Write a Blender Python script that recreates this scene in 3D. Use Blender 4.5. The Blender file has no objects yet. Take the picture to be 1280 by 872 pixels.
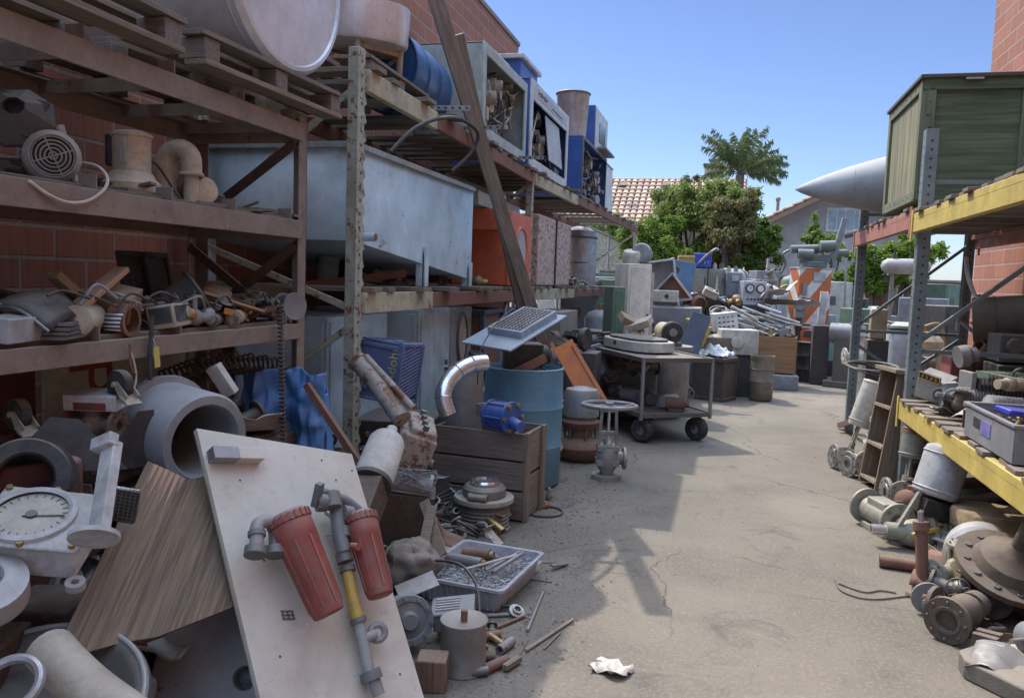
import bpy, math, random
from mathutils import Vector, Matrix, Euler, noise as mnoise
R = math.radians
C = bpy.context.scene.collection
scene = bpy.context.scene
# ---------------------------------------------------------------- camera, sky, sun, exposure
TH, PH, RHO, FPX, EYE = 0.258, 0.088, 0.035, 1000.0, 1.5
cF = Vector((-math.sin(TH)*math.cos(PH), math.cos(TH)*math.cos(PH), -math.sin(PH)))
cR0 = Vector((math.cos(TH), math.sin(TH), 0)); cU0 = cR0.cross(cF)
cR = cR0*math.cos(RHO)+cU0*math.sin(RHO); cU = cU0*math.cos(RHO)-cR0*math.sin(RHO)
cO = Vector((0, 0, EYE))
cam = bpy.data.objects.new('camera', bpy.data.cameras.new('camera')); C.objects.link(cam)
cam.matrix_world = Matrix(((cR.x, cU.x, -cF.x, cO.x), (cR.y, cU.y, -cF.y, cO.y), (cR.z, cU.z, -cF.z, cO.z), (0, 0, 0, 1)))
cam.data.sensor_width = 36; cam.data.lens = 36*FPX/1280; cam.data.clip_start = .05; cam.data.clip_end = 3000
scene.camera = cam
SUNV = Vector((-.52, .46, 1.0)).normalized()
w = bpy.data.worlds.new('World'); scene.world = w; w.use_nodes = True
nt = w.node_tree; bg = nt.nodes['Background']
sky = nt.nodes.new('ShaderNodeTexSky'); sky.sky_type = 'NISHITA'; sky.sun_disc = False
sky.sun_elevation = math.asin(SUNV.z); sky.sun_rotation = math.atan2(SUNV.x, SUNV.y)
sky.air_density = 1.0; sky.dust_density = .4; sky.ozone_density = 1.6
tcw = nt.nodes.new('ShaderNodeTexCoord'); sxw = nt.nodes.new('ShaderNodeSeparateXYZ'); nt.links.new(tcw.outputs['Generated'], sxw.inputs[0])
rpw = nt.nodes.new('ShaderNodeValToRGB'); nt.links.new(sxw.outputs['Z'], rpw.inputs[0])  # elevation ramp: dims the low sky, overbrightens the unseen zenith as added shade fill
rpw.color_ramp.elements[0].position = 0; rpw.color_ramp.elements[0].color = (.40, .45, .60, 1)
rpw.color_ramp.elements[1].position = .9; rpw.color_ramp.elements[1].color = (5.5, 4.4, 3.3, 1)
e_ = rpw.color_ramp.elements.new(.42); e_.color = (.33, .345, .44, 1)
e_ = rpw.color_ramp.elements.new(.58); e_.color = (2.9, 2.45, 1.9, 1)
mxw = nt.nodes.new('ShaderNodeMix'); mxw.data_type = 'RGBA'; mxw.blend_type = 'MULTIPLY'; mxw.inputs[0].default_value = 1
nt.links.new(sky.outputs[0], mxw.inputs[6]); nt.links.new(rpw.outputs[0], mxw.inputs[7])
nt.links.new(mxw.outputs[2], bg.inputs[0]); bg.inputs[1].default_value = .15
sl = bpy.data.lights.new('sun', 'SUN'); sl.energy = 2.0; sl.angle = R(.5); sl.color = (1, .93, .82)
sun = bpy.data.objects.new('sun', sl); C.objects.link(sun); sun.location = (-6, 5, 12)
sun.rotation_euler = (-SUNV).to_track_quat('-Z', 'Y').to_euler()
scene.view_settings.view_transform = 'Standard'; scene.view_settings.look = 'None'
scene.view_settings.exposure = 1.05; scene.view_settings.gamma = 1; scene.view_settings.use_curve_mapping = False
try:
    scene.cycles.max_bounces = 8; scene.cycles.diffuse_bounces = 6; scene.cycles.use_denoising = True
except Exception: pass

# ---------------------------------------------------------------- picking points in space
def ray(px, py): return (cF + cR*((px-640)/FPX) - cU*((py-436)/FPX))
def hd(px, py, d): return cO + ray(px, py)*d
def hX(px, py, x): r = ray(px, py); return cO + r*(x/r.x)
def hY(px, py, y): r = ray(px, py); return cO + r*(y/r.y)
def hZ(px, py, z): r = ray(px, py); return cO + r*((z-EYE)/r.z)
def gr(px, py): return hZ(px, py, 0)
def dep(p): return (Vector(p)-cO).dot(cF)

# ---------------------------------------------------------------- geometry collector
def frame(a):
    a = Vector(a).normalized()
    t = Vector((0, 0, 1)) if abs(a.z) < .9 else Vector((1, 0, 0))
    u = a.cross(t).normalized(); return u, a.cross(u).normalized(), a
class G:
    def __init__(s): s.v = []; s.f = []; s.m = []; s.M = None
    def add(s, vs, fs, m=0):
        b = len(s.v)
        if s.M is not None: vs = [s.M @ Vector(p) for p in vs]
        s.v += [tuple(p) for p in vs]; s.f += [tuple(i+b for i in f) for f in fs]; s.m += [m]*len(fs); return s
    def box(s, c, d, rot=(0, 0, 0), m=0, taper=1):
        E = Euler([R(a) for a in rot]).to_matrix(); c = Vector(c); x, y, z = d[0]/2, d[1]/2, d[2]/2
        vs = [c + E @ Vector((i*x*(taper if k > 0 else 1), j*y*(taper if k > 0 else 1), k*z)) for k in (-1, 1) for j in (-1, 1) for i in (-1, 1)]
        return s.add(vs, [(0, 2, 3, 1), (4, 5, 7, 6), (0, 1, 5, 4), (2, 6, 7, 3), (0, 4, 6, 2), (1, 3, 7, 5)], m)
    def bar(s, p0, p1, wd, th, up=(0, 0, 1), m=0):
        p0, p1 = Vector(p0), Vector(p1); a = (p1-p0).normalized(); u = Vector(up); sd = a.cross(u)
        if sd.length < 1e-4: sd = a.cross(Vector((1, 0, 0)))
        sd.normalize(); u = sd.cross(a).normalized(); sd = sd*wd/2; u = u*th/2
        vs = [p + sd*i + u*j for p in (p0, p1) for j in (-1, 1) for i in (-1, 1)]
        return s.add(vs, [(0, 1, 3, 2), (4, 6, 7, 5), (0, 4, 5, 1), (2, 3, 7, 6), (0, 2, 6, 4), (1, 5, 7, 3)], m)
    def lathe(s, prof, p=(0, 0, 0), ax=(0, 0, 1), n=20, m=0):
        u, v, a = frame(ax); p = Vector(p); vs = []; fs = []; rings = []
        for r, z in prof:
            if r < 1e-5: rings.append([len(vs)]); vs.append(p+a*z)
            else:
                rings.append(list(range(len(vs), len(vs)+n)))
                vs += [p+a*z+(u*math.cos(2*math.pi*i/n)+v*math.sin(2*math.pi*i/n))*r for i in range(n)]
        for A, B in zip(rings, rings[1:]):
            for i in range(n):
                j = (i+1) % n
                if len(A) == 1 and len(B) == 1: continue
                if len(A) == 1: fs.append((A[0], B[j], B[i]))
                elif len(B) == 1: fs.append((A[i], A[j], B[0]))
                else: fs.append((A[i], A[j], B[j], B[i]))
        return s.add(vs, fs, m)
    def cyl(s, p0, p1, r, r1=None, n=16, m=0):
        p0, p1 = Vector(p0), Vector(p1); r1 = r if r1 is None else r1; L = (p1-p0).length
        return s.lathe([(0, 0), (r, 0), (r1, L), (0, L)], p0, p1-p0, n, m)
    def pipe(s, p0, p1, ro, ri, n=20, m=0):
        p0, p1 = Vector(p0), Vector(p1); L = (p1-p0).length
        return s.lathe([(ri, 0), (ro, 0), (ro, L), (ri, L), (ri, 0)], p0, p1-p0, n, m)
    def torus(s, c, ax, Rr, r, n=24, k=8, m=0):
        prof = [(Rr+r*math.cos(2*math.pi*i/k), r*math.sin(2*math.pi*i/k)) for i in range(k+1)]
        return s.lathe(prof, c, ax, n, m)
    def ball(s, c, r, n=14, m=0, sc=(1, 1, 1)):
        c = Vector(c); b = len(s.v); k = n//2; prof = []
        vs = []; fs = []
        for i in range(k+1):
            for j in range(n):
                a = math.pi*i/k; t = 2*math.pi*j/n
                vs.append(c+Vector((r*sc[0]*math.sin(a)*math.cos(t), r*sc[1]*math.sin(a)*math.sin(t), r*sc[2]*math.cos(a))))
        for i in range(k):
            for j in range(n):
                fs.append((i*n+j, (i+1)*n+j, (i+1)*n+(j+1) % n, i*n+(j+1) % n))
        return s.add(vs, fs, m)
    def tube(s, pts, r, n=8, m=0, smooth=True, r1=None):
        pts = [Vector(p) for p in pts]
        if smooth and len(pts) > 2:
            q = []
            for i in range(len(pts)-1):
                p0 = pts[max(i-1, 0)]; p1 = pts[i]; p2 = pts[i+1]; p3 = pts[min(i+2, len(pts)-1)]
                for t in (0, .2, .4, .6, .8):
                    q.append(.5*((2*p1)+(p2-p0)*t+(2*p0-5*p1+4*p2-p3)*t*t+(3*p1-p0-3*p2+p3)*t**3))
            pts = q+[pts[-1]]
        vs = []; fs = []; N = len(pts); u = None
        for i, p in enumerate(pts):
            a = (pts[min(i+1, N-1)]-pts[max(i-1, 0)]).normalized()
            if u is None: u = frame(a)[0]
            u = (u-a*u.dot(a)).normalized(); v = a.cross(u)
            rr = r if r1 is None else r+(r1-r)*i/(N-1)
            vs += [p+(u*math.cos(2*math.pi*j/n)+v*math.sin(2*math.pi*j/n))*rr for j in range(n)]
        for i in range(N-1):
            for j in range(n): fs.append((i*n+j, i*n+(j+1) % n, (i+1)*n+(j+1) % n, (i+1)*n+j))
        fs += [tuple(range(n-1, -1, -1)), tuple((N-1)*n+j for j in range(n))]
        return s.add(vs, fs, m)
    def prism(s, poly, th, m=0, nrm=None):
        P = [Vector(p) for p in poly]
        if nrm is None:
            nrm = Vector((0, 0, 0))
            for i in range(len(P)): nrm += P[i].cross(P[(i+1) % len(P)])
        o = Vector(nrm).normalized()*th; n = len(P)
        return s.add(P+[p+o for p in P], [tuple(range(n-1, -1, -1)), tuple(range(n, 2*n))]+[(i, (i+1) % n, (i+1) % n+n, i+n) for i in range(n)], m)
    def grid(s, fn, nu, nv, m=0, th=0):
        vs = [Vector(fn(i/nu, j/nv)) for j in range(nv+1) for i in range(nu+1)]
        fs = [(j*(nu+1)+i, j*(nu+1)+i+1, (j+1)*(nu+1)+i+1, (j+1)*(nu+1)+i) for j in range(nv) for i in range(nu)]
        return s.add(vs, fs, m)
def tag(o, label=None, cat=None, group=None, kind=None):
    if label: o['label'] = label
    if cat: o['category'] = cat
    if group: o['group'] = group
    if kind: o['kind'] = kind
    return o
def mk(g, name, mats, parent=None, label=None, cat=None, group=None, kind=None, loc=None, rot=None, bevel=0, ang=38, solid=0, sub=0):
    me = bpy.data.meshes.new(name); me.from_pydata(g.v, [], g.f); me.validate()
    for mt in (mats if isinstance(mats, (list, tuple)) else [mats]): me.materials.append(mt)
    if len(me.polygons) == len(g.m): me.polygons.foreach_set('material_index', g.m)
    me.shade_smooth(); me.set_sharp_from_angle(angle=R(ang))
    o = bpy.data.objects.new(name, me); C.objects.link(o)
    if parent: o.parent = parent
    if loc is not None: o.location = loc
    if rot is not None: o.rotation_euler = rot if isinstance(rot, Euler) else [R(a) for a in rot]
    if solid:
        md = o.modifiers.new('thick', 'SOLIDIFY'); md.thickness = solid; md.offset = 0
    if sub:
        md = o.modifiers.new('sub', 'SUBSURF'); md.levels = sub; md.render_levels = sub
    if bevel:
        md = o.modifiers.new('bevel', 'BEVEL'); md.width = bevel; md.segments = 2; md.limit_method = 'ANGLE'; md.angle_limit = R(40)
        md.harden_normals = False
    return tag(o, label, cat, group, kind)
def T(name, label, cat, loc=(0, 0, 0), rot=(0, 0, 0), group=None):
    o = bpy.data.objects.new(name, None); C.objects.link(o); o.location = loc
    o.rotation_euler = rot if isinstance(rot, Euler) else [R(a) for a in rot]
    o.empty_display_size = .1
    return tag(o, label, cat, group)
def dup(o, loc=None, rot=None, label=None, parent=None, sc=None):
    c = o.copy(); C.objects.link(c)
    if parent: c.parent = parent
    if loc is not None: c.location = loc
    if rot is not None: c.rotation_euler = [R(a) for a in rot]
    if sc: c.scale = (sc, sc, sc) if not isinstance(sc, tuple) else sc
    if label: c['label'] = label
    for ch in list(o.children): dup(ch, parent=c)
    return c
def axrot(z, x=None):
    """rotation whose local Z is z and whose local X is near x"""
    z = Vector(z).normalized(); x = Vector(x or ((1, 0, 0) if abs(z.x) < .9 else (0, 1, 0)))
    y = z.cross(x).normalized(); x = y.cross(z)
    return Matrix(((x.x, y.x, z.x), (x.y, y.y, z.y), (x.z, y.z, z.z))).to_euler()

# ---------------------------------------------------------------- materials
class N:
    def __init__(s, name):
        s.m = bpy.data.materials.new(name); s.m.use_nodes = True; s.t = s.m.node_tree; s.b = s.t.nodes['Principled BSDF']
    def n(s, ty, **k):
        o = s.t.nodes.new(ty)
        for a, b in k.items(): setattr(o, a, b)
        return o
    def l(s, a, b): s.t.links.new(a, b)
    def co(s, sc=(1, 1, 1), rnd=True, src='Object'):
        tc = s.n('ShaderNodeTexCoord'); mp = s.n('ShaderNodeMapping'); mp.inputs['Scale'].default_value = sc
        s.l(tc.outputs[src], mp.inputs[0])
        if rnd:
            oi = s.n('ShaderNodeObjectInfo'); mu = s.n('ShaderNodeMath', operation='MULTIPLY'); mu.inputs[1].default_value = 37
            s.l(oi.outputs['Random'], mu.inputs[0]); s.l(mu.outputs[0], mp.inputs['Location'])
        return mp.outputs[0]
    def noise(s, v, sc, det=4, ro=.6, dist=0):
        o = s.n('ShaderNodeTexNoise'); o.inputs['Scale'].default_value = sc; o.inputs['Detail'].default_value = det
        o.inputs['Roughness'].default_value = ro; o.inputs['Distortion'].default_value = dist; s.l(v, o.inputs['Vector']); return o.outputs['Fac']
    def ramp(s, v, a, b, x=0, y=1):
        o = s.n('ShaderNodeMapRange'); o.inputs[1].default_value = a; o.inputs[2].default_value = b; o.inputs[3].default_value = x; o.inputs[4].default_value = y
        s.l(v, o.inputs[0]); return o.outputs[0]
    def mix(s, f, a, b):
        o = s.n('ShaderNodeMix', data_type='RGBA')
        for v, i in ((f, 0), (a, 6), (b, 7)):
            if isinstance(v, (int, float)): o.inputs[i].default_value = v
            elif isinstance(v, (tuple, list)): o.inputs[i].default_value = (*v[:3], 1)
            else: s.l(v, o.inputs[i])
        return o.outputs[2]
    def mul(s, a, b, op='MULTIPLY'):
        o = s.n('ShaderNodeMath', operation=op)
        for v, i in ((a, 0), (b, 1)):
            if isinstance(v, (int, float)): o.inputs[i].default_value = v
            else: s.l(v, o.inputs[i])
        return o.outputs[0]
    def dust(s, col, amt=.45, c=(.30, .255, .20)):
        gm = s.n('ShaderNodeNewGeometry'); sp = s.n('ShaderNodeSeparateXYZ'); s.l(gm.outputs['Normal'], sp.inputs[0])
        n = s.noise(s.co(), 14, 5, .7); f = s.mul(s.ramp(sp.outputs['Z'], .35, .95), s.ramp(n, .3, .65, .35, 1)); return s.mix(s.mul(f, amt), col, c)
    def out(s, col, rough=.6, metal=0, h=None, bump=.1, bd=.01):
        if isinstance(col, (tuple, list)): s.b.inputs['Base Color'].default_value = (*col, 1)
        else: s.l(col, s.b.inputs['Base Color'])
        if isinstance(rough, (int, float)): s.b.inputs['Roughness'].default_value = rough
        else: s.l(rough, s.b.inputs['Roughness'])
        if isinstance(metal, (int, float)): s.b.inputs['Metallic'].default_value = metal
        else: s.l(metal, s.b.inputs['Metallic'])
        if h is not None:
            bp = s.n('ShaderNodeBump'); bp.inputs['Strength'].default_value = bump; bp.inputs['Distance'].default_value = bd
            s.l(h, bp.inputs['Height']); s.l(bp.outputs[0], s.b.inputs['Normal'])
        return s.m
MC = {}
def paint(c, rough=.5, metal=0, dirt=.5, rust=0, dcol=(.17, .14, .11), scale=5, bump=.12, name='paint', streak=False):
    key = ('p', c, rough, metal, dirt, rust, dcol, scale, bump, streak)
    if key in MC: return MC[key]
    s = N(name); v = s.co(); n1 = s.noise(v, scale, 5, .65); n2 = s.noise(v, scale*7, 5, .7)
    col = s.mix(s.ramp(n1, .3, .7), tuple(x*.72 for x in c), tuple(min(1, x*1.18) for x in c))
    vs = s.co((1, 1, .12)) if streak else v
    n4 = s.noise(vs, scale*3, 5, .75)
    col = s.mix(s.mul(s.ramp(n4, .42, .72), dirt), col, dcol)
    col = s.mix(s.mul(s.ramp(n2, .55, .75), dirt*.6), col, tuple(x*.45 for x in c))
    if rust:
        n3 = s.noise(v, scale*1.7, 8, .75, .3); f = s.ramp(n3, .68-rust*.17, .71-rust*.17)
        col = s.mix(f, col, s.mix(n2, (.10, .035, .015), (.22, .09, .04)))
        rg = s.mix(f, (rough,)*3, (.85,)*3); me = s.mul(s.mul(f, -1, 'MULTIPLY'), 1, 'ADD'); me = s.mul(me, metal)
    else: rg = s.ramp(n1, .3, .7, rough*.85, min(1, rough*1.25)); me = metal
    v9 = s.co((1, 1, 1)); n9 = s.noise(v9, scale*14, 3, .8); col = s.mix(s.mul(s.ramp(n9, .62, .70), .45), col, tuple(x*.35 for x in c)); n8 = s.noise(v9, scale*.8, 7, .8, 1.5); col = s.mix(s.mul(s.ramp(n8, .54, .62), dirt*.5), col, tuple((a+b)/2*.6 for a, b in zip(c, dcol)))
    col = s.dust(col, min(.6, dirt)); MC[key] = s.out(col, rg, me, n2, bump, .004); return MC[key]
def rusty(c=(.16, .075, .04), c2=(.07, .04, .03), rough=.85, metal=.2, scale=9, name='rusty_metal'):
    key = ('r', c, c2, rough, metal, scale)
    if key in MC: return MC[key]
    s = N(name); v = s.co(); n1 = s.noise(v, scale, 8, .75); n2 = s.noise(v, scale*5, 4)
    col = s.mix(s.ramp(n1, .35, .65), c, c2); col = s.mix(s.mul(s.ramp(n2, .55, .8), .5), col, (.24, .19, .15))
    col = s.dust(col, .4); MC[key] = s.out(col, rough, metal, n1, .35, .006); return MC[key]
def metal(c=(.42, .42, .43), rough=.38, dirt=.5, scale=7, name='bare_metal', m=.9):
    key = ('m', c, rough, dirt, scale, m)
    if key in MC: return MC[key]
    s = N(name); v = s.co(); n1 = s.noise(v, scale, 7, .7); n2 = s.noise(v, scale*6, 4)
    f = s.mul(s.ramp(n1, .42, .7), dirt)
    col = s.mix(f, s.mix(n2, tuple(x*.75 for x in c), c), (.19, .16, .13))
    n8 = s.noise(s.co((1, 1, .15)), scale*4, 5, .8); col = s.mix(s.mul(s.ramp(n8, .55, .7), dirt*.8), col, tuple(x*.4 for x in c)); col = s.dust(col, dirt*.8)
    n5 = s.noise(s.co(), 4.5, 3, .5); hh_ = s.mul(s.mul(n5, 2.2), n2, 'ADD'); MC[key] = s.out(col, s.ramp(n1, .3, .75, rough*.7, min(1, rough*2)), s.ramp(f, 0, 1, m, .15), hh_, .16, .006); return MC[key]
def wood(c=(.22, .15, .10), ax=0, c2=None, rough=.85, grain=60, name='wood', dirt=.35):
    key = ('w', c, ax, c2, rough, grain, dirt)
    if key in MC: return MC[key]
    c2 = c2 or tuple(x*.5 for x in c)
    s = N(name); sc = [1, 1, 1]; sc[ax] = .06; v = s.co(tuple(sc)); g = s.noise(v, grain, 5, .6, .6); v2 = s.co(); n2 = s.noise(v2, 4, 5, .7)
    sc2 = [1, 1, 1]; sc2[ax] = .03; g2 = s.noise(s.co(tuple(sc2)), grain*2.6, 2)
    col = s.mix(s.ramp(g, .32, .68), c2, c); col = s.mix(s.mul(s.ramp(g2, .5, .75), .55), col, tuple(x*.45 for x in c2))
    col = s.mix(s.mul(s.ramp(n2, .4, .7), dirt), col, (.15, .14, .13))
    col = s.dust(col, .3); MC[key] = s.out(col, rough, 0, g, .5, .006); return MC[key]
def brickm(vert_axis_y=True, c1=(.40, .16, .10), c2=(.31, .12, .075), mortar=(.36, .29, .24), bw=.405, rh=.152, sy=1, name='red_block'):
    s = N(name); tc = s.n('ShaderNodeTexCoord'); sp = s.n('ShaderNodeSeparateXYZ'); cb = s.n('ShaderNodeCombineXYZ')
    s.l(tc.outputs['Object'], sp.inputs[0]); s.l(sp.outputs['Y' if vert_axis_y else 'X'], cb.inputs[0]); s.l(sp.outputs['Z'], cb.inputs[1])
    b = s.n('ShaderNodeTexBrick'); b.offset = .5; s.l(cb.outputs[0], b.inputs['Vector'])
    b.inputs['Scale'].default_value = 1; b.inputs['Brick Width'].default_value = bw; b.inputs['Row Height'].default_value = rh
    b.inputs['Mortar Size'].default_value = .010; b.inputs['Mortar Smooth'].default_value = .3; b.inputs['Bias'].default_value = 0
    b.inputs['Color1'].default_value = (*c1, 1); b.inputs['Color2'].default_value = (*c2, 1); b.inputs['Mortar'].default_value = (*mortar, 1)
    mp = s.n('ShaderNodeMapping'); mp.inputs['Scale'].default_value = (45, 3, 1); s.l(cb.outputs[0], mp.inputs[0]); st = s.noise(mp.outputs[0], 1, 3)
    n1 = s.noise(cb.outputs[0], 2.2, 6, .7); n2 = s.noise(cb.outputs[0], 40, 3)
    col = s.mix(s.mul(s.ramp(st, .45, .7), .45), b.outputs['Color'], tuple(x*.5 for x in c2))
    col = s.mix(s.mul(s.ramp(n1, .4, .75), .35), col, (.16, .10, .08)); col = s.mix(s.mul(s.ramp(n2, .5, .8), .3), col, (.34, .16, .11))
    h = s.mul(s.mul(b.outputs['Fac'], -1), s.mul(st, .25), 'ADD')
    return s.out(col, .9, 0, h, .8, .01)
# ---------------------------------------------------------------- the setting
def ground_mat():
    s = N('worn_concrete'); tc = s.n('ShaderNodeTexCoord'); v = tc.outputs['Object']
    n1 = s.noise(v, .5, 6, .6); n2 = s.noise(v, 5, 8, .75); n3 = s.noise(v, 60, 4, .7); n4 = s.noise(v, 1.3, 5, .7, .4)
    col = s.mix(s.ramp(n1, .35, .65), (.12, .105, .083), (.205, .18, .142))
    col = s.mix(s.mul(s.ramp(n2, .45, .7), .4), col, (.15, .13, .105))
    col = s.mix(s.mul(s.ramp(n4, .53, .68), .6), col, (.095, .083, .07))
    col = s.mix(s.mul(s.ramp(n3, .5, .75), .7), col, (.30, .27, .22))
    n6 = s.noise(v, 22, 6, .8); col = s.mix(s.mul(s.ramp(n6, .56, .66), .55), col, (.11, .09, .075))
    n7 = s.noise(v, 140, 3, .7); col = s.mix(s.mul(s.ramp(n7, .62, .7), .6), col, (.13, .11, .10))
    # cracks
    ad = s.n('ShaderNodeVectorMath', operation='ADD'); nz = s.n('ShaderNodeTexNoise'); nz.inputs['Scale'].default_value = 1.6; nz.inputs['Detail'].default_value = 6
    s.l(v, nz.inputs['Vector']); sc = s.n('ShaderNodeVectorMath', operation='SCALE'); sc.inputs['Scale'].default_value = .55
    s.l(nz.outputs['Color'], sc.inputs[0]); s.l(v, ad.inputs[0]); s.l(sc.outputs[0], ad.inputs[1])
    vo = s.n('ShaderNodeTexVoronoi', feature='DISTANCE_TO_EDGE'); vo.inputs['Scale'].default_value = .62; s.l(ad.outputs[0], vo.inputs['Vector'])
    ck = s.ramp(vo.outputs[0], .0045, .0, 0, 1); n5 = s.noise(v, .9, 3); ck = s.mul(ck, s.ramp(n5, .44, .52))
    col = s.mix(s.mul(ck, .95), col, (.07, .06, .05))
    n10 = s.noise(v, 2.3, 6, .75, .8); col = s.mix(s.mul(s.ramp(n10, .56, .66), .6), col, (.085, .075, .065))
    sj = s.n('ShaderNodeSeparateXYZ'); s.l(v, sj.inputs[0]); jn = s.mul(s.ramp(s.mul(s.mul(s.mul(sj.outputs['Y'], s.mul(n2, .02), 'ADD'), -4.05, 'ADD'), 0, 'ADD'), 0, 1, 0, 1), 1)
    ja = s.n('ShaderNodeMath', operation='PINGPONG'); s.l(s.mul(s.mul(sj.outputs['Y'], s.mul(n2, .02), 'ADD'), -.55, 'ADD'), ja.inputs[0]); ja.inputs[1].default_value = 1.75
    jf = s.mul(s.ramp(ja.outputs[0], .009, .003), s.ramp(n4, .42, .55)); col = s.mix(s.mul(jf, .5), col, (.08, .07, .06)); ck = s.mul(ck, s.mul(jf, .5), 'MAXIMUM')
    h = s.mul(s.mul(n3, .35), s.mul(n7, .35), 'ADD'); h = s.mul(h, ck, 'SUBTRACT')
    return s.out(col, .95, 0, h, .5, .006)
g = G(); g.grid(lambda u, v: ((u-.5)*4000, (v-.5)*4000, 0), 40, 40)
mk(g, 'ground', ground_mat(), kind='structure')

BR = brickm()
def wall_obj(name, label, x0, x1, y0, y1, h, mat, capm):
    t = T(name, label, 'wall', ((x0+x1)/2, (y0+y1)/2, 0)); dx, dy = x1-x0, y1-y0
    g = G(); g.box((0, 0, h/2), (dx, dy, h)); mk(g, 'wall', mat, t, bevel=.004)
    g = G(); g.box((0, 0, h+.03), (dx+.04, dy+.04, .06)); mk(g, 'cap', capm, t, bevel=.005)
    return t
CAP = paint((.25, .22, .2), .8, name='flashing')
wall_obj('block_wall', 'tall red block building wall behind the left-hand shelving', -4.6, -3.2, -5, 11.9, 4.95, BR, CAP)
wall_obj('block_wall', 'red block building wall behind the right-hand rack, sunlit face', 2.75, 4.6, -5, 10.35, 6.4, BR, CAP)
wall_obj('yard_wall', 'low reddish brown wall closing the far end of the yard', -3.6, 9, 20.8, 21, 1.75, brickm(False, (.2, .1, .07), (.16, .08, .06), (.16, .12, .1), .4, .2, name='brown_block'), CAP)

# chain link fence
GALV = metal((.38, .39, .4), .5, .3, name='galvanised_steel', m=.6)
t = T('chain_link_fence', 'tall galvanised chain link fence beyond the red wall', 'fence', (-3.2, 20.5, 0))
g = G()
for k in range(6): g.cyl((0, -8.4+k*3.36, 0), (0, -8.4+k*3.36, 2.8), .03, n=8)
g.cyl((0, -8.4, 2.76), (0, 8.4, 2.76), .022, n=6); g.cyl((0, -8.4, 1.3), (0, 8.4, 1.3), .016, n=6)
mk(g, 'fence_frame', GALV, t)
g = G(); H = 2.7; s_ = .075; k = -H
while k < 16.8:
    for sg in (1, -1):
        a, b = k, k+H
        z0, z1 = (.05, .05+H)
        y0, y1 = max(a, 0), min(b, 16.8)
        za = z0+(y0-a) if sg > 0 else z1-(y0-a); zb = z0+(y1-a) if sg > 0 else z1-(y1-a)
        g.bar((0, y0-8.4, za), (0, y1-8.4, zb), .0035, .0035)
    k += s_*1.2
mk(g, 'wire_mesh', GALV, t)

# foliage
def leafm(c, c2, name='leaf'):
    s = N(name); gm = s.n('ShaderNodeNewGeometry'); col = s.mix(gm.outputs['Random Per Island'], c, c2)
    n = s.noise(s.co(), 1.2, 3); col = s.mix(s.mul(s.ramp(n, .4, .7), .5), col, tuple(x*.6 for x in c2))
    s.out(col, .5); tr = s.n('ShaderNodeBsdfTranslucent'); s.l(col, tr.inputs[0]); mx = s.n('ShaderNodeMixShader'); mx.inputs[0].default_value = .35
    s.l(s.b.outputs[0], mx.inputs[1]); s.l(tr.outputs[0], mx.inputs[2]); s.l(mx.outputs[0], s.t.nodes['Material Output'].inputs[0]); return s.m
BARK = wood((.17, .13, .10), 2, name='bark', grain=25)
def leaf(g, p, L, wd, rnd, droop=0, m=0):
    d = Vector((rnd.gauss(0, 1), rnd.gauss(0, 1), rnd.gauss(-droop, .7))).normalized(); u = d.cross(Vector((rnd.gauss(0, 1), rnd.gauss(0, 1), rnd.gauss(0, 1)))).normalized()*wd/2
    n = d.cross(u).normalized()*L*.12; p = Vector(p)
    g.add([p, p+d*L*.45+u+n, p+d*L, p+d*L*.45-u+n], [(0, 1, 2), (0, 2, 3)], m)
def tree(name, label, base, blobs, nl, c, c2, L=.14, seed=1, cat='tree', droop=.3, group=None, trunk_r=.1):
    rnd = random.Random(seed); t = T(name, label, cat, base, group=group); g = G(); b0 = Vector(base)
    tot = sum(b[3]**2 for b in blobs); g2 = G()
    for (x, y, z, r) in blobs:
        c0 = Vector((x, y, z)); k = int(nl*r*r/tot); subs = []
        for q in range(max(5, int(9*r/.5))):
            d = Vector((rnd.gauss(0, 1), rnd.gauss(0, 1), rnd.gauss(0, .9))).normalized(); subs.append((c0+d*r*rnd.uniform(.45, 1.0), r*rnd.uniform(.22, .45)))
        for q in range(k):
            sc, sr = rnd.choice(subs); d = Vector((rnd.gauss(0, 1), rnd.gauss(0, 1), rnd.gauss(0, 1))).normalized()
            leaf(g, sc+d*sr*rnd.random()**.5, L*rnd.uniform(.7, 1.3), L*.45, rnd, droop)
        p0 = Vector((0, 0, .02)); mid = p0.lerp(c0, .5)+Vector((rnd.uniform(-.1, .1), rnd.uniform(-.1, .1), .1))
        g2.tube([p0+Vector((rnd.uniform(-.04, .04), rnd.uniform(-.04, .04), 0)), mid, c0], trunk_r, 6, r1=.015)
    mk(g, 'crown', leafm(c, c2), t); mk(g2, 'trunk', BARK, t)
    return t
def bl(base, lst, Y):
    """blobs given by where they stand on plane Y: px, py, radius in px, Y offset"""
    o = []
    for px, py, r, dy in lst:
        p = hY(px, py, Y+dy); o.append((p.x-base[0], p.y-base[1], p.z, r/FPX*dep(p)))
    return o
Y = 24.; b = (hY(870, 340, Y).x, Y, 0)
tree('dense_tree', 'tall dark green bushy tree in the middle with a brownish right side', b,
     bl(b, [(868, 258, 34, 0), (903, 256, 34, 0), (845, 262, 34, .5), (890, 285, 38, -.4), (925, 265, 34, .3), (830, 282, 34, .2), (860, 310, 40, -.3), (905, 315, 38, 0), (885, 242, 20, 0), (920, 244, 19, .4), (852, 252, 20, .3), (938, 252, 16, .2), (940, 290, 26, 0), (815, 300, 28, .4)], Y), 34000, (.10, .16, .025), (.30, .34, .08), .13, 3, droop=.8)
b = (hY(915, 340, 22.6).x, 22.6, 0)
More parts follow.
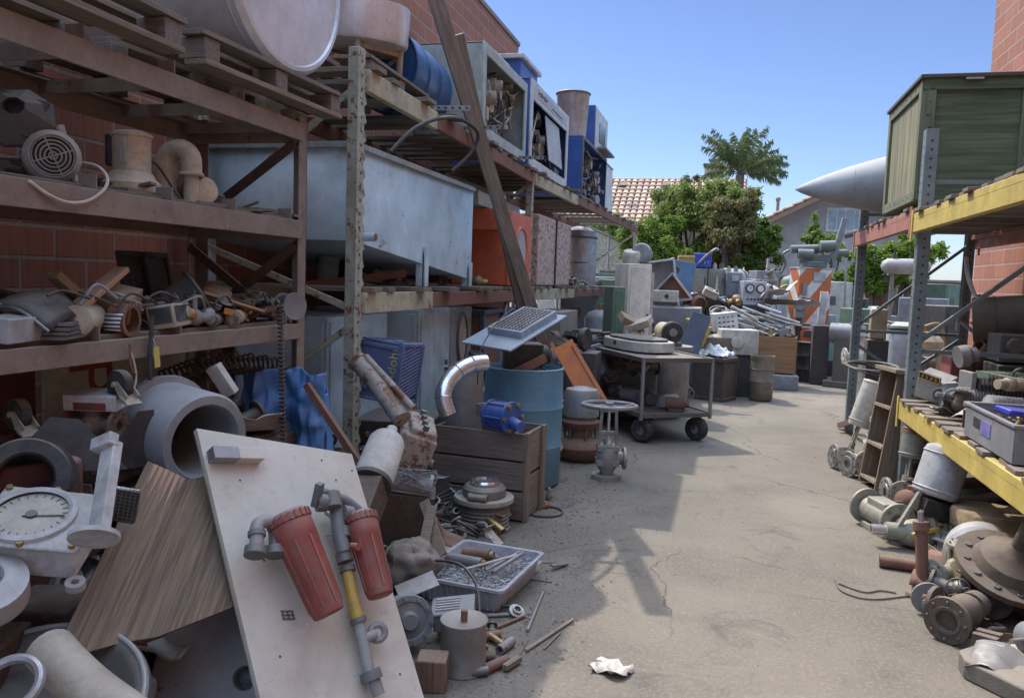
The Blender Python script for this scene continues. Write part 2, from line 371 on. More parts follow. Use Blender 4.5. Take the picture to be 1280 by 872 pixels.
tree('fig_vine', 'loose brown and olive climber on the right flank of the tall tree', b,
     bl(b, [(915, 258, 24, 0), (925, 275, 22, 0), (905, 292, 24, 0), (935, 250, 16, .2), (898, 262, 18, .1), (925, 305, 18, 0)], 22.6), 8500, (.14, .13, .04), (.26, .22, .08), .11, 8, 'plant', 1.5)
b = (hY(810, 340, 22.5).x, 22.5, 0)
tree('citrus_tree', 'low bright yellow green tree left of the tall dark tree', b,
     bl(b, [(800, 290, 24, 0), (822, 300, 26, .2), (790, 310, 22, 0), (840, 320, 24, -.3), (812, 325, 26, 0), (785, 300, 16, .3), (845, 280, 16, .2)], 22.5), 9000, (.11, .19, .02), (.24, .32, .045), .12, 5)
b = (hY(948, 340, 23).x, 23, 0)
tree('round_shrub', 'rounded mid green shrub right of the tall dark tree', b,
     bl(b, [(945, 305, 26, 0), (962, 300, 18, 0), (930, 320, 24, 0), (958, 325, 24, 0), (950, 288, 16, .2)], 23), 8000, (.08, .15, .02), (.17, .24, .045), .12, 6, 'shrub')
b = (hY(1022, 340, 22).x, 22, 0)
tree('young_tree', 'thin feathery light green sapling in front of the gabled house', b,
     bl(b, [(1018, 285, 10, 0), (1008, 295, 9, 0), (1030, 300, 12, 0), (1045, 305, 11, 0), (1020, 308, 14, 0), (1000, 312, 9, .2), (1050, 315, 12, 0), (1018, 270, 5, 0)], 22), 2600, (.14, .24, .03), (.25, .34, .06), .11, 7)
b = (hY(1110, 360, 18.5).x, 18.5, 0)
tree('hedge_bush', 'bright leafy bush seen through the right-hand rack', b,
     bl(b, [(1095, 320, 24, 0), (1120, 310, 26, 0), (1145, 320, 26, .2), (1085, 350, 22, 0), (1110, 345, 26, 0), (1140, 350, 24, 0), (1165, 310, 18, .3), (1070, 325, 18, 0), (1060, 345, 18, 0)], 18.5), 10000, (.13, .22, .02), (.26, .36, .05), .10, 9, 'bush')
b = (hY(770, 330, 30).x, 31, 0)
tree('garden_bush', 'green garden bush behind the chain link fence, below the tiled roof', b,
     bl(b, [(745, 300, 26, 0), (770, 295, 24, 0), (720, 310, 24, 0), (760, 320, 28, 0), (700, 300, 24, 0)], 31), 7000, (.09, .16, .02), (.2, .28, .05), .16, 10, 'bush')
b = (hY(840, 340, 27).x, 27, 0)
tree('roof_side_bush', 'sparse twiggy bush showing above the tall tree at its left', b,
     bl(b, [(860, 228, 9, 0), (835, 238, 12, 0), (875, 222, 8, 0), (822, 245, 10, 0)], 27), 900, (.1, .13, .04), (.2, .22, .08), .12, 12, 'bush')
# palm
def palm():
    rnd = random.Random(5); Y = 30; p = hY(925, 219, Y); t = T('palm_tree', 'feather palm rising above the tall tree', 'palm', (p.x, Y, 0))
    g = G(); g.cyl((0, 0, 0), (0, 0, p.z), .2, .15, 12); mk(g, 'trunk', BARK, t)
    g = G()
    fr = [(-24, 78, 2.3), (-34, 70, 2.25), (2, 80, 2.5), (28, 70, 2.2), (-42, 70, 1.9), (-20, 78, 1.5), (5, 80, 1.9), (20, 72, 2.1), (38, 60, 2.1), (50, 45, 2.0), (-55, 48, 1.6), (62, 25, 1.9), (75, 5, 1.8), (-30, 62, 2.0), (12, 76, 2.0), (30, 45, 1.6), (85, -15, 1.6), (-75, 20, 1.4), (55, 10, 1.7), (70, 35, 1.8), (-10, 70, 1.7)]
    for i, (tl, up, L) in enumerate(fr):
        az = rnd.uniform(-.9, .9); sx = math.sin(R(tl))*.92; L *= .92; d = Vector((sx*1.0, az*.6*abs(math.cos(R(tl))), math.cos(R(tl))*.9+.1)).normalized()
        pts = []; q = Vector((0, 0, p.z)); v = d.copy(); n = 18
        for k in range(n+1):
            pts.append(q.copy()); q += v*L*.92/n; v = (v+Vector((0, 0, -.042))).normalized()
        g.tube(pts, .02, 4, m=1, smooth=False, r1=.004)
        for k in range(3, n+1):
            a = pts[k]; dd = (pts[k]-pts[k-1]).normalized(); sd = dd.cross(Vector((rnd.uniform(-.3, .3), 1, rnd.uniform(-.2, .2)))).normalized()
            for s2 in (-1, 1):
                for r_ in range(4):
                    e = (dd*.7+sd*s2*.8+Vector((0, rnd.uniform(-.5, .5), -rnd.uniform(.3, 1.1)))).normalized(); LL = .30*math.sin(math.pi*min(1, (k+1)/(n+4)))*rnd.uniform(.7, 1.1)
                    u = e.cross(Vector((0, 1, .2))).normalized()*.016; a2 = a+dd*rnd.uniform(0, .1)
                    g.add([a2-u, a2+u, a2+e*LL*.6+u*.9+Vector((0, 0, -.01)), a2+e*LL+Vector((0, 0, -.06)), a2+e*LL*.6-u*.9+Vector((0, 0, -.01))], [(0, 1, 2, 3, 4)])
    mk(g, 'fronds', [leafm((.08, .12, .035), (.20, .24, .09)), BARK], t)
palm()
# houses
def tilem(c1, c2, c3):
    s = N('clay_tile'); gm = s.n('ShaderNodeNewGeometry'); n = s.noise(s.co(rnd=False), 5, 3); r = gm.outputs['Random Per Island']
    col = s.mix(r, c1, c2); col = s.mix(s.ramp(n, .5, .7), col, c3); return s.out(col, .8)
def tiles(g, o, du, dv, nu, nv, pu, pv, up):
    """barrel tiles: o lower-left corner, du along the eave, dv up the slope"""
    du, dv, up = Vector(du).normalized(), Vector(dv).normalized(), Vector(up).normalized()
    for j in range(nv):
        for i in range(nu):
            b = Vector(o)+du*pu*i+dv*pv*j; vs = []
            for e, (q, lift, w) in enumerate(((-.04, .055, .5), (pv, .01, .42))):
                for k in range(5):
                    a = math.pi*k/4; vs.append(b+dv*q+du*(pu*.5-math.cos(a)*pu*w)+up*(lift+math.sin(a)*pu*.28))
            g.add(vs, [(k, k+1, k+6, k+5) for k in range(4)]+[(0, 1, 2, 3, 4)])
TL = tilem((.36, .22, .16), (.50, .38, .28), (.42, .30, .22)); STU = paint((.50, .46, .42), .9, dirt=.2, name='stucco', scale=2)
def house_left():
    Y = 36.; a = hY(735, 226, Y); b = hY(880, 226, Y); z1 = a.z; W = b.x-a.x+3; x0 = a.x-1.5
    t = T('tiled_house', 'house with a pinkish tan barrel tile roof behind the trees', 'house', (x0+W/2, Y+2, 0))
    g = G(); ze = z1-2.1; g.box((0, -.6, ze/2), (W, 8.2, ze)); mk(g, 'wall', STU, t)
    sl = Vector((0, 3.2, 2.1)); g = G(); L = sl.length
    tiles(g, (-W/2-.3, -2-3.2, ze), (1, 0, 0), sl, int((W+.6)/.27), int(L/.36)+1, .27, .36, (0, -2.1, 3.2))
    rf = mk(g, 'roof', TL, t)
    g = G(); g.prism([(-W/2-.3, -5.3, ze-.08), (W/2+.3, -5.3, ze-.08), (W/2+.3, -2, z1-.05), (-W/2-.3, -2, z1-.05)], -.12); g.prism([(-W/2-.3, -2, z1-.05), (W/2+.3, -2, z1-.05), (W/2+.3, 2.5, ze), (-W/2-.3, 2.5, ze)], -.12)
    g.cyl((-W/2-.3, -2, z1+.02), (W/2+.3, -2, z1+.02), .09, n=8); mk(g, 'roof_deck', paint((.3, .2, .15), .9), t)
    g = G()
    for px in (779, 833):
        p = hY(px, 231, 34.3); g.box((p.x-x0-W/2, p.y-Y-2, p.z), (.32, .3, .12), (33, 0, 0))
    mk(g, 'roof_vent', paint((.12, .09, .08), .7), t)
    c = hY(893, 215, 37.); cx = c.x-x0-W/2; cy = c.y-Y-2
    g = G(); zt = hY(893, 208, 37.).z; g.box((cx, cy, zt-1.1), (.85, .7, 2.2)); ch = mk(g, 'chimney', STU, t, bevel=.01)
    g = G(); g.box((cx, cy, zt+.04), (.95, .8, .08)); g.box((cx, cy, zt+.16), (.42, .4, .16)); g.box((cx, cy, zt+.27), (.55, .5, .05)); mk(g, 'chimney_cap', CAP, ch)
house_left()
def house_right():
    Y = 30.; a = hY(945, 280, Y); pk = hY(1062, 226, Y); b = Vector((2*pk.x-a.x, Y, a.z))
    t = T('gabled_house', 'grey stucco house gable with a clay tile roof edge at right', 'house', (pk.x, Y, 0))
    ax, az, pz = a.x-pk.x, a.z, pk.z; D = 9
    g = G(); g.prism([(ax+.5, .6, 0), (-ax-.5, .6, 0), (-ax-.5, .6, az+.1), (0, .6, pz-.12), (ax+.5, .6, az+.1)], D, nrm=(0, 1, 0)); mk(g, 'wall', paint((.40, .37, .37), .9, dirt=.15, name='stucco', scale=2), t)
    sl = Vector((-ax, 0, pz-az)); g = G()
    for sg in (1, -1):
        tiles(g, (ax*sg, 0 if sg > 0 else D, az), (0, 1 if sg > 0 else -1, 0), (sl.x*sg, 0, sl.z), int(D/.27), int(sl.length/.36)+1, .27, .36, (-sl.z*sg, 0, sl.x))
    mk(g, 'roof', TL, t)
    g = G()
    for sg in (1, -1): g.prism([(ax*sg, 0, az-.2), (0, 0, pz-.2), (0, 0, pz-.02), (ax*sg, 0, az-.02)], D, nrm=(0, 1, 0))
    mk(g, 'fascia', paint((.33, .2, .15), .8), t)
    w0 = hY(1036, 262, Y+.6); w1 = hY(1078, 288, Y+.6); wc = ((w0.x+w1.x)/2-pk.x, .585, (w0.z+w1.z)/2); ww, wh = w1.x-w0.x, w0.z-w1.z
    g = G(); g.box(wc, (ww+.14, .06, wh+.14)); fr = mk(g, 'window', paint((.6, .6, .6), .6), t, bevel=.005)
    g = G()
    for k in range(4): g.box((wc[0]-ww/2+ww*(k+.5)/4, wc[1]-.035, wc[2]), (ww/4-.05, .02, wh-.06))
    mk(g, 'pane', paint((.30, .36, .42), .15, dirt=.2), fr)
    g = G(); q = hY(972, 262, Y+2); g.cyl((q.x-pk.x, 2, q.z-.9), (q.x-pk.x, 2, q.z+.35), .06, n=8); g.ball((q.x-pk.x, 2, q.z+.38), .1, 8); mk(g, 'vent_pipe', CAP, t)
house_right()
# ---------------------------------------------------------------- palette
BROWN = paint((.205, .155, .13), .75, dirt=.7, rust=.3, scale=6, name='brown_shelf_paint', dcol=(.26, .21, .17))
PALE = paint((.36, .38, .31), .7, dirt=.5, rust=.75, scale=9, name='pale_rack_paint')
CREAM = paint((.46, .42, .29), .7, dirt=.5, rust=.5, scale=6, name='cream_beam_paint')
RUST = rusty((.25, .12, .08), (.15, .08, .06)); RUSTD = rusty((.12, .07, .05), (.06, .045, .04), name='dark_rust')
WX = wood((.29, .22, .16), 0); WY = wood((.29, .22, .16), 1); WZ = wood((.29, .22, .16), 2)
GWX = wood((.22, .18, .15), 0); GWY = wood((.22, .18, .15), 1); GWZ = wood((.22, .18, .15), 2)
STEEL = metal((.46, .46, .46), .4, .5); DSTEEL = metal((.2, .195, .19), .5, .6, name='dark_steel'); CHROME = metal((.75, .76, .78), .18, .25, name='polished_steel')
BLACK = paint((.025, .025, .028), .6, dirt=.5, name='black_paint', dcol=(.12, .10, .09)); RUBBER = paint((.035, .033, .033), .8, dirt=.6, name='rubber', dcol=(.14, .12, .10))
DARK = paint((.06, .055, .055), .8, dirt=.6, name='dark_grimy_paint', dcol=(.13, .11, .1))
WHITE = paint((.66, .66, .66), .45, dirt=.35, rust=.1, name='white_enamel'); OFFW = paint((.55, .53, .48), .6, dirt=.45, rust=.15, name='off_white_paint')
BEIGE = paint((.45, .39, .30), .6, dirt=.6, rust=.1, name='beige_paint'); GREY = paint((.24, .25, .27), .5, dirt=.5, rust=.1, name='grey_paint'); LGREY = paint((.42, .43, .45), .5, dirt=.45, name='light_grey_paint')
SKYB = paint((.48, .62, .70), .5, dirt=.25, rust=.3, name='pale_blue_paint', dcol=(.42, .41, .34), streak=True, scale=4); BLUE = paint((.03, .10, .34), .35, dirt=.25, name='blue_enamel')
MBLUE = paint((.07, .15, .38), .45, dirt=.5, name='mid_blue_paint'); ORANGE = paint((.62, .13, .05), .5, dirt=.35, rust=.1, name='orange_paint')
RED = paint((.29, .065, .05), .55, dirt=.7, name='red_plastic'); GLASS = paint((.05, .06, .07), .08, dirt=.3, name='dusty_glass'); BRASS = metal((.45, .30, .12), .4, .6, name='dull_brass')
TAN = paint((.38, .30, .20), .75, dirt=.5, name='tan_board'); GGREEN = paint((.12, .21, .15), .6, dirt=.5, rust=.3, name='green_paint'); YEL = paint((.58, .42, .05), .5, dirt=.5, name='yellow_paint')
GALVD = metal((.36, .36, .37), .55, .5, name='dull_galvanised', m=.7)

# ---------------------------------------------------------------- brown shelf, left foreground
X0, X1, YA, YB = -2.0, -2.62, 1.25, 3.52
def brown_shelf():
    t = T('steel_shelf', 'brown angle steel shelf unit with three cluttered levels at the left', 'shelf', (-2.3, 2.4, 0))
    o = Vector((2.3, -2.4, 0))
    def post(x, y, z=2.24):
        g = G(); sx = 1 if x > -2.3 else -1
        g.box(Vector((x-.004*sx, y, z/2))+o, (.008, .075, z)); g.box(Vector((x-.035*sx, y+(.033 if y > 2.4 else -.033), z/2))+o, (.07, .008, z-.01)); mk(g, 'post', BROWN, t, bevel=.002)
    for x, y in ((X0, YB), (X0, YA), (X1, YB), (X1, YA), (X1, 2.33)): post(x, y)
    for z, h in ((2.20, .085), (1.74, .085), (1.245, .072), (.72, .085)):
        for x in (X0, X1):
            g = G(); g.box(Vector((x+.008 if x == X0 else x, (YA+YB)/2, z-h/2))+o, (.008, YB-YA-.04, h)); g.box(Vector((x-.03 if x == X0 else x+.03, (YA+YB)/2, z-.004))+o, (.06, YB-YA-.05, .006)); mk(g, 'beam', BROWN, t, bevel=.002)
        for y in (YA+.05, YB-.04):
            g = G(); g.box(Vector(((X0+X1)/2, y, z-h/2-.01))+o, (X0-X1-.03, .008, h)); mk(g, 'end_rail', BROWN, t)
        for k in range(6):
            y = YA+.12+k*(YB-YA-.24)/5+.03*math.sin(k*5+z*9)
            g = G(); g.box(Vector(((X0+X1)/2, y, z-.03))+o, (X0-X1-.03, .006, .05)); g.box(Vector((X0-.03, y, z+.025))+o, (.07, .006, .05)); mk(g, 'cross_member', BROWN, t)
    for z in (1.715, 1.22, .695):
        for k in range(3):
            g = G(); g.box(Vector((X0-.12-k*.19, (YA+YB)/2+.02*k, z+.03))+o, (.17, YB-YA-.1, .018), (0, (k-1)*1.0, 0)); mk(g, 'deck_board', GWY, t, bevel=.002)
    for a, b in (((X0-.02, YB-.05, 2.1), (X1+.02, YB-.05, 1.7)), ((X1+.02, YB-.05, 1.6), (X0-.02, YB-.05, 1.2)), ((X0-.02, YB-.03, 1.62), (X1+.02, YB-.03, 1.2))):
        g = G(); g.bar(Vector(a)+o, Vector(b)+o, .045, .012, (0, 1, 0)); mk(g, 'brace', RUSTD, t)
brown_shelf()

# ---------------------------------------------------------------- pallet rack, left
def notch_post(t, x, y, h, m, w=.085, o=Vector((0, 0, 0)), tooth=True):
    g = G(); p = Vector((x, y, 0))+o; g.box(p+Vector((0, -w*.18, h/2)), (w*.7, w*.64, h)); g.box(p+Vector((w*.36, -.01, h/2)), (.006, w*.9, h))
    if tooth:
        k = .15
        while k < h-.1:
            g.box(p+Vector((w*.3, w*.42, k)), (.012, .035, .055), (28, 0, 0)); k += .1
    g.box(p+Vector((0, 0, .006)), (w*1.6, w*1.8, .012))
    o_ = mk(g, 'upright', m, t, bevel=.003)
    g = G(); k = .1
    while k < h-.06:
        g.cyl(p+Vector((w*.363, 0-.008, k)), p+Vector((w*.368+.004, 0-.008, k)), .009, n=8); k += .075
    mk(g, 'bolt_holes', BLACK, o_)
YR = [4.12, 8.4, 16.6]; XR = [-2.02, -2.08, -1.86]
def pallet_rack():
    t = T('pallet_rack', 'tall pale grey pallet rack with rust spots carrying machines along the left wall', 'rack', (-2.5, 10, 0)); o = Vector((2.5, -10, 0))
    for i in range(3):
        notch_post(t, XR[i], YR[i], 2.72 if i < 2 else 2.75, PALE, .09, o); notch_post(t, XR[i]-1.0, YR[i], 2.7, PALE, .09, o, False)
        for a, b in (((0, 2.5), (-1, 1.75)), ((-1, 1.65), (0, 1.3)), ((0, 1.2), (-1, .5)), ((-1, .45), (0, .2))):
            g = G(); g.bar(Vector((XR[i]+a[0], YR[i]-.03, a[1]))+o, Vector((XR[i]+b[0], YR[i]-.03, b[1]))+o, .035, .02, (0, 1, 0)); mk(g, 'brace', PALE, t)
    for z in (2.56, 1.33):
        for i in range(2):
            for dx in (0, -1.0):
                a = Vector((XR[i]+dx+.03, YR[i]+.05, z)); b = Vector((XR[i+1]+dx+.03, YR[i+1]-.05, z)); c = a.lerp(b, .27)
                g = G(); g.bar(a+o, c+o, .045, .12); mk(g, 'beam', CREAM, t, bevel=.004); g = G(); g.bar(c+o, b+o, .043, .105); mk(g, 'beam', RUST, t, bevel=.004)
            n = 16 if i == 0 else 26
            for k in range(n):
                f = (k+.5)/n; a = Vector((XR[i], YR[i], z)).lerp(Vector((XR[i+1], YR[i+1], z)), f); rnd = random.Random(k*7+i)
                if rnd.random() < .12: continue
                g = G(); g.box(a+Vector((-.5+rnd.uniform(-.04, .04), 0, .075))+o, (1.16+rnd.uniform(-.1, .1), .12+rnd.uniform(-.02, .06), .028), (0, 0, rnd.uniform(-3, 3))); mk(g, 'deck_board', GWX if k % 3 else WX, t, bevel=.002)
pallet_rack()
def pallet(loc, rot, label, w=1.0, d=1.05):
    t = T('wooden_pallet', label, 'pallet', loc, rot, 'wooden pallets on top of the left shelving'); rnd = random.Random(int(loc[1]*10))
    for k in range(3):
        g = G(); y = -d/2+.05+k*(d/2-.05)
        for q in range(3): g = G(); g.box((-w/2+.07+q*(w/2-.07), y, .065), (.12, .09, .08)); mk(g, 'block', GWX, t, bevel=.003)
    for k in range(3):
        g = G(); g.box((-w/2+.05+k*(w/2-.05), 0, .012), (.1, d, .022)); mk(g, 'bottom_board', WY, t, bevel=.002)
    for k in range(7):
        g = G(); g.box((-w/2+.05+k*(w-.1)/6, rnd.uniform(-.02, .02), .117), (.1, d, .02)); mk(g, 'top_board', WY if k % 2 else GWY, t, bevel=.002)
    return t
pallet((-2.42, 2.02, 2.262), (0, 0, 1), 'weathered pallet on the brown shelf top, nearest the picture edge')
pallet((-2.42, 3.22, 2.262), (0, 0, -1.5), 'weathered pallet on the brown shelf top under the dull silver tank')
pallet((-2.6, 4.95, 2.65), (0, 0, 2), 'weathered pallet on the pallet rack top below the tank stand')

# silver tank lying across the pallet
SILV = metal((.74, .75, .78), .4, .45, 3, name='weathered_tank_steel', m=.55)
t = T('silver_tank', 'large dull silver cylindrical tank lying on the pallets', 'tank', (-2.42, 3.38, 2.827), (0, 0, -4))
g = G(); r = .425; prof = [(0, -.55), (r, -.55), (r, .38), (r+.008, .385), (r+.008, .425), (r-.012, .45), (r-.03, .452), (r-.036, .44), (0, .455)]
g.lathe(prof, (0, 0, 0), (1, 0, 0), 48); mk(g, 'shell', SILV, t)
g = G(); g.torus((.39, 0, 0), (1, 0, 0), r+.004, .006, 48, 6); g.torus((-.2, 0, 0), (1, 0, 0), r+.001, .004, 48, 6); mk(g, 'weld_seam', SILV, t)
g = G(); g.box((-.06, -.43, .1), (.1, .03, .14)); g.box((-.06, -.45, .02), (.06, .02, .05)); mk(g, 'lug', SILV, t, bevel=.004)
# second tank on a stand
t = T('stand_tank', 'upright silver tank with pinkish streaks on a tubular stand', 'tank', (-2.5, 5.15, 2.79), (4, 4, 0))
g = G(); g.lathe([(0, .22), (.2, .215), (.3, .25), (.31, .27), (.31, .5), (0, .5)], n=36); mk(g, 'shell', paint((.72, .68, .69), .35, metal=.4, dirt=.4, dcol=(.42, .25, .22), scale=2, streak=True, name='streaked_steel'), t)
for a in (20, 110, 200, 290):
    c, s_ = math.cos(R(a))*.26, math.sin(R(a))*.26; g = G(); g.cyl((c, s_, 0), (c, s_, .25), .022, n=10); mk(g, 'leg', TAN, t)
g = G()
for a in (20, 110, 200, 290): g.bar((math.cos(R(a))*.26, math.sin(R(a))*.26, .21), (math.cos(R(a+90))*.26, math.sin(R(a+90))*.26, .21), .02, .03); g.bar((math.cos(R(a))*.26, math.sin(R(a))*.26, .2), (math.cos(R(a+90))*.26, math.sin(R(a+90))*.26, .05), .016, .02)
mk(g, 'brace', TAN, t)
# blue drum lying
t = T('blue_drum', 'glossy dark blue steel drum lying on its side on the rack top', 'drum', (-2.5, 5.82, 2.98), (0, 0, 3))
g = G(); g.lathe([(0, -.4), (.27, -.4), (.285, -.43), (.295, -.43), (.29, -.4), (.285, -.38), (.285, -.15), (.298, -.135), (.285, -.12), (.285, .13), (.298, .145), (.285, .16), (.285, .4), (.295, .43), (.27, .4), (0, .4)], (0, 0, 0), (0, 1, 0), 40)
mk(g, 'shell', paint((.02, .09, .26), .22, dirt=.15, name='glossy_blue'), t)
g = G(); g.cyl((.1, -.41, .12), (.1, -.395, .12), .03, n=12); mk(g, 'bung', STEEL, t)

# cabinets with open guts on the rack top
def guts(parent, x, y0, y1, z0, z1, seed, n=26, mats=None, name='wiring'):
    """works of a machine filling an opening in the plane x, each kind one part"""
    rnd = random.Random(seed); W, H = y1-y0, z1-z0
    g = G()
    for k in range(n):
        a = Vector((x+rnd.uniform(-.12, -.02), rnd.uniform(y0, y1), rnd.uniform(z0, z1))); b = Vector((x+rnd.uniform(-.12, -.02), min(y1, max(y0, a.y+rnd.gauss(0, W*.25))), min(z1, max(z0, a.z+rnd.gauss(0, H*.3)))))
        g.tube([a, a.lerp(b, .5)+Vector((rnd.uniform(-.05, .04), rnd.gauss(0, .06), rnd.gauss(-.05, .05))), b], rnd.choice((.005, .008, .013)), 5, rnd.choice((0, 0, 1, 2)))
    mk(g, name, mats or [RUBBER, BEIGE, STEEL], parent)
    g = G()
    for k in range(int(n*.8)):
        c = (x+rnd.uniform(-.2, -.08), rnd.uniform(y0+.05, y1-.05), rnd.uniform(z0+.04, z1-.04)); s_ = [rnd.uniform(.04, .12), rnd.uniform(.05, W*.18), rnd.uniform(.04, H*.2)]
        if rnd.random() < .6: g.box(c, s_, (rnd.uniform(-8, 8), 0, 0), rnd.choice((0, 1, 2)))
        else: g.cyl(Vector(c), Vector(c)+Vector((.1, rnd.uniform(-.05, .05), 0)), rnd.uniform(.03, .08), n=12, m=rnd.choice((0, 1, 2)))
    mk(g, 'mechanism', mats or [DSTEEL, GALVD, BEIGE], parent, bevel=.003)
def opencab(name, label, cat, x0, x1, y0, y1, z0, z1, shell, trim, seed, fr=.07, rot=(0, 0, 0), n=26, header=0, inner=DARK, mats=None):
    """box cabinet whose face at x1 is open; local origin at its base centre"""
    c = Vector(((x0+x1)/2, (y0+y1)/2, z0)); t = T(name, label, cat, c, rot); w, d, h = x1-x0, y1-y0, z1-z0; th = .02
    g = G(); g.box((0, -d/2+th/2, h/2), (w, th, h)); g.box((0, d/2-th/2, h/2), (w, th, h)); g.box((0, 0, h-th/2), (w, d, th)); g.box((0, 0, th/2), (w, d, th)); g.box((-w/2+th/2, 0, h/2), (th, d, h)); mk(g, 'shell', shell, t, bevel=.006)
    g = G(); g.box((-w/2+.12, 0, h/2), (.01, d-.05, h-.05)); mk(g, 'back_panel', inner, t)
    g = G(); X = w/2
    g.box((X+.004, -d/2+fr/2, h/2), (.02, fr, h)); g.box((X+.004, d/2-fr/2, h/2), (.02, fr, h)); g.box((X+.005, 0, h-fr/2-header/2), (.022, d-2*fr+.01, fr+header)); g.box((X+.005, 0, fr/2), (.022, d-2*fr+.01, fr)); mk(g, 'frame', trim, t, bevel=.005)
    guts(t, X-.02, -d/2+fr+.02, d/2-fr-.02, fr, h-fr-header, seed, n, mats)
    return t
PGREY = paint((.38, .43, .41), .6, dirt=.4, rust=.15, name='pale_green_grey_paint'); BWHT = paint((.55, .57, .58), .5, dirt=.4, rust=.12, name='dirty_white_trim')
opencab('open_cabinet', 'pale grey machine cabinet with open front showing pipes and dials, behind the leaning planks', 'machine', -2.62, -2.03, 6.42, 7.9, 2.66, 3.42, PGREY, PGREY, 4, .09, n=30)
g = G(); g.box((0, 0, .07), (.6, .5, .14)); mk(g, 'vent_box', PGREY, label='small grey vent box on the open grey cabinet roof', cat='box', loc=(-2.45, 7.45, 3.42), bevel=.01)
t = opencab('blue_dispenser', 'blue sided dispenser with white frame and a white inner panel on the rack top', 'machine', -2.9, -2.05, 8.15, 10.15, 2.66, 3.55, BLUE, BWHT, 7, .1, header=.1, n=30)
g = G(); g.box((.425+.012, .15, .42), (.012, .75, .5), (0, -7, 0)); mk(g, 'inner_panel', LGREY, t, bevel=.004)
g = G(); g.box((.44, .05, .79), (.008, 1.55, .1)); mk(g, 'label_strip', LGREY, t)
g = G()
rnd = random.Random(2)
for k in range(5): g.box((.447, -.68+k*.09, .80), (.006, .055, .018+.02*(k % 2)), (20, 0, 0))
for k in range(8): g.box((.447, .0+k*.075, .775), (.006, .05, .008))
mk(g, 'label_marks', BLACK, t)
t = T('blue_hood', 'blue metal hood with pale overhanging lid on top of the dispenser', 'machine', (-2.63, 8.55, 3.554))
g = G(); g.box((0, 0, .1), (.92, .75, .2)); mk(g, 'body', BLUE, t, bevel=.008)
g = G(); g.box((0, 0, .22), (1.0, .83, .045)); mk(g, 'lid', BWHT, t, bevel=.006)
g = G(); g.box((.15, -.38, .12), (.16, .01, .05)); mk(g, 'plate', OFFW, t)
t = T('beige_bin', 'tapered beige bin with dark rim standing above the blue machines', 'bin', (-2.28, 11.6, 3.524))
g = G(); g.lathe([(0, 0), (.2, 0), (.235, .62), (.25, .64), (.235, .66), (.22, .64), (.19, .03), (0, .03)], n=28); mk(g, 'body', paint((.48, .40, .36), .5, dirt=.5, streak=True, name='beige_bin'), t)
g = G(); g.torus((0, 0, .64), (0, 0, 1), .243, .012, 28, 8); mk(g, 'rim', DSTEEL, t)
opencab('blue_machine', 'deep blue machine with rusty exposed works next to the rack end', 'machine', -2.95, -2.05, 11.25, 13.5, 2.66, 3.52, BLUE, DSTEEL, 9, .05, n=34, inner=RUSTD)
t = T('blue_meter_box', 'small blue box with white face on top of the rusty blue machine', 'machine', (-2.3, 12.95, 3.524))
g = G(); g.box((0, 0, .32), (.46, 1.3, .64)); mk(g, 'body', BLUE, t, bevel=.01)
g = G(); g.box((.236, 0, .32), (.012, 1.24, .6)); mk(g, 'face', BWHT, t, bevel=.004)
g = G(); g.box((.245, .05, .3), (.01, .6, .3)); mk(g, 'display', GLASS, t)
g = G(); g.box((.3, .1, .04), (.16, 1.0, .03)); mk(g, 'ledge', GALVD, t)
t = T('white_side_panel', 'chalky white steel panel leaning beside the rusty blue machine', 'panel', (-2.12, 14.2, 2.672), (0, -2, 0))
g = G(); g.box((0, 0, .44), (.04, 1.3, .88)); mk(g, 'sheet', WHITE, t, bevel=.004); g = G(); g.box((.024, 0, .87), (.02, 1.3, .02)); mk(g, 'edge', GREY, t)
# perforated struts poking from the deck, hose
for i, (px, py, L) in enumerate(((548, 144, .45), (590, 172, .5), (648, 211, .5))):
    p = hX(px, py, -2.02); g = G(); g.box((0, 0, .015), (L, .04, .004)); g.box((0, -.02, 0), (L, .003, .034)); 
    for k in range(9): g.box((-L/2+.03+k*L/9, -.022, 0), (.02, .002, .014), m=1)
    mk(g, 'perforated_strut', [GALVD, BLACK], label='galvanised perforated strut poking out %s' % ('below the blue drum', 'below the open grey cabinet', 'below the blue dispenser')[i], cat='strut', group='perforated struts on the left rack', loc=(p.x, p.y, 2.668 if i != 1 else 2.672), rot=(0, 0, (8, -6, 4)[i]))
pts = [(488, 190, -1.98), (515, 163, -1.93), (545, 149, -1.88), (575, 149, -1.84), (597, 166, -1.82), (590, 190, -1.86), (565, 214, -1.95)]
g = G(); g.tube([hX(*p) for p in pts], .013, 8); mk(g, 'black_hose', RUBBER, label='black hose looped over the rack beam beside the planks', cat='hose')

# leaning planks
def plank(p0, p1, wd, th, m, label):
    p0, p1 = Vector(p0), Vector(p1); a = (p1-p0).normalized(); t0 = (p0+p1)/2; E = axrot(a, (1, .9, 0)); L = (p1-p0).length
    g = G(); g.box((0, 0, 0), (wd, th, L)); return mk(g, 'leaning_plank', m, label=label, cat='plank', group='planks leaning on the rack', loc=t0, rot=E, bevel=.004)
B = gr(710, 536); P = hd(545, 0, 5.6); d_ = (P-B).normalized(); plank(B+Vector((0, 0, .03)), P+d_*.3, .11, .04, wood((.33, .29, .26), 2, (.17, .15, .135), name='silvered_plank'), 'longest dark grey plank leaning steeply against the rack')
B = gr(688, 540); P = hd(577, 60, 6.1); d_ = (P-B).normalized(); plank(B+Vector((-.02, 0, .03)), P+d_*.1, .08, .04, wood((.30, .24, .19), 2, name='old_plank'), 'narrower brown plank leaning just left of the longest one')

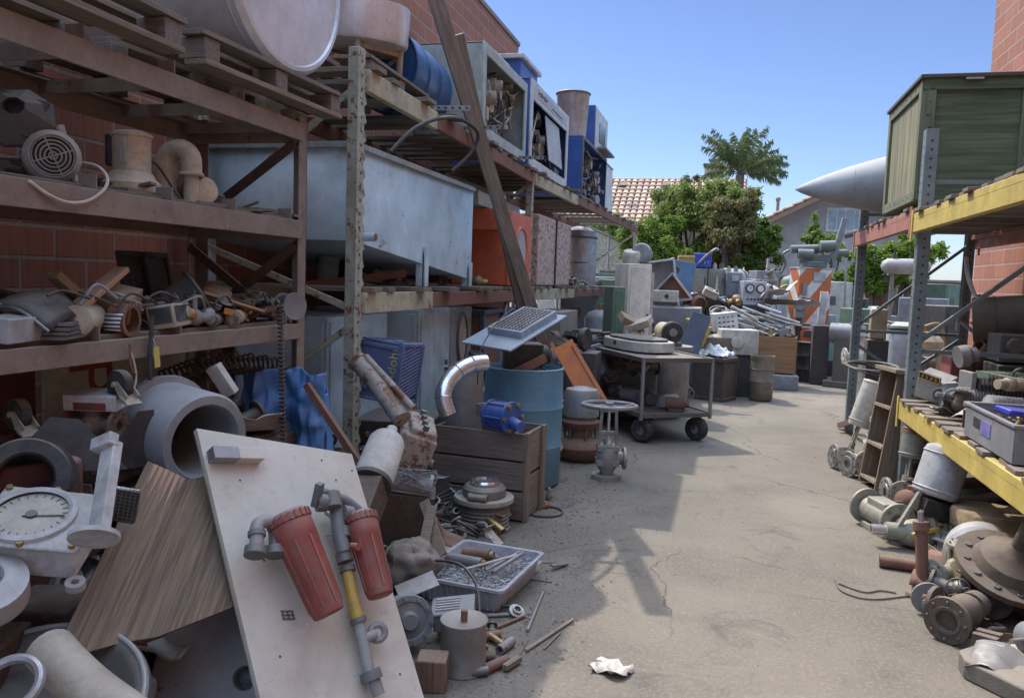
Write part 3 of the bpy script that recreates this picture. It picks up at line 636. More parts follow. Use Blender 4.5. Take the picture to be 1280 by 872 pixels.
# pale blue trough
def trough():
    x1, x0, y0, y1 = -2.12, -3.1, 4.3, 6.55; zt = 2.235; t = T('pale_blue_trough', 'big pale blue steel trough tank on legs in the pallet rack', 'tank', (x1, y0, 1.42)); o = Vector((-x1, -y0, -1.42))
    V = [Vector(p)+o for p in ((x0, y0, 1.69), (x1, y0, 1.69), (x1, y1, 1.48), (x0, y1, 1.48), (x0, y0, zt), (x1, y0, zt), (x1, y1, zt), (x0, y1, zt))]
    g = G(); g.add(V, [(0, 3, 2, 1), (0, 1, 5, 4), (1, 2, 6, 5), (2, 3, 7, 6), (3, 0, 4, 7)]); mk(g, 'shell', SKYB, t, solid=.012)
    g = G()
    for a, b in ((4, 5), (5, 6), (6, 7), (7, 4)): g.bar(V[a]+Vector((0, 0, .0)), V[b], .05, .035)
    mk(g, 'rim', paint((.34, .42, .44), .6, dirt=.5, rust=.3, name='worn_blue_rim'), t, bevel=.003)
    for y, zz in ((y0+.05, 1.68), (5.45, 1.7), (y1-.06, 1.62)):
        for x in (x1+.015, x0):
            g = G(); g.box(Vector((x, y, (1.42+zz)/2))+o, (.02, .07, zz-1.42)); g.box(Vector((x-.03, y-.03, (1.42+zz)/2-.02))+o, (.06, .01, zz-1.46)); mk(g, 'leg', SKYB, t)
    g = G(); p = hX(452, 296, x1); g.cyl(Vector((x1, p.y, p.z))+o, Vector((x1+.09, p.y, p.z))+o, .026, n=16); st = mk(g, 'pipe_stub', SKYB, t); g = G(); g.cyl(Vector((x1+.085, p.y, p.z))+o, Vector((x1+.094, p.y, p.z))+o, .022, n=16); mk(g, 'rusty_cap', RUST, st)
trough()
# orange machine with round window
t = T('orange_machine', 'orange machine with round glazed opening on the middle rack level', 'machine', (-2.4, 7.85, 1.428))
g = G(); g.box((.06, -.3, .3), (.6, .03, .6)); g.box((.34, .1, .36), (.04, .85, .72)); g.box((0, 0, .7), (.7, 1.0, .04)); g.box((-.3, .1, .36), (.03, .8, .72)); g.box((0, .5, .36), (.68, .03, .72)); mk(g, 'body', ORANGE, t, bevel=.008)
g = G(); g.box((.02, -.52, .62), (.64, .05, .2)); mk(g, 'lintel', ORANGE, t, bevel=.006)
g = G(); g.torus((.362, .08, .36), (1, 0, 0), .22, .018, 32, 8); wn = mk(g, 'window', ORANGE, t); g = G(); g.lathe([(0, .0), (.21, 0)], (.366, .08, .36), (1, 0, 0), 32); mk(g, 'pane', paint((.45, .48, .52), .12, dirt=.3), wn)
p = hX(589, 240, -2.1); g = G(); g.box((0, 0, .065), (.1, 1.75, .13)); mk(g, 'channel_box', PGREY, label='long pale green grey channel lying above the orange machine', cat='channel', loc=(-2.3, 7.9, 2.158), bevel=.006, rot=(0, 0, 2))
# pebbled cabinet
t = T('pebbled_cabinet', 'pinkish beige pebble textured cabinet strapped shut in the rack', 'cabinet', (-2.42, 9.75, 1.428))
PEB = N('pebble_board'); v_ = PEB.co(rnd=False); vo = PEB.n('ShaderNodeTexVoronoi'); vo.inputs['Scale'].default_value = 34; PEB.l(v_, vo.inputs['Vector']); cc = PEB.mix(PEB.ramp(vo.outputs['Color'], .2, .5), (.22, .15, .13), (.50, .38, .33)); PEB = PEB.out(cc, .8, 0, vo.outputs['Distance'], .4, .01)
g = G(); g.box((0, 0, .4), (.72, 1.9, .8)); mk(g, 'body', PEB, t, bevel=.012)
g = G(); g.box((.37, -.02, .4), (.012, .05, .82)); g.box((0, -.02, .81), (.75, .05, .012)); mk(g, 'strap', BLACK, t)
for i, (px, py, rr) in enumerate(((724, 297, .3), (722, 328, .24))):
    p = hX(px, py, -2.45); t = T('silver_pot', ('larger upper', 'smaller lower')[i]+' silver dome tank behind the pebbled cabinet', 'tank', (p.x, p.y, 1.428), group='silver dome tanks in the rack')
    hz = p.z-1.428; g = G(); g.lathe([(0, 0), (rr, 0), (rr, hz), (rr*.9, hz+rr*.35), (rr*.6, hz+rr*.55), (0, hz+rr*.65)], n=28); mk(g, 'shell', STEEL, t); g = G(); g.torus((0, 0, hz), (0, 0, 1), rr+.01, .015, 28, 6); mk(g, 'band', DSTEEL, t)
# ---------------------------------------------------------------- kit of machine pieces (each call is one part)
def flange(t, c, ax, r, th=.02, hole=None, nb=8, m=None, name='flange'):
    c = Vector(c); a = Vector(ax).normalized(); hole = r*.35 if hole is None else hole; g = G(); u, v, _ = frame(a)
    g.lathe([(hole, 0), (r*.6, -.004), (r*.6, 0), (r, 0), (r, th), (hole, th), (hole, 0)], c, a, 28)
    for k in range(nb):
        q = c+(u*math.cos(2*math.pi*k/nb)+v*math.sin(2*math.pi*k/nb))*r*.8; g.cyl(q-a*.001, q-a*.008, r*.075, n=6, m=1)
    return mk(g, name, [m or STEEL, DSTEEL], t, bevel=.0015)
def handwheel(t, c, ax, r, m=None):
    c = Vector(c); u, v, a = frame(ax); g = G(); g.torus(c, a, r, r*.075, 36, 8); g.cyl(c-a*.02, c+a*.02, r*.16, n=14)
    for k in range(5):
        d = u*math.cos(2*math.pi*k/5)+v*math.sin(2*math.pi*k/5); g.tube([c, c+d*r*.5-a*.012, c+d*r], r*.055, 6)
    return mk(g, 'handwheel', m or STEEL, t)
def motor_parts(t, c=(0, 0, 0), ax=(1, 0, 0), L=.26, r=.09, m=None, fins=18, foot=True):
    m = m or GREY; c = Vector(c); u, v, a = frame(ax); up = Vector((0, 0, 1)); g = G()
    g.cyl(c, c+a*L*.66, r*.86, n=28)
    for k in range(fins):
        d = u*math.cos(2*math.pi*k/fins)+v*math.sin(2*math.pi*k/fins); g.bar(c+d*r*.9+a*L*.05, c+d*r*.9+a*L*.62, .005, r*.22, d)
    mk(g, 'body', m, t)
    g = G(); g.lathe([(0, -.03), (r*.45, -.028), (r*.95, 0), (r*.98, L*.05), (r*.86, L*.05)], c, a, 24); g.cyl(c-a*.09, c-a*.02, r*.14, n=12, m=1); mk(g, 'end_bell', [m, STEEL], t)
    g = G(); p = c+a*L*.64; g.lathe([(r*.9, 0), (r*1.03, .005), (r*1.03, L*.28), (r*.85, L*.35), (r*.8, L*.352)], p, a, 24)
    e = p+a*L*.352
    for q in (.75, .6, .45, .3, .14): g.torus(e-a*.003, a, r*q, r*.035, 24, 4)
    for k in range(4):
        d = u*math.cos(math.pi*k/2+.4)+v*math.sin(math.pi*k/2+.4); g.bar(e-a*.003, e-a*.003+d*r*.84, r*.05, .004, a)
    mk(g, 'fan_cover', m, t)
    g = G(); g.lathe([(0, 0), (r*.8, 0)], e-a*.02, a, 20); mk(g, 'fan_recess', BLACK, t)
    sd = a.cross(up); g = G()
    if sd.length > .3 and foot:
        for s_ in (-1, 1): g.box((c+a*L*.33+sd*s_*r*.7-up*r*.92), (L*.4 if abs(a.x) > .5 else r*.4, r*.4 if abs(a.x) > .5 else L*.4, r*.2))
        mk(g, 'foot', m, t, bevel=.004)
        g = G(); g.box(c+a*L*.3+up*r*1.05, (L*.3, r*.8, r*.45) if abs(a.x) > .5 else (r*.8, L*.3, r*.45)); mk(g, 'terminal_box', m, t, bevel=.005)
def canister(t, c, ax, L, r, m, name='canister', dome=.25, band=True):
    c = Vector(c); a = Vector(ax).normalized(); g = G()
    g.lathe([(0, 0), (r*.92, 0), (r, .012), (r, L-r*dome), (r*.93, L-r*dome*.4), (r*.6, L-r*dome*.05), (0, L)], c, a, 30); o = mk(g, name, m, t)
    if band: g = G(); g.torus(c+a*L*.12, a, r+.001, .006, 30, 6); g.torus(c+a*(L-r*dome-.01), a, r+.001, .005, 30, 6); mk(g, 'band', m, o)
    return o
def solo(g, name, m, label, cat, loc=None, rot=None, **k): return mk(g, name, m, label=label, cat=cat, loc=loc, rot=rot, **k)

# ---------------------------------------------------------------- right-hand rack
BG = paint((.15, .19, .20), .5, dirt=.45, rust=.15, name='blue_grey_rack_paint', dcol=(.26, .25, .23)); BYEL = paint((.52, .40, .10), .6, dirt=.35, rust=.15, name='faded_yellow_paint', dcol=(.30, .23, .12)); PINK = paint((.40, .17, .13), .6, dirt=.3, rust=.2, name='faded_red_paint')
def right_rack():
    xf, xr = 1.3, 2.37; ys = (3.55, 6.3, 9.0); t = T('yellow_rack', 'blue grey perforated pallet rack with faded yellow and pink beams at the right', 'rack', (1.8, 6.3, 0)); o = Vector((-1.8, -6.3, 0))
    for y in ys:
        for x in (xf, xr):
            g = G(); h = 2.64; s_ = 1 if x == xf else -1
            g.box(Vector((x-.005*s_, y-.0, h/2))+o, (.006, .085, h)); g.box(Vector((x+.035*s_, y-.042, h/2))+o, (.08, .006, h)); g.box(Vector((x+.035*s_, y+.042, h/2))+o, (.08, .006, h)); g.box(Vector((x, y, .005))+o, (.12, .13, .01))
            u_ = mk(g, 'upright', BG, t, bevel=.002); g = G(); k = .08
            while k < h-.04:
                g.cyl(Vector((x+.035*s_, y-.046, k))+o, Vector((x+.035*s_, y-.0465, k))+o, .009, n=8)
                for q in (-.018, .018): g.cyl(Vector((x-.0085*s_, y+q, k+.02))+o, Vector((x-.009*s_, y+q, k+.02))+o, .006, n=6)
                k += .062
            mk(g, 'slots', BLACK, u_)
        for a, b in (((xf, .25), (xr, 1.05)), ((xf, 1.12), (xr, 2.0)), ((xf, 1.08), (xr, 1.08)), ((xf, .2), (xr, .2)), ((xf, 2.28), (xr, 2.28)), ((xf, .95), (xr, .3))):
            if y == 6.3 and a[1] in (.25, .95): continue
            g = G(); g.bar(Vector((a[0]+.03, y, a[1]))+o, Vector((b[0]-.03, y, b[1]))+o, .03, .035, (0, 1, 0)); mk(g, 'brace', BG, t)
    for (ya, yb, z, m) in ((3.55, 6.3, 2.05, BYEL), (6.3, 9.0, 2.08, PINK), (3.55, 6.3, .72, BYEL)):
        for x in (xf, xr):
            g = G(); g.box(Vector((x-.025 if x == xf else x+.02, (ya+yb)/2, z-.065))+o, (.045, yb-ya-.01, .13)); g.box(Vector((x-.006 if x == xf else x, (ya+yb)/2, z-.02))+o, (.085, yb-ya-.09, .045)); mk(g, 'beam', m, t, bevel=.005)
            for yy in (ya+.03, yb-.03):
                g = G(); g.box(Vector((x-.052 if x == xf else x+.046, yy, z-.08))+o, (.008, .045, .22)); mk(g, 'beam_bracket', m, t)
        rnd = random.Random(int(z*10)+int(ya)); k = ya+.15
        while k < yb-.1:
            w_ = rnd.uniform(.09, .15); g = G(); g.box(Vector(((xf+xr)/2+rnd.uniform(-.03, .03), k, z+.014))+o, (xr-xf+.1, w_, .022), (0, 0, rnd.uniform(-2, 2))); mk(g, 'deck_board', WX if rnd.random() < .5 else GWX, t, bevel=.002); k += w_+rnd.uniform(.02, .12)
right_rack()
# green crate
def green_crate():
    a = hd(1145, 240, 6.05); tp = hd(1145, 100, 6.05); x0, y0 = a.x, a.y; z0 = 2.112; h = tp.z-z0; far = hX(1114, 140, x0); D = far.y-y0; W = 1.9
    t = T('green_crate', 'big weathered green plywood crate with framed panels on the right rack', 'crate', (x0+W/2, y0+D/2, z0), (0, 0, 0)); GW = wood((.14, .19, .09), 0, (.05, .08, .045), name='green_stained_ply', grain=25); GV = wood((.20, .22, .13), 2, (.10, .12, .075), name='green_batten', grain=40); EW = wood((.34, .29, .17), 2, (.07, .10, .06), name='yellowish_end_ply', grain=14)
    g = G()
    for k in (-.7, 0, .7): g.box((k, 0, .04), (.09, D, .08))
    mk(g, 'skid', GWY, t, bevel=.004)
    g = G(); g.box((0, 0, .08+(h-.08)/2), (W-.05, D-.05, h-.09)); mk(g, 'panel', GW, t)
    g = G(); g.box((-W/2+.018, 0, .08+(h-.08)/2), (.02, D-.06, h-.1)); mk(g, 'end_panel', EW, t)  # end panel paler and yellower than the long sides
    for y in (-D/2+.01, D/2-.01):
        for x in (-W/2+.05, -W/2+.70, 0.33, W/2-.05):
            g = G(); g.box((x, y, .08+(h-.08)/2), (.075, .03, h-.1)); mk(g, 'batten', GV, t, bevel=.003)
        for z in (.12, h-.05):
            g = G(); g.box((0, y+(.002 if y > 0 else -.002), z), (W, .03, .085)); mk(g, 'batten', GW, t, bevel=.003)
    for y in (-D/2+.045, D/2-.045): g = G(); g.box((-W/2+.001, y, .08+(h-.08)/2), (.03, .085, h-.1)); mk(g, 'batten', GV, t, bevel=.003)
    for z in (.12, h-.05): g = G(); g.box((-W/2+.003, 0, z), (.03, D-.01, .08)); mk(g, 'batten', GV, t, bevel=.003)
    g = G(); rr_ = random.Random(5)
    for x in (-W/2+.05, -W/2+.70, 0.33, W/2-.05):
        for q in range(9): g.cyl((x+rr_.uniform(-.02, .02), -D/2-.006, .14+q*(h-.22)/8), (x, -D/2-.0085, .14+q*(h-.22)/8), .006, n=6)
    for q in range(8): g.cyl((-W/2-.016, -D/2+.05+q*(D-.1)/7, h-.05), (-W/2-.013, -D/2+.05+q*(D-.1)/7, h-.05), .006, n=6); g.cyl((-W/2-.016, -D/2+.05+q*(D-.1)/7, .12), (-W/2-.013, -D/2+.05+q*(D-.1)/7, .12), .006, n=6)
    mk(g, 'nail_heads', RUSTD, t)
    g = G(); g.box((0, 0, h+.005), (W+.06, D+.06, .03)); mk(g, 'lid', wood((.10, .09, .07), 0, name='dark_lid'), t, bevel=.004)
    g = G(); g.box((-W/2+.33, -D/2-.03, h-.02), (.12, .01, .015)); mk(g, 'hasp', STEEL, t)
green_crate()
# nose cone
n0 = hd(993, 237, 8.1); t = T('nose_cone', 'pale grey pointed aircraft drop tank jutting from the right rack towards the aisle', 'tank', (n0.x, n0.y, n0.z), (0, -3.0, -2))
g = G(); prof = [(0, 0)]
for i in range(1, 25):
    s_ = i/24; prof.append((.345*math.sin(math.pi/2*s_)**.8*(1 if s_ < 1 else 1), 1.55*s_))
prof += [(.345, 2.0), (.30, 2.1), (0, 2.15)]; g.lathe(prof, (0, 0, 0), (1, 0, 0), 48); mk(g, 'shell', paint((.34, .36, .38), .62, dirt=.35, name='primer_grey', scale=2, dcol=(.3, .29, .28)), t)
for i_, xx in enumerate((.55, .9)): g = G(); rr = .345*math.sin(math.pi/2*xx/1.55)**.8; g.torus((xx, 0, 0), (1, 0, 0), rr+.0005, .002, 48, 6); mk(g, 'seam', GREY, t)
g = G(); g.box((1.2, 0, -.36), (.06, .5, .07)); mk(g, 'cradle', GWY, t)

# shelf level behind the yellow beam
def place_box(px, py, z): return hZ(px, py, z)
# steel tote with blue patch
TOTE = paint((.22, .23, .26), .5, dirt=.5, rust=.15, name='tote_grey'); 
def tote():
    c = hd(1224, 568, 4.35); t = T('steel_tote', 'grey steel tote box with faded blue patches hanging over the yellow beam', 'box', (1.56, 4.35, .752), (0, 0, 0))
    W, D, H = .56, .75, .17
    g = G(); 
    for s_ in (-1, 1): g.box((s_*W/2, 0, H/2), (.012, D, H)); g.box((0, s_*D/2, H/2), (W, .012, H))
    g.box((0, 0, .006), (W, D, .012)); mk(g, 'body', TOTE, t, bevel=.003)
    g = G()
    for s_ in (-1, 1): g.box((s_*(W/2+.004), 0, H), (.022, D+.03, .016)); g.box((0, s_*(D/2+.004), H+.001), (W-.0, .022, .016))
    mk(g, 'rim', TOTE, t, bevel=.003)
    g = G(); g.box((-W/2-.0075, D/2-.22, .10), (.004, .12, .05), m=0); mk(g, 'handle_slot', BLACK, t)
    g = G(); g.box((-W/2-.0078, .02, .09), (.003, .16, .07)); g.box((W*.02, -D/2-.0078, .10), (.14, .003, .07)); mk(g, 'blue_patch', paint((.16, .15, .42), .5, dirt=.6, name='faded_blue_patch', dcol=(.24, .24, .27)), t)
    return t
tote()
for i, (px, py) in enumerate(((1214, 497), (1253, 510))):
    d = 4.95 if i == 0 else 4.6; p = hd(px, py, d); t = T('steel_bellows', ('left', 'right')[i]+' ribbed metal bellows of the pair above the steel tote', 'bellows', p, (0, 4, 14), 'metal bellows on the right rack')
    g = G(); r = .062 if i == 0 else .07; L = .2; prof = [(0, -L/2-.03), (r*.35, -L/2-.03), (r*.4, -L/2)]
    for k in range(11): x = -L/2+.012+k*L/11; prof += [(r*.8, x), (r, x+.004), (r, x+.009), (r*.8, x+.013)]
    prof += [(r*.8, L/2), (0, L/2)]; g.lathe(prof, (0, 0, 0), (1, 0, 0), 30); mk(g, 'bellows', GALVD, t)
    g = G(); g.cyl((-L/2-.12, 0, 0), (-L/2-.02, 0, 0), r*.22, n=12); mk(g, 'rod', STEEL, t); g = G(); g.lathe([(0, 0), (r*1.05, 0), (r*1.05, .01), (0, .01)], (L/2-.002, 0, 0), (1, 0, 0), 28); mk(g, 'end_cap', DSTEEL, t)
    g = G(); g.box((0, 0, -(p.z-.752)/2-.02), (.1, .08, max(.03, p.z-.752-.05))); mk(g, 'foot', DSTEEL, t)
# control box with label
p = hd(1172, 462, 5.5); t = T('control_box', 'tilted grey control box with yellow and black name plate, left end of the rack shelf', 'box', (p.x, p.y, .86), (18, 14, -35))
g = G(); g.box((0, 0, 0), (.2, .16, .17)); mk(g, 'body', LGREY, t, bevel=.008); g = G(); g.box((-.02, -.083, .095), (.15, .012, .05)); mk(g, 'name_plate', BLACK, t)
g = G()
for k in (-.075, .075): g.box((-.02+k*.93, -.0905, .095), (.006, .002, .048))
for k in (-.022, .022): g.box((-.02, -.0905, .095+k), (.14, .002, .005))
for k in range(4): g.box((-.065+k*.03, -.0905, .095), (.008, .002, .022), (0, 20*(-1)**k, 0))
mk(g, 'name_plate_print', YEL, t); g = G(); g.cyl((.1, 0, .02), (.17, 0, .02), .04, n=16); g.cyl((.1, -.03, .07), (.14, -.03, .09), .02, n=12); mk(g, 'gland', DSTEEL, t)
g = G(); g.lathe([(0, 0), (.075, 0), (.075, .06), (.05, .09), (.05, .12), (0, .12)], (0, 0, 0), (1, .2, .2), 20); g.cyl((.05, 0, 0), (.1, .08, .03), .03, n=12); solo(g, 'cast_pump', GALVD, 'small cast pump head beside the tilted control box', 'pump', hd(1197, 446, 5.4))
t = T('finned_motor', 'dark finned heat exchanger with green top fins on the right rack shelf', 'machine', hd(1247, 492, 5.0)*1, (0, 0, 12)); t.location.z = .752
g = G()
for k in range(15): g.box((-.16+k*.023, 0, .13), (.006, .2, .22))
mk(g, 'fins', DARK, t)
g = G(); g.cyl((-.16, 0, .13), (.18, 0, .13), .07, n=20); g.box((0, 0, .015), (.36, .2, .03)); mk(g, 'core', DSTEEL, t)
g = G()
for k in range(12): g.box((-.1+k*.023, 0, .255), (.008, .16, .03))
mk(g, 'green_fins', GGREEN, t)
g = G(); g.box((-.19, -.0, .14), (.03, .16, .26)); mk(g, 'end_plate', GALVD, t, bevel=.004)
p = hd(1262, 448, 4.6); g = G(); g.prism([(-.16, 0, 0), (.18, -.05, 0), (.2, .03, 0), (-.05, .03, 0)], .006); solo(g, 'bare_plate', BEIGE, 'thin pale blade shaped plate lying over the finned exchanger', 'plate', (p.x, p.y, 1.03), (3, 8, 10))
p = hd(1196, 478, 5.15); t = T('pillow_bearing', 'cast grey pillow bearing block in front of the control box', 'bearing', (p.x, p.y, .752), (0, 0, -25)); g = G(); g.box((0, 0, .02), (.14, .06, .04)); g.cyl((0, -.035, .085), (0, .035, .085), .062, n=24); mk(g, 'housing', GALVD, t, bevel=.004); g = G(); g.pipe((0, -.045, .085), (0, .045, .085), .042, .024); mk(g, 'inner_ring', CHROME, t)
t = T('clamp_valve', 'dirty cast clamp valve lying above the right bellows', 'valve', hd(1262, 480, 4.75), (0, 0, 30)); g = G(); g.cyl((-.09, 0, 0), (.0, 0, 0), .03, n=16); g.cyl((.02, 0, -.01), (.1, 0, .0), .036, n=16); g.ball((0, 0, 0), .045); mk(g, 'body', BEIGE, t); g = G(); g.tube([(0, 0, .02), (.01, -.02, .08), (.03, -.05, .1)], .008); mk(g, 'lever', DSTEEL, t); flange(t, (.1, 0, 0), (-1, 0, 0), .045, .012, .02, 4, GALVD)
for i, (px, py, a) in enumerate(((1158, 493, 0), (1180, 504, 5))):
    g = G(); g.box((0, 0, .05), (.2, .006, .1)); g.box((0, .03, .003), (.2, .06, .006)); solo(g, 'angle_bracket', RUSTD, ('left', 'right')[i]+' rusty angle bracket standing just behind the yellow beam', 'bracket', (1.44, 5.45-i*.42, .748), (0, 0, a+4), group='rusty angle brackets on the right rack')
for i in range(5):
    rnd = random.Random(i); g = G(); p = (1.42+rnd.uniform(0, .3), 5.95-i*.09, .77); g.cyl((-.05, 0, 0), (.05, 0, 0), .013+.004*(i % 3), n=10); g.cyl((-.06, 0, 0), (-.04, 0, 0), .024, n=6, m=1); solo(g, 'pipe_fitting', [BRASS, BEIGE], ('short', 'stubby', 'longer', 'thick', 'small')[i]+' pipe fitting lying on the shelf below the control box', 'fitting', p, (0, 0, 20+37*i), group='pipe fittings on the right rack')
for i in range(7):
    g = G(); rnd = random.Random(i+20); g.cyl((0, -.02, 0), (0, .03, 0), .012+.003*(i % 2), n=10); g.cyl((0, .028, 0), (0, .036, 0), .02, n=6); solo(g, 'copper_fitting', RUST if i % 2 else BRASS, 'small coppery fitting loose inside the grey steel tote', 'fitting', (1.36+rnd.uniform(0, .12), 4.45+rnd.uniform(0, .25), .785+.012*i), (10*i, 0, 50*i), group='fittings inside the steel tote')
g = G(); g.box((0, 0, 0), (.3, .12, .03)); solo(g, 'blue_tray', paint((.03, .05, .45), .4, dirt=.3, name='royal_blue'), 'royal blue plastic tray lying in the grey steel tote', 'tray', (1.54, 4.62, .90), (4, 6, 20), bevel=.006)

# ---- things on the ground along the right
def tilt_valve(label, base, dirv, L, r, m, cyl_r, cyl_L, cm, fl=((-1, -.3, .1), (-.3, -1, .1)), fr=.1, name='actuated_valve', band=None):
    """valve lying on the ground with its actuator cylinder propped up along dirv"""
    t = T(name, label, 'valve', base); d = Vector(dirv).normalized(); c = Vector((0, 0, fr)); g = G(); g.ball(c, fr*.62, 18); g.cyl(c, c+d*L*.5, fr*.35, fr*.28, 16); mk(g, 'body', m, t)
    for i, f in enumerate(fl):
        f = Vector(f).normalized(); g = G(); g.cyl(c, c+f*fr*1.0, fr*.45, n=16); mk(g, 'neck', m, t); flange(t, c+f*fr*1.25, -f, fr, fr*.22, fr*.32, 8, STEEL if i == 0 else m)
    g = G(); u, v, _ = frame(d)
    for s_ in (-1, 1): g.bar(c+d*L*.35+u*s_*fr*.38, c+d*L+u*s_*fr*.42, .014, .02)
    mk(g, 'yoke', m, t); g = G(); g.cyl(c+d*L*.3, c+d*L, .01, n=8); mk(g, 'stem', CHROME, t)
    canister(t, c+d*L, d, cyl_L, cyl_r, cm, 'actuator', .1)
    if band: g = G(); g.cyl(c+d*(L+cyl_L*.75), c+d*(L+cyl_L+.01), cyl_r*1.03, n=24); mk(g, 'end_cover', band, t)
    return t
VG = paint((.34, .33, .27), .6, metal=.2, dirt=.6, rust=.15, name='valve_grey_green')
a = gr(1050, 588); cyl = LGREY
tilt_valve('flanged valve with tall pale cylinder actuator, farther of the leaning pair', a+Vector((.06, .1, 0)), (.28, .05, 1), .28, .1, VG, .09, .4, OFFW, fr=.098)
a = gr(1072, 596)
tilt_valve('flanged valve wrapped in yellow tape with slim pale actuator, nearer of the leaning pair', a+Vector((.02, .05, 0)), (.30, .12, 1), .34, .1, VG, .05, .3, OFFW, fl=((-1, -.65, .0), (.3, -1, .2)), fr=.105)
g = G(); g.torus((0, 0, 0), (1, .65, 0), .062, .022, 24, 8); solo(g, 'yellow_tape', YEL, 'torn yellow tape wrapped round the nearer flanged valve neck', 'tape', a+Vector((-.035, .015, .108)))
def wood_unit():
    b = gr(1084, 612); t = T('wooden_shelf_box', 'weathered wooden box shelf with three slanting compartments beside the rack post', 'shelf', b+Vector((.17, .12, .0)), (0, 7, 12))
    W, D, H = .34, .30, .92
    for y in (-D/2, D/2): g = G(); g.box((0, y, H/2), (W, .02, H)); mk(g, 'side', wood((.28, .19, .13), 2), t, bevel=.003)
    g = G(); g.box((W/2, 0, H/2), (.015, D, H)); mk(g, 'back', WZ, t)
    for z in (.03, .3, .6, .9): g = G(); g.box((-.005, 0, z), (W, D-.02, .025) if z < .9 else (W+.06, D+.08, .03), (0, 6, 0) if z < .9 else (0, 0, 0)); mk(g, 'shelf_board', WX, t, bevel=.003)
wood_unit()
a = gr(1118, 645); tilt_valve('valve with grey green actuator and brown cap beside the rack foot', a+Vector((.1, .25, 0)), (.12, .15, 1), .25, .1, VG, .075, .22, paint((.30, .32, .28), .5, name='sage_paint', dirt=.5), fl=((-1, -.2, .0), (-.2, -1, .05)), fr=.105, band=RUST)
for i, (px, py, r) in enumerate(((1093, 624, .1), (1112, 642, .1))):
    p = gr(px, py+18); 
t = T('flanged_pump', 'low green grey pump with two bolted round flanges on the ground by the rack foot', 'pump', gr(1104, 668)+Vector((.0, .05, 0)), (0, 0, 20))
g = G(); g.cyl((0, .16, .11), (0, -.14, .11), .075, n=24); g.box((0, 0, .16), (.11, .2, .09)); g.box((0, 0, .02), (.14, .26, .04)); mk(g, 'body', VG, t, bevel=.006); flange(t, (0, .2, .115), (0, -1, 0), .115, .02, .05, 8, VG); flange(t, (0, -.17, .115), (0, 1, 0), .115, .02, .05, 8, VG); g = G(); g.lathe([(0, 0), (.035, 0), (.03, .03), (0, .04)], (0, -.19, .115), (0, -1, 0), 16); mk(g, 'hub', STEEL, t)
# big canister on yoke
t = T('canister_valve', 'valve with large domed grey canister actuator and yellow striped yoke on the ground', 'valve', gr(1150, 692)+Vector((.02, .1, 0)), (0, 0, 0))
d = Vector((.25, .12, 1)).normalized(); canister(t, Vector((.06, .03, .32)), d, .3, .125, LGREY, 'canister', .35)
g = G(); g.box((.06, .02, .25), (.2, .14, .1), (5, 14, 20)); mk(g, 'striped_base', [BLACK], t, bevel=.005)
g = G(); g.box((.02, -.062, .235), (.12, .006, .012), (5, 14, 20)); g.box((.0, -.09, .13), (.16, .02, .02), (5, -14, 20)); mk(g, 'yellow_stripe', YEL, t)
g = G(); g.bar((-.17, -.05, .06), (-.02, -.02, .36), .03, .02); g.bar((.1, -.08, .05), (.02, -.02, .26), .035, .03); mk(g, 'yoke', VG, t); g = G(); g.ball((-.02, 0, .09), .085, 18, sc=(1.5, 1, 1)); g.cyl((-.2, -.03, .1), (.14, 0, .09), .05, n=18); mk(g, 'body', VG, t)
g = G(); g.pipe((-.28, -.04, .1), (-.17, -.03, .1), .032, .022); mk(g, 'pipe_end', CHROME, t); flange(t, (.16, 0, .09), (-1, 0, 0), .085, .02, .03, 8, VG)
t = T('tree_stump', 'pale round sawn stump slab under the yellow shelf beam', 'stump', gr(1232, 720)+Vector((.08, .25, 0)))
g = G(); rnd = random.Random(4)
prof = [(0, .30), (.19, .30), (.2, .285), (.195, .2), (.15, .17), (.13, 0), (0, 0)]; g.lathe(prof, n=18); g.v = [(x*(1+.06*math.sin(5*math.atan2(y, x))), y*(1+.05*math.cos(3*math.atan2(y, x))), z) for x, y, z in g.v]; mk(g, 'stump_body', wood((.42, .33, .20), 0, (.25, .18, .1), name='sawn_wood', grain=20), t)
g = G(); g.pipe((-.1, 0, .033), (.13, .02, .033), .033, .026); solo(g, 'rusty_pipe', RUST, 'short rusty pipe lying on the concrete before the canister valve', 'pipe', gr(1124, 712), (0, 0, -12))
t = T('axle_shaft', 'rusty axle shaft standing upright on its round hub', 'axle', gr(1155, 748)+Vector((0, .02, 0)), (-8, -4, 0)); g = G(); g.lathe([(0, 0), (.075, 0), (.08, .012), (.075, .024), (.05, .03), (.05, .06), (.03, .08), (.028, .32), (.038, .33), (.036, .37), (0, .37)], n=26); mk(g, 'shaft', RUST, t); g = G(); g.cyl((0, 0, .37), (0, 0, .42), .014, n=10); mk(g, 'spline', STEEL, t)
g = G(); g.cyl((0, -.06, .045), (0, -.02, .045), .03, n=16); g.lathe([(.03, 0), (.075, 0), (.075, .012), (.03, .012)], (0, -.03, .078), (0, 1, 0), 24); solo(g, 'wheel_hub', GALVD, 'small bright wheel hub lying against the axle shaft foot', 'hub', gr(1157, 765))
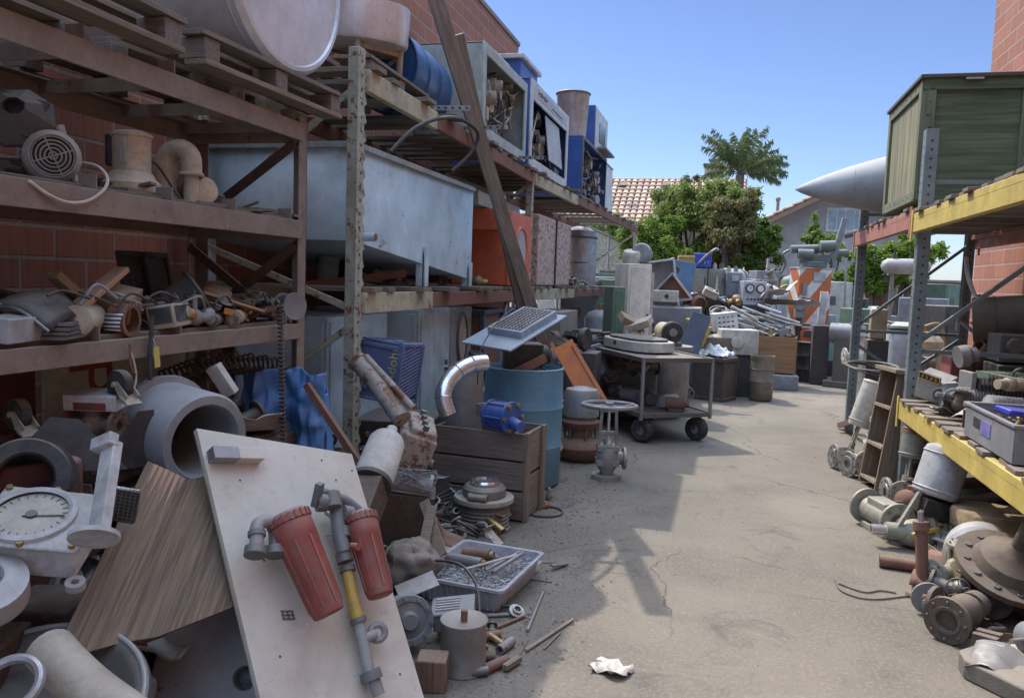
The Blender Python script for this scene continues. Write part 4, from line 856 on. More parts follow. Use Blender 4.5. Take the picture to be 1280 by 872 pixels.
# pipe with flanges in the corner
t = T('flanged_pipe', 'rusty bolted pipe tee with three flanges in the right foreground', 'pipe', gr(1200, 800)+Vector((.03, .08, 0)), (0, 0, -38)); RB = rusty((.16, .12, .09), (.09, .072, .06), name='brown_rust')
g = G(); g.cyl((0, -.15, .1), (0, .24, .12), .045, n=20); g.ball((0, 0, .105), .075, 18); g.cyl((-.02, 0, .1), (-.14, .02, .09), .04, n=18); mk(g, 'pipe_body', RB, t)
flange(t, (0, -.17, .10), (0, 1, 0), .1, .022, .045, 8, RB); flange(t, (0, .26, .12), (0, -1, 0), .105, .022, .045, 8, RB); flange(t, (-.15, .02, .09), (1, 0, 0), .075, .02, .04, 6, RB); g = G(); g.lathe([(.05, -.06), (.062, -.06), (.062, .0), (.05, .0)], (0, .12, .11), (0, 1, 0), 20); mk(g, 'collar', RB, t)
# large disc casting leaning
p = hd(1262, 706, 3.7); t = T('disc_casting', 'large rusty flanged disc casting with a pipe leaning in the right foreground', 'casting', (p.x, p.y, p.z), axrot((.12, -.42, .85)))
flange(t, (0, 0, 0), (0, 0, -1), .23, .03, .09, 12, RB); g = G(); g.lathe([(.09, 0), (.16, .0), (.14, .05), (.06, .09), (.034, .12), (.034, .34), (.022, .34), (.022, 0)], n=28); mk(g, 'hub', RB, t)
g = G(); g.bar((.1, 0, -.02), (.16, .1, -.5), .05, .04); g.bar((-.1, 0, -.02), (-.02, .1, -.45), .05, .04); mk(g, 'support_leg', RB, t)
t = T('gearbox', 'yellowish grey gearbox under the disc casting', 'gearbox', gr(1232, 790)+Vector((.1, .42, 0)), (0, 0, 25)); g = G(); g.box((0, 0, .12), (.22, .26, .24)); g.cyl((-.12, 0, .16), (-.16, 0, .16), .05, n=18); mk(g, 'case', paint((.36, .31, .17), .6, dirt=.7, name='ochre_paint'), t, bevel=.01); g = G()
for k in range(4): g.box((-.113, -.1+k*.065, .12), (.012, .012, .2))
mk(g, 'rib', DSTEEL, t)
t = T('fan_housing', 'smooth grey curved fan housing behind the gearbox', 'housing', gr(1222, 762)+Vector((.08, .3, 0)), (0, 0, 15)); g = G(); g.lathe([(0, -.08), (.15, -.08), (.17, -.06), (.17, .06), (.15, .08), (0, .08)], (0, 0, .17), (.6, 1, 0), 32); mk(g, 'shell', LGREY, t); g = G(); g.box((.05, .08, .02), (.2, .14, .04)); mk(g, 'foot', DSTEEL, t)
g = G(); g.prism([(-.12, -.07, 0), (.1, -.2, 0), (.5, -.3, 0), (.55, .2, 0), (.1, .22, 0), (-.1, .12, 0), (-.15, .02, 0)], .075); solo(g, 'concrete_slab', paint((.20, .18, .155), .95, dirt=.6, scale=9, name='rough_concrete', bump=.8), 'rough concrete slab with broken end in the bottom right corner', 'slab', gr(1243, 850)+Vector((.02, .0, .001)), (0, 0, -20), bevel=.008)
g = G()
for k in range(4): g.box((0, k*.028, .05), (.09, .024, .1-.012*(k % 2)), (0, 0, 3*k))
solo(g, 'brick_stack', RB, 'short stack of rusty plates standing before the concrete slab', 'plates', gr(1222, 822)+Vector((.02, 0, 0)), (0, 0, -30), bevel=.002)
# under the yellow beam
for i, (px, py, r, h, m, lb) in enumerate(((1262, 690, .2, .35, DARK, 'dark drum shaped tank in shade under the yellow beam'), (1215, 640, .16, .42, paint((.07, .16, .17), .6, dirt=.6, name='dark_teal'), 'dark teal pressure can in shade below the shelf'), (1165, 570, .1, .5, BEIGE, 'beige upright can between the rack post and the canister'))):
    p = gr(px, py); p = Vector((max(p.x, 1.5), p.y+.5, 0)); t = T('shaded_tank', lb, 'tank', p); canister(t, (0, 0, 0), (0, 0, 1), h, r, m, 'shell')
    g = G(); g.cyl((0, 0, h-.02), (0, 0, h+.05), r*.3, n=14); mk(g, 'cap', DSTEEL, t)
for i in range(3):
    g = G(); g.cyl((-.5, 0, 0), (.5, 0, 0), .022+.006*i, n=12); solo(g, 'steel_tube', (DSTEEL, GALVD, RUSTD)[i], ('thin dark', 'galvanised', 'thick rusty')[i]+' tube lying slanted in the shade under the yellow beam', 'tube', (1.75, 5.3+.12*i, .25+.05*i), (0, -8+6*i, 30+8*i), group='tubes under the right rack')
# beyond the post: boards, tanks, pipes
def bent_board():
    p = hd(1190, 440, 8.0); t = T('curved_board', 'large brown bent plywood board leaning in the far bay of the right rack', 'board', (p.x, 7.4, 0.95), (0, 12, 0))
    g = G(); g.grid(lambda u, v: (-.32+.62*u+.1*math.sin(v*3), .18*math.sin(u*3.1), (v-.5)*1.0*(1-.25*u*u)), 10, 10); mk(g, 'sheet', wood((.26, .15, .09), 2, (.15, .085, .05), grain=12, name='bent_ply'), t, solid=.02)
    g = G(); g.box((-.05, -.01, .05), (.12, .03, .02), (0, -50, 0)); mk(g, 'batten', WX, t); return t
bent_board()
t = T('pedestal_machine', 'rusty machine pedestal below the bent plywood board', 'machine', (2.02, 7.3, 0)); g = G(); g.box((0, 0, .3), (.5, .5, .6)); g.cyl((0, 0, .6), (0, 0, .9), .1, n=18); mk(g, 'pedestal', RUSTD, t, bevel=.01); g = G(); g.cyl((-.05, -.1, .9), (.1, -.1, 1.12), .06, n=16); g.cyl((-.14, -.26, .9), (-.1, -.1, 1.0), .045, n=16); mk(g, 'head', RUST, t)
for i in range(4):
    a = hd(1202+i*13, 402+i*1, 6.6); b = hd(1236+i*13, 432+i*2, 6.2); g = G(); g.bar(a-(a+b)/2, b-(a+b)/2, .035, .012); solo(g, 'steel_strip', GALVD, ('first', 'second', 'third', 'fourth')[i]+' from the left of the parallel metal slats before the red wall', 'slat', (a+b)/2, group='metal slats at the right rack')
t = T('slat_frame', 'reddish frame carrying the parallel metal slats', 'frame', (hd(1232, 420, 6.45).x, hd(1232, 420, 6.45).y, 0)); g = G(); g.box((0, .1, .5), (.5, .3, .98)); mk(g, 'body', paint((.25, .06, .05), .6, dirt=.6, name='dull_red'), t, bevel=.01)
t = T('dark_drum', 'dark brown drum lying on its side in front of the sunlit red wall', 'drum', hd(1262, 398, 6.2), axrot((1, -.25, .1))); g = G(); g.lathe([(0, -.25), (.17, -.25), (.175, -.24), (.175, .25), (.16, .26), (0, .26)], n=30); mk(g, 'shell', paint((.13, .10, .08), .6, dirt=.5, rust=.2, name='dark_brown_paint'), t); g = G(); g.torus((0, 0, -.1), (0, 0, 1), .176, .006, 30, 6); mk(g, 'hoop', DSTEEL, t)
t = T('engine_block', 'dark engine block under the dark drum at the right picture edge', 'engine', (hd(1262, 440, 5.9).x+.08, hd(1262, 440, 5.9).y, 0)); g = G(); g.box((0, 0, .5), (.4, .35, 1.0)); mk(g, 'stand', DARK, t, bevel=.01); g = G(); g.box((-.02, 0, 1.12), (.34, .3, .2)); g.cyl((-.1, -.15, 1.14), (-.1, -.2, 1.14), .06, n=16); g.cyl((.06, -.15, 1.1), (.06, -.19, 1.1), .045, n=16); mk(g, 'block', DSTEEL, t, bevel=.008)
pts = [hd(1208, 322, 7.6), hd(1210, 345, 7.5), hd(1220, 372, 7.4), hd(1232, 388, 7.2), hd(1248, 402, 7.0)]
g = G(); g.tube(pts, .02, 10); solo(g, 'white_pipe', paint((.7, .7, .7), .35, dirt=.2, name='glossy_white'), 'white curved conduit in front of the sunlit red wall', 'conduit')
pts = [hd(1220, 391, 7.3), hd(1235, 393, 7.2), hd(1252, 403, 6.9)]; g = G(); g.tube(pts, .022, 10); solo(g, 'white_pipe', paint((.7, .7, .7), .35, dirt=.2, name='glossy_white'), 'shorter white conduit crossing the long one near its foot', 'conduit')
t = T('white_tank', 'tall pale cylindrical tank with fittings behind the far rack post', 'tank', (hd(1128, 440, 9.6).x, hd(1128, 440, 9.6).y, 0)); g = G(); g.lathe([(0, .1), (.17, .1), (.19, .13), (.19, 1.0), (.17, 1.05), (.1, 1.08), (0, 1.08)], n=30)
for a_ in (0, 120, 240): g.cyl((.14*math.cos(R(a_)), .14*math.sin(R(a_)), 0), (.14*math.cos(R(a_)), .14*math.sin(R(a_)), .12), .018, n=8)
mk(g, 'shell', paint((.42, .45, .50), .4, dirt=.3, name='pale_tank_paint'), t); g = G(); g.lathe([(0, 0), (.2, 0), (.2, .03), (.12, .07), (0, .07)], (0, 0, 1.07), n=30); mk(g, 'lid', paint((.38, .45, .40), .6, dirt=.4, name='mint_paint'), t)
g = G(); g.tube([(-.12, -.05, 1.12), (-.3, -.05, 1.14), (-.35, -.05, 1.0), (-.35, -.05, .1)], .02); mk(g, 'riser_pipe', BEIGE, t)
for k in range(3): flange(t, (-.35, -.05, .35+.28*k), (0, 0, 1), .05, .015, .02, 6, RUST)
t = T('capsule_tank', 'horizontal pale capsule tank above the far rack bay', 'tank', (hd(1132, 336, 10.4).x, hd(1132, 336, 10.4).y, 0), (0, 0, -6)); zc = hd(1132, 333, 10.4).z
g = G(); g.lathe([(0, -.3), (.06, -.28), (.1, -.22), (.1, .22), (.06, .28), (0, .3)], (0, 0, zc), (1, 0, 0), 26); mk(g, 'shell', LGREY, t)
g = G()
for x in (-.15, .15): g.bar((x, 0, 0), (x, 0, zc-.08), .05, .05)
mk(g, 'stand', GALVD, t); g = G(); g.cyl((-.14, 0, zc+.09), (-.14, 0, zc+.15), .03, n=12); mk(g, 'valve_stub', DSTEEL, t)
t = T('beige_can', 'beige rectangular can hanging by the far rack post', 'can', hd(1096, 424, 8.9)); g = G(); g.box((0, 0, .17), (.17, .14, .34)); mk(g, 'body', TAN, t, bevel=.02); g = G(); g.cyl((0, 0, .33), (0, 0, .36), .03, n=12); mk(g, 'cap', DSTEEL, t); zz = t.location.z; g = G(); g.box((0, 0, -zz/2), (.22, .2, zz-.01)); mk(g, 'pedestal', DARK, t, bevel=.005)
for i, (a_, b_) in enumerate(((1, .3), (.95, .36), (1.05, .26))):
    g = G(); g.torus((0, 0, 0), (.1*i, -.1, 1), .22*a_, .008, 40, 6); solo(g, 'hose_coil', RUBBER if i else GALVD, ('upper', 'middle', 'lowest')[i]+' loop of dull hose lying over the tops of the valve cylinders', 'hose', hd(1082, 458, 7.2)+Vector((.05, 0, .01-.02*i)), group='hose loops at the far rack post')
for i in range(9):
    rnd = random.Random(60+i); p = Vector((1.55+rnd.uniform(0, .6), 6.6+rnd.uniform(0, 2.2), 0)); t = T('machine_scrap', ('squat dark', 'beige', 'tall rusty', 'dull grey', 'grimy', 'narrow brown', 'stubby', 'pale', 'round shouldered')[i]+' machine part standing in the far bay of the right rack', 'machine part', p, (0, 0, rnd.uniform(0, 90)), 'machine parts in the far rack bay'); h = rnd.uniform(.25, .8)
    g = G(); g.box((0, 0, h*.35), (.2, .24, h*.7)); mk(g, 'body', (DARK, BEIGE, RUST, GREY, DSTEEL)[i % 5], t, bevel=.01); g = G(); g.cyl((0, 0, h*.7), (0, 0, h*.85), .09, n=18); g.cyl((-.03, 0, h*.85), (-.02, .02, h), .03, n=10); mk(g, 'head', (STEEL, DSTEEL, RUST)[i % 3], t, bevel=.003); flange(t, (-.12, 0, h*.3), (1, 0, 0), .08, .02, .03, 6, GALVD)
# ground wires
for i, pl in enumerate((((1044, 726), (1050, 738), (1070, 747), (1095, 750), (1125, 747), (1148, 744)), ((1048, 730), (1080, 741), (1100, 739), (1120, 742)))):
    g = G(); g.tube([gr(*q)+Vector((0, 0, .006)) for q in pl], .004, 6); solo(g, 'loose_wire', RUBBER, ('longer', 'shorter')[i]+' black wire curling on the concrete at the right', 'wire')
# ---------------------------------------------------------------- items on the brown shelf
Z1, Z2, Z3 = 1.755, 1.26, .735
def on(px, py, z, x=-2.2):
    p = hX(px, py, x); return Vector((p.x, p.y, z))
p = on(62, 207, Z1+.085, -2.2); t = T('electric_motor', 'grey electric motor with round fan grille facing out on the top shelf', 'motor', p, (0, 0, -40)); motor_parts(t, (-.14, 0, 0), (1, 0, 0), .26, .082, paint((.30, .28, .26), .5, name='motor_grey', dirt=.5), foot=False)
g = G(); g.box((0, 0, -.08), (.2, .14, .012)); mk(g, 'foot', DARK, t)
p = on(22, 178, Z1+.23, -2.35); t = T('fan_hood', 'small dark folded extractor hood behind the grey motor', 'hood', p, (62, 12, 30)); g = G(); g.lathe([(.035, .06), (.12, 0), (.124, -.01), (.112, 0), (.03, .055)], n=8); mk(g, 'hood', paint((.10, .10, .10), .6, dirt=.6, name='charcoal_paint'), t, ang=20); g = G(); g.box((0, 0, -.02), (.16, .16, .08)); mk(g, 'base', DARK, t, bevel=.004)
g = G(); g.cyl((0, 0, 0), (0, 0, .2), .013, n=12); solo(g, 'rag_tube', LGREY, 'lilac grey tube leaning on the round motor', 'tube', on(95, 232, Z1, -2.12), (8, -10, 0))
pts = [(36, 226, -1.985), (60, 243, -1.98), (85, 253, -1.975), (110, 251, -1.975), (130, 237, -1.98), (134, 222, -2.0), (122, 208, -2.08), (100, 203, -2.15)]
g = G(); g.tube([hX(*q) for q in pts], .0055, 8); solo(g, 'cream_cable', paint((.50, .42, .33), .5, dirt=.3, name='cream_rubber'), 'cream cable hanging in a loop over the upper shelf beam', 'cable')
p = on(165, 235, Z1+.02, -2.2); t = T('vacuum_pump', 'cream cylindrical pump on a round flared base on the upper shelf', 'pump', p); CR = paint((.50, .42, .32), .5, dirt=.6, rust=.15, name='cream_enamel')
g = G(); g.lathe([(0, 0), (.1, 0), (.105, .03), (.085, .05), (.075, .07), (.068, .075), (.068, .2), (.074, .205), (.074, .215), (.05, .225), (0, .225)], n=30); mk(g, 'body', CR, t)
g = G(); g.cyl((-.075, -.02, .1), (-.075, -.02, .21), .022, n=12); g.cyl((-.1, .01, .1), (-.1, .01, .2), .018, n=12); mk(g, 'capacitor', BLACK, t); g = G(); g.box((.02, -.068, .15), (.02, .006, .09)); mk(g, 'label_plate', LGREY, t)
g = G(); g.box((0, 0, 0), (.16, .3, .018)); solo(g, 'shim_board', GWY, 'short split board under the cream pump', 'board', on(168, 246, Z1+.007, -2.15), (0, 0, 5))
p = on(205, 238, Z1, -2.25); t = T('blower', 'cream blower with bent snout beside the cream cylindrical pump', 'blower', p, (0, 0, 25)); g = G(); g.cyl((0, 0, 0), (0, 0, .05), .06, n=20); g.cyl((0, 0, .05), (0, 0, .17), .055, n=24); g.tube([(0, 0, .12), (.02, 0, .2), (.07, -.02, .22), (.11, -.04, .19), (.115, -.04, .12)], .042, 14); mk(g, 'body', CR, t); g = G(); g.torus((.115, -.04, .12), (0, 0, 1), .042, .008); g.cyl((.115, -.04, .0), (.115, -.04, .12), .03, n=14); mk(g, 'outlet', CR, t)
g = G(); g.tube([(-.05, -.06, .17), (.0, -.09, .14), (.06, -.1, .05), (.09, -.1, .01)], .005); mk(g, 'lead', BLACK, t)
p = on(243, 246, Z1+.06, -2.2); t = T('small_motor', 'dull silver cylinder motor with brown end plate near the shelf end', 'motor', p, (0, 0, -32)); g = G(); g.cyl((-.08, 0, 0), (.06, 0, 0), .055, n=26); mk(g, 'body', STEEL, t, bevel=.005); g = G(); g.lathe([(0, 0), (.06, 0), (.05, .025), (0, .03)], (.1, 0, 0), (1, 0, 0), 24); g.box((.08, 0, -.01), (.012, .1, .11)); mk(g, 'end_plate', CR, t); g = G(); g.box((0, 0, -.055), (.3, .12, .01)); mk(g, 'base', TAN, t)
for i in range(5):
    g = G(); g.box((0, 0, 0), (.12, .2, .012)); solo(g, 'wood_offcut', GWY, ('flat dark', 'curled', 'short grey', 'thin', 'split')[i]+' wood offcut lying on the upper brown shelf', 'offcut', (-2.1-.05*(i % 2), 2.95+.13*i, Z1+.006+.013*(i % 2)), (0, 0, 30*i-20), group='wood offcuts on the upper shelf')
for i in range(6):
    rnd = random.Random(i+3); p = (-2.35-rnd.random()*.12, 2.0+i*.26, Z1); t = T('shelf_gearbox', ('dark', 'rusty', 'dull green', 'oily', 'dented', 'black finned')[i]+' gearbox at the back of the upper shelf', 'gearbox', p, (0, 0, 17*i), 'gearboxes at the back of the upper shelf'); g = G(); g.box((0, 0, .045), (.12, .12, .09)); mk(g, 'case', (DARK, RUSTD, GREY)[i % 3], t, bevel=.008); g = G(); g.cyl((0, -.08, .05), (0, .08, .05), .03, n=14); mk(g, 'shaft', DSTEEL, t)

# middle level clutter
def L2(px, py, x=-2.15, z=Z2): return on(px, py, z, x)
CARD = paint((.30, .21, .13), .9, dirt=.35, name='cardboard'); 
t = T('black_pan', 'black curved tray like cover tilted at the left end of the middle shelf', 'cover', L2(42, 370, -2.12, Z2+.07), (8, 12, 20)); g = G(); g.grid(lambda u, v: ((u-.5)*.22, (v-.5)*.26, .05*math.sin(u*math.pi)+.02*math.sin(v*math.pi)), 10, 8); mk(g, 'shell', BLACK, t, solid=.006); g = G(); g.tube([(-.11, -.13, 0), (.0, -.135, .05), (.11, -.13, 0)], .006); mk(g, 'lip', DSTEEL, t)
g = G(); g.box((0, 0, 0), (.08, .24, .075)); o = solo(g, 'grey_channel', LGREY, 'light grey box channel sticking out over the left end of the middle beam', 'channel', L2(25, 400, -2.05, Z2+.04), (0, 6, 16), bevel=.004)
g = G()
for k in range(4): g.box((0, 0, k*.014), (.2-.01*k, .26, .01), (0, 0, 5*k))
solo(g, 'plate_stack', DSTEEL, 'stack of thin dark plates with fanned edges beside the grey channel', 'plates', L2(62, 405, -2.1, Z2+.006), (0, 0, 20))
g = G(); g.cyl((0, -.1, 0), (0, .1, 0), .052, n=30); g.cyl((0, -.103, 0), (0, -.1, 0), .045, n=30); g.cyl((0, -.106, 0), (0, -.1, 0), .008, n=10); solo(g, 'roller', BEIGE, 'short roller with pale round end facing out on the middle shelf', 'roller', L2(104, 401, -2.08, Z2+.052), (0, 0, 30))
def block(px, py, d, rot, m, name, label, cat, x=-2.12, dz=.05, bv=.003):
    g = G(); g.box((0, 0, 0), d); return solo(g, name, m, label, cat, L2(px, py, x, Z2+dz), rot, bevel=bv)
PINE = wood((.46, .27, .17), 1, (.34, .19, .12), name='fresh_pine', grain=30)
block(122, 348, (.06, .3, .02), (30, 0, 5), PINE, 'pine_board', 'pinkish new pine board propped up on the middle shelf pile', 'board', -2.1, .15)
block(92, 345, (.05, .2, .03), (-38, 0, -5), wood((.26, .17, .08), 1, name='olive_wood'), 'wood_wedge', 'olive brown wood wedge left of the propped pine board', 'wood block', -2.14, .14)
block(148, 368, (.12, .13, .1), (18, 12, 25), CARD, 'cardboard_box', 'small brown cardboard box in the middle shelf pile', 'box', -2.12, .1)
block(110, 360, (.09, .12, .09), (5, -8, 40), RUSTD, 'rusty_casting', 'dark rusty casting below the pine board', 'casting', -2.17, .05)
block(335, 368, (.1, .15, .09), (0, 6, 8), wood((.20, .15, .12), 1, name='dark_block'), 'wood_block', 'thick dark wood block near the right end of the middle shelf', 'wood block', -2.12, .06)
block(285, 365, (.1, .36, .012), (-14, 6, -12), PINE, 'tan_board', 'thin pale board sloping down over the right half of the middle shelf', 'board', -2.08, .10)
block(300, 378, (.09, .34, .01), (-10, -5, 6), CARD, 'fibre_board', 'brown fibre board under the sloping pale board', 'board', -2.12, .06)
block(270, 350, (.13, .16, .07), (10, 20, 30), CARD, 'brown_bag', 'crumpled brown paper bag behind the sloping board', 'bag', -2.2, .12, .03)
for i, (px, py) in enumerate(((172, 325), (200, 325))):
    p = on(px, py, Z2+.17, -2.5); t = T('screen_frame', ('left', 'right')[i]+' of two black empty frames leaning on the red wall', 'frame', p, (0, -12, 8*i)); g = G()
    for s_ in (-1, 1): g.box((0, s_*.085, 0), (.02, .025, .26)); g.box((0, 0, s_*.12), (.022, .19, .025))
    mk(g, 'frame', BLACK, t, bevel=.003); g = G(); g.box((-.004, 0, 0), (.004, .16, .22)); mk(g, 'panel', DARK if i else BLACK, t)
t = T('dark_pot', 'dark tapered pot tipped on its side in the middle shelf pile', 'pot', L2(222, 372, -2.16, Z2+.09), axrot((.5, .5, .45))); g = G(); g.lathe([(0, -.09), (.06, -.09), (.075, .0), (.09, .09), (.095, .1), (.085, .09), (.07, 0), (.05, -.08), (0, -.08)], n=26); mk(g, 'body', DARK, t); g = G(); g.torus((0, 0, .09), (0, 0, 1), .093, .006); mk(g, 'rim', DSTEEL, t)
t = T('striped_coil', 'black and white striped ring coil at the middle shelf edge', 'coil', L2(155, 398, -2.05, Z2+.045), (20, 0, 10)); g = G()
for k in range(26): a = math.pi*k/25; g.add([Vector((-.03, .08*math.cos(a+e), .05*math.sin(a+e))) if q == 0 else Vector((.03, .08*math.cos(a+e), .05*math.sin(a+e))) for e, q in ((0, 0), (.12, 0), (.12, 1), (0, 1))], [(0, 1, 2, 3)], k % 2)
mk(g, 'striped_band', [BLACK, WHITE], t, solid=.004); g = G(); g.lathe([(.045, -.03), (.06, -.03), (.06, .03), (.045, .03)], (0, 0, 0), (1, 0, 0)); mk(g, 'core', RUST, t)
t = T('glass_meter', 'oblong glass fronted meter case in a pale frame on the middle shelf', 'meter', L2(212, 397, -2.06, Z2+.05), (0, -10, 20)); g = G(); g.box((0, 0, 0), (.1, .2, .09)); mk(g, 'case', BEIGE, t, bevel=.006); g = G(); g.box((.051, 0, .005), (.004, .17, .06)); g.box((0, -.101, .005), (.08, .004, .06)); mk(g, 'glass', GLASS, t)
def roll(px, py, r, L, m, label, name='paper_roll', x=-2.06, rot=(0, 0, 25), cat='roll'):
    g = G(); g.cyl((0, -L/2, 0), (0, L/2, 0), r, n=20); g.torus((0, -L/2, 0), (0, 1, 0), r*.6, r*.12, 18, 5); g.torus((0, -L/2, 0), (0, 1, 0), r*.25, r*.1, 14, 5); return solo(g, name, m, label, cat, L2(px, py, x, Z2+r), rot)
roll(297, 392, .032, .2, TAN, 'tan rolled sheet with spiral end on the middle shelf'); roll(270, 396, .025, .18, DSTEEL, 'dark rolled strip beside the tan roll')
t = T('wire_spool', 'grey wire spool with dark rim at the right end of the middle shelf', 'spool', L2(361, 384, -2.04, Z2+.07), axrot((1, -.45, .0))); g = G(); g.lathe([(0, -.05), (.06, -.05), (.062, -.04), (.05, -.035), (.05, .035), (.066, .04), (.066, .052), (.055, .05), (.02, .04), (0, .04)], n=28); mk(g, 'spool', GREY, t); g = G(); g.cyl((0, 0, -.034), (0, 0, .034), .054, n=28); mk(g, 'winding', DSTEEL, t)
t = T('small_valve', 'small grimy valve casting with side wheel on the middle shelf', 'valve', L2(243, 398, -2.05, Z2+.04), (0, 0, 40)); g = G(); g.ball((0, 0, 0), .035); g.cyl((-.06, 0, 0), (.06, 0, 0), .02, n=14); g.cyl((0, 0, 0), (0, 0, .09), .012, n=10); mk(g, 'body', GALVD, t); handwheel(t, (0, 0, .09), (0, 0, 1), .035, DSTEEL)
rnd = random.Random(77); KL = []
def scrap(kind, m, L=.1):
    g = G()
    if kind == 0: g.pipe((-L/2, 0, 0), (L/2, 0, 0), L*.16, L*.11, 14)
    elif kind == 1: g.cyl((-L/2, 0, 0), (L*.4, 0, 0), L*.07, n=10); g.cyl((L*.38, 0, 0), (L*.5, 0, 0), L*.14, n=6)
    elif kind == 2: g.box((0, 0, 0), (L, L*.5, L*.04)); g.box((L*.48, 0, L*.15), (L*.04, L*.5, L*.34))
    elif kind == 3: g.lathe([(L*.2, 0), (L*.45, 0), (L*.45, L*.1), (L*.28, L*.12), (L*.28, L*.25), (L*.2, L*.25), (L*.2, 0)], n=22)
    elif kind == 4: g.box((0, 0, 0), (L*1.3, L*.3, L*.1))
    elif kind == 5: g.tube([(-L*.5, 0, 0), (-L*.2, L*.15, L*.1), (L*.2, -L*.1, L*.05), (L*.5, L*.1, 0)], L*.05, 7)
    elif kind == 6: g.box((0, 0, 0), (L*.6, L*.5, L*.4)); g.cyl((0, 0, L*.15), (0, 0, L*.38), L*.17, n=14); g.cyl((-L*.5, 0, 0), (L*.45, 0, 0), L*.1, n=12)
    elif kind == 7: g.ball((0, 0, 0), L*.28, 12); g.cyl((-L*.5, 0, 0), (0, 0, 0), L*.16, n=12); g.cyl((0, 0, 0), (0, -L*.45, 0), L*.16, n=12); g.cyl((-L*.5, 0, 0), (-L*.42, 0, 0), L*.24, n=16)
    return g, ('pipe_offcut', 'bolt', 'bracket', 'bearing_ring', 'wood_offcut', 'bent_rod', 'machine_part', 'pipe_elbow')[kind], ('pipe offcut', 'bolt', 'bracket', 'ring', 'offcut', 'rod', 'machine part', 'pipe elbow')[kind]
MESHC = {}
SC = [(RUST, 'rusty'), (DSTEEL, 'dark steel'), (STEEL, 'dull steel'), (GALVD, 'galvanised'), (RUSTD, 'dark rusted'), (BEIGE, 'beige painted'), (BLACK, 'black'), (BRASS, 'brassy')]
def scatter(n, fn, where, group, seed, Ls=(.06, .16), kinds=range(8)):
    rnd = random.Random(seed)
    for i in range(n):
        k = rnd.choice(list(kinds)); mi = rnd.randrange(8); m, mn = SC[mi]
        if k == 4: m, mn = (GWX, 'weathered wooden')
        key = (k, mi if k != 4 else 0)
        if key not in MESHC: MESHC[key] = mk(*(lambda s: (s[0], s[1]))(scrap(k, m, .12)), m).data; o0 = [o for o in C.objects if o.data == MESHC[key]][0]; bpy.data.objects.remove(o0)
        nm = scrap(k, m, .12)[1:] if False else (('pipe_offcut', 'bolt', 'bracket', 'bearing_ring', 'wood_offcut', 'bent_rod', 'machine_part', 'pipe_elbow')[k], ('pipe offcut', 'bolt', 'bracket', 'ring', 'offcut', 'rod', 'machine part', 'pipe elbow')[k])
        o = bpy.data.objects.new(nm[0], MESHC[key]); C.objects.link(o); o.location = fn(rnd); o.rotation_euler = [rnd.uniform(-.5, .5), rnd.uniform(-.6, .6), rnd.uniform(0, 6.28)]; s_ = rnd.uniform(*Ls)/.12; o.scale = (s_, s_, s_)
        tag(o, mn+' '+nm[1]+' '+where, nm[1], mn+' '+nm[1]+'s '+group)
scatter(44, lambda r: (r.uniform(-2.5, -2.03), r.uniform(1.9, 3.45), Z2+r.uniform(.02, .1)), 'in the clutter on the middle shelf', 'on the middle shelf', 5, (.07, .16))
scatter(16, lambda r: (r.uniform(-2.5, -2.1), r.uniform(1.9, 3.45), Z1+r.uniform(.02, .05)), 'lying on the upper brown shelf', 'on the upper shelf', 6, (.06, .12))
for i in range(7):
    r_ = random.Random(i+40); a = hX(60+i*42, 392, -2.03); pts = [a+Vector((0, 0, .03)), a+Vector((.02, .06, .07)), a+Vector((.01, .14, .03)), a+Vector((-.05, .2, .06)), a+Vector((0, .27, .01))]
    g = G(); g.tube([q+Vector((r_.uniform(-.02, .02), 0, r_.uniform(-.01, .03))) for q in pts], .005, 6); solo(g, 'shelf_cable', (BLACK, GREY, RUBBER)[i % 3], ('first', 'second', 'third', 'fourth', 'fifth', 'sixth', 'last')[i]+' from the left of the cables tangled along the middle shelf edge', 'cable', group='cables on the middle shelf')
# hanging things
def helix(p0, p1, r, n, w_): 
    p0, p1 = Vector(p0), Vector(p1); u, v, a = frame(p1-p0); return [p0.lerp(p1, i/(n*10))+(u*math.cos(i*.628)+v*math.sin(i*.628))*r for i in range(n*10+1)]
p0, p1 = hX(350, 378, -1.96), hX(354, 552, -1.94); g = G(); g.tube(helix(p0, p1, .012, 34, 0), .0045, 5, smooth=False); solo(g, 'hanging_spring', RUSTD, 'long dark coil spring hanging down from the middle shelf', 'spring')
for i, (pl) in enumerate((((190, 395), (189, 420), (187, 450), (188, 475)), ((163, 440), (168, 455), (170, 475), (165, 492)), ((162, 430), (164, 460), (172, 470)))):
    g = G(); g.tube([hX(x, y, -1.97) for x, y in pl], .004 if i else .008, 6); solo(g, 'hanging_wire', (BLACK, OFFW, RUST)[i], ('thick black', 'pale', 'thin brown')[i]+' wire dangling below the middle shelf beam', 'wire')
g = G(); g.box((0, 0, 0), (.003, .028, .075)); solo(g, 'yellow_tag', paint((.5, .42, .12), .7, dirt=.3, name='yellow_card'), 'yellow tag hanging from the middle shelf beam', 'tag', hX(196, 446, -1.96), (6, 0, 0)); g = G(); g.tube([hX(190, 420, -1.965), hX(193, 428, -1.962), hX(196, 436, -1.96)], .0015, 5); solo(g, 'tag_string', OFFW, 'thin string holding the yellow tag', 'string')

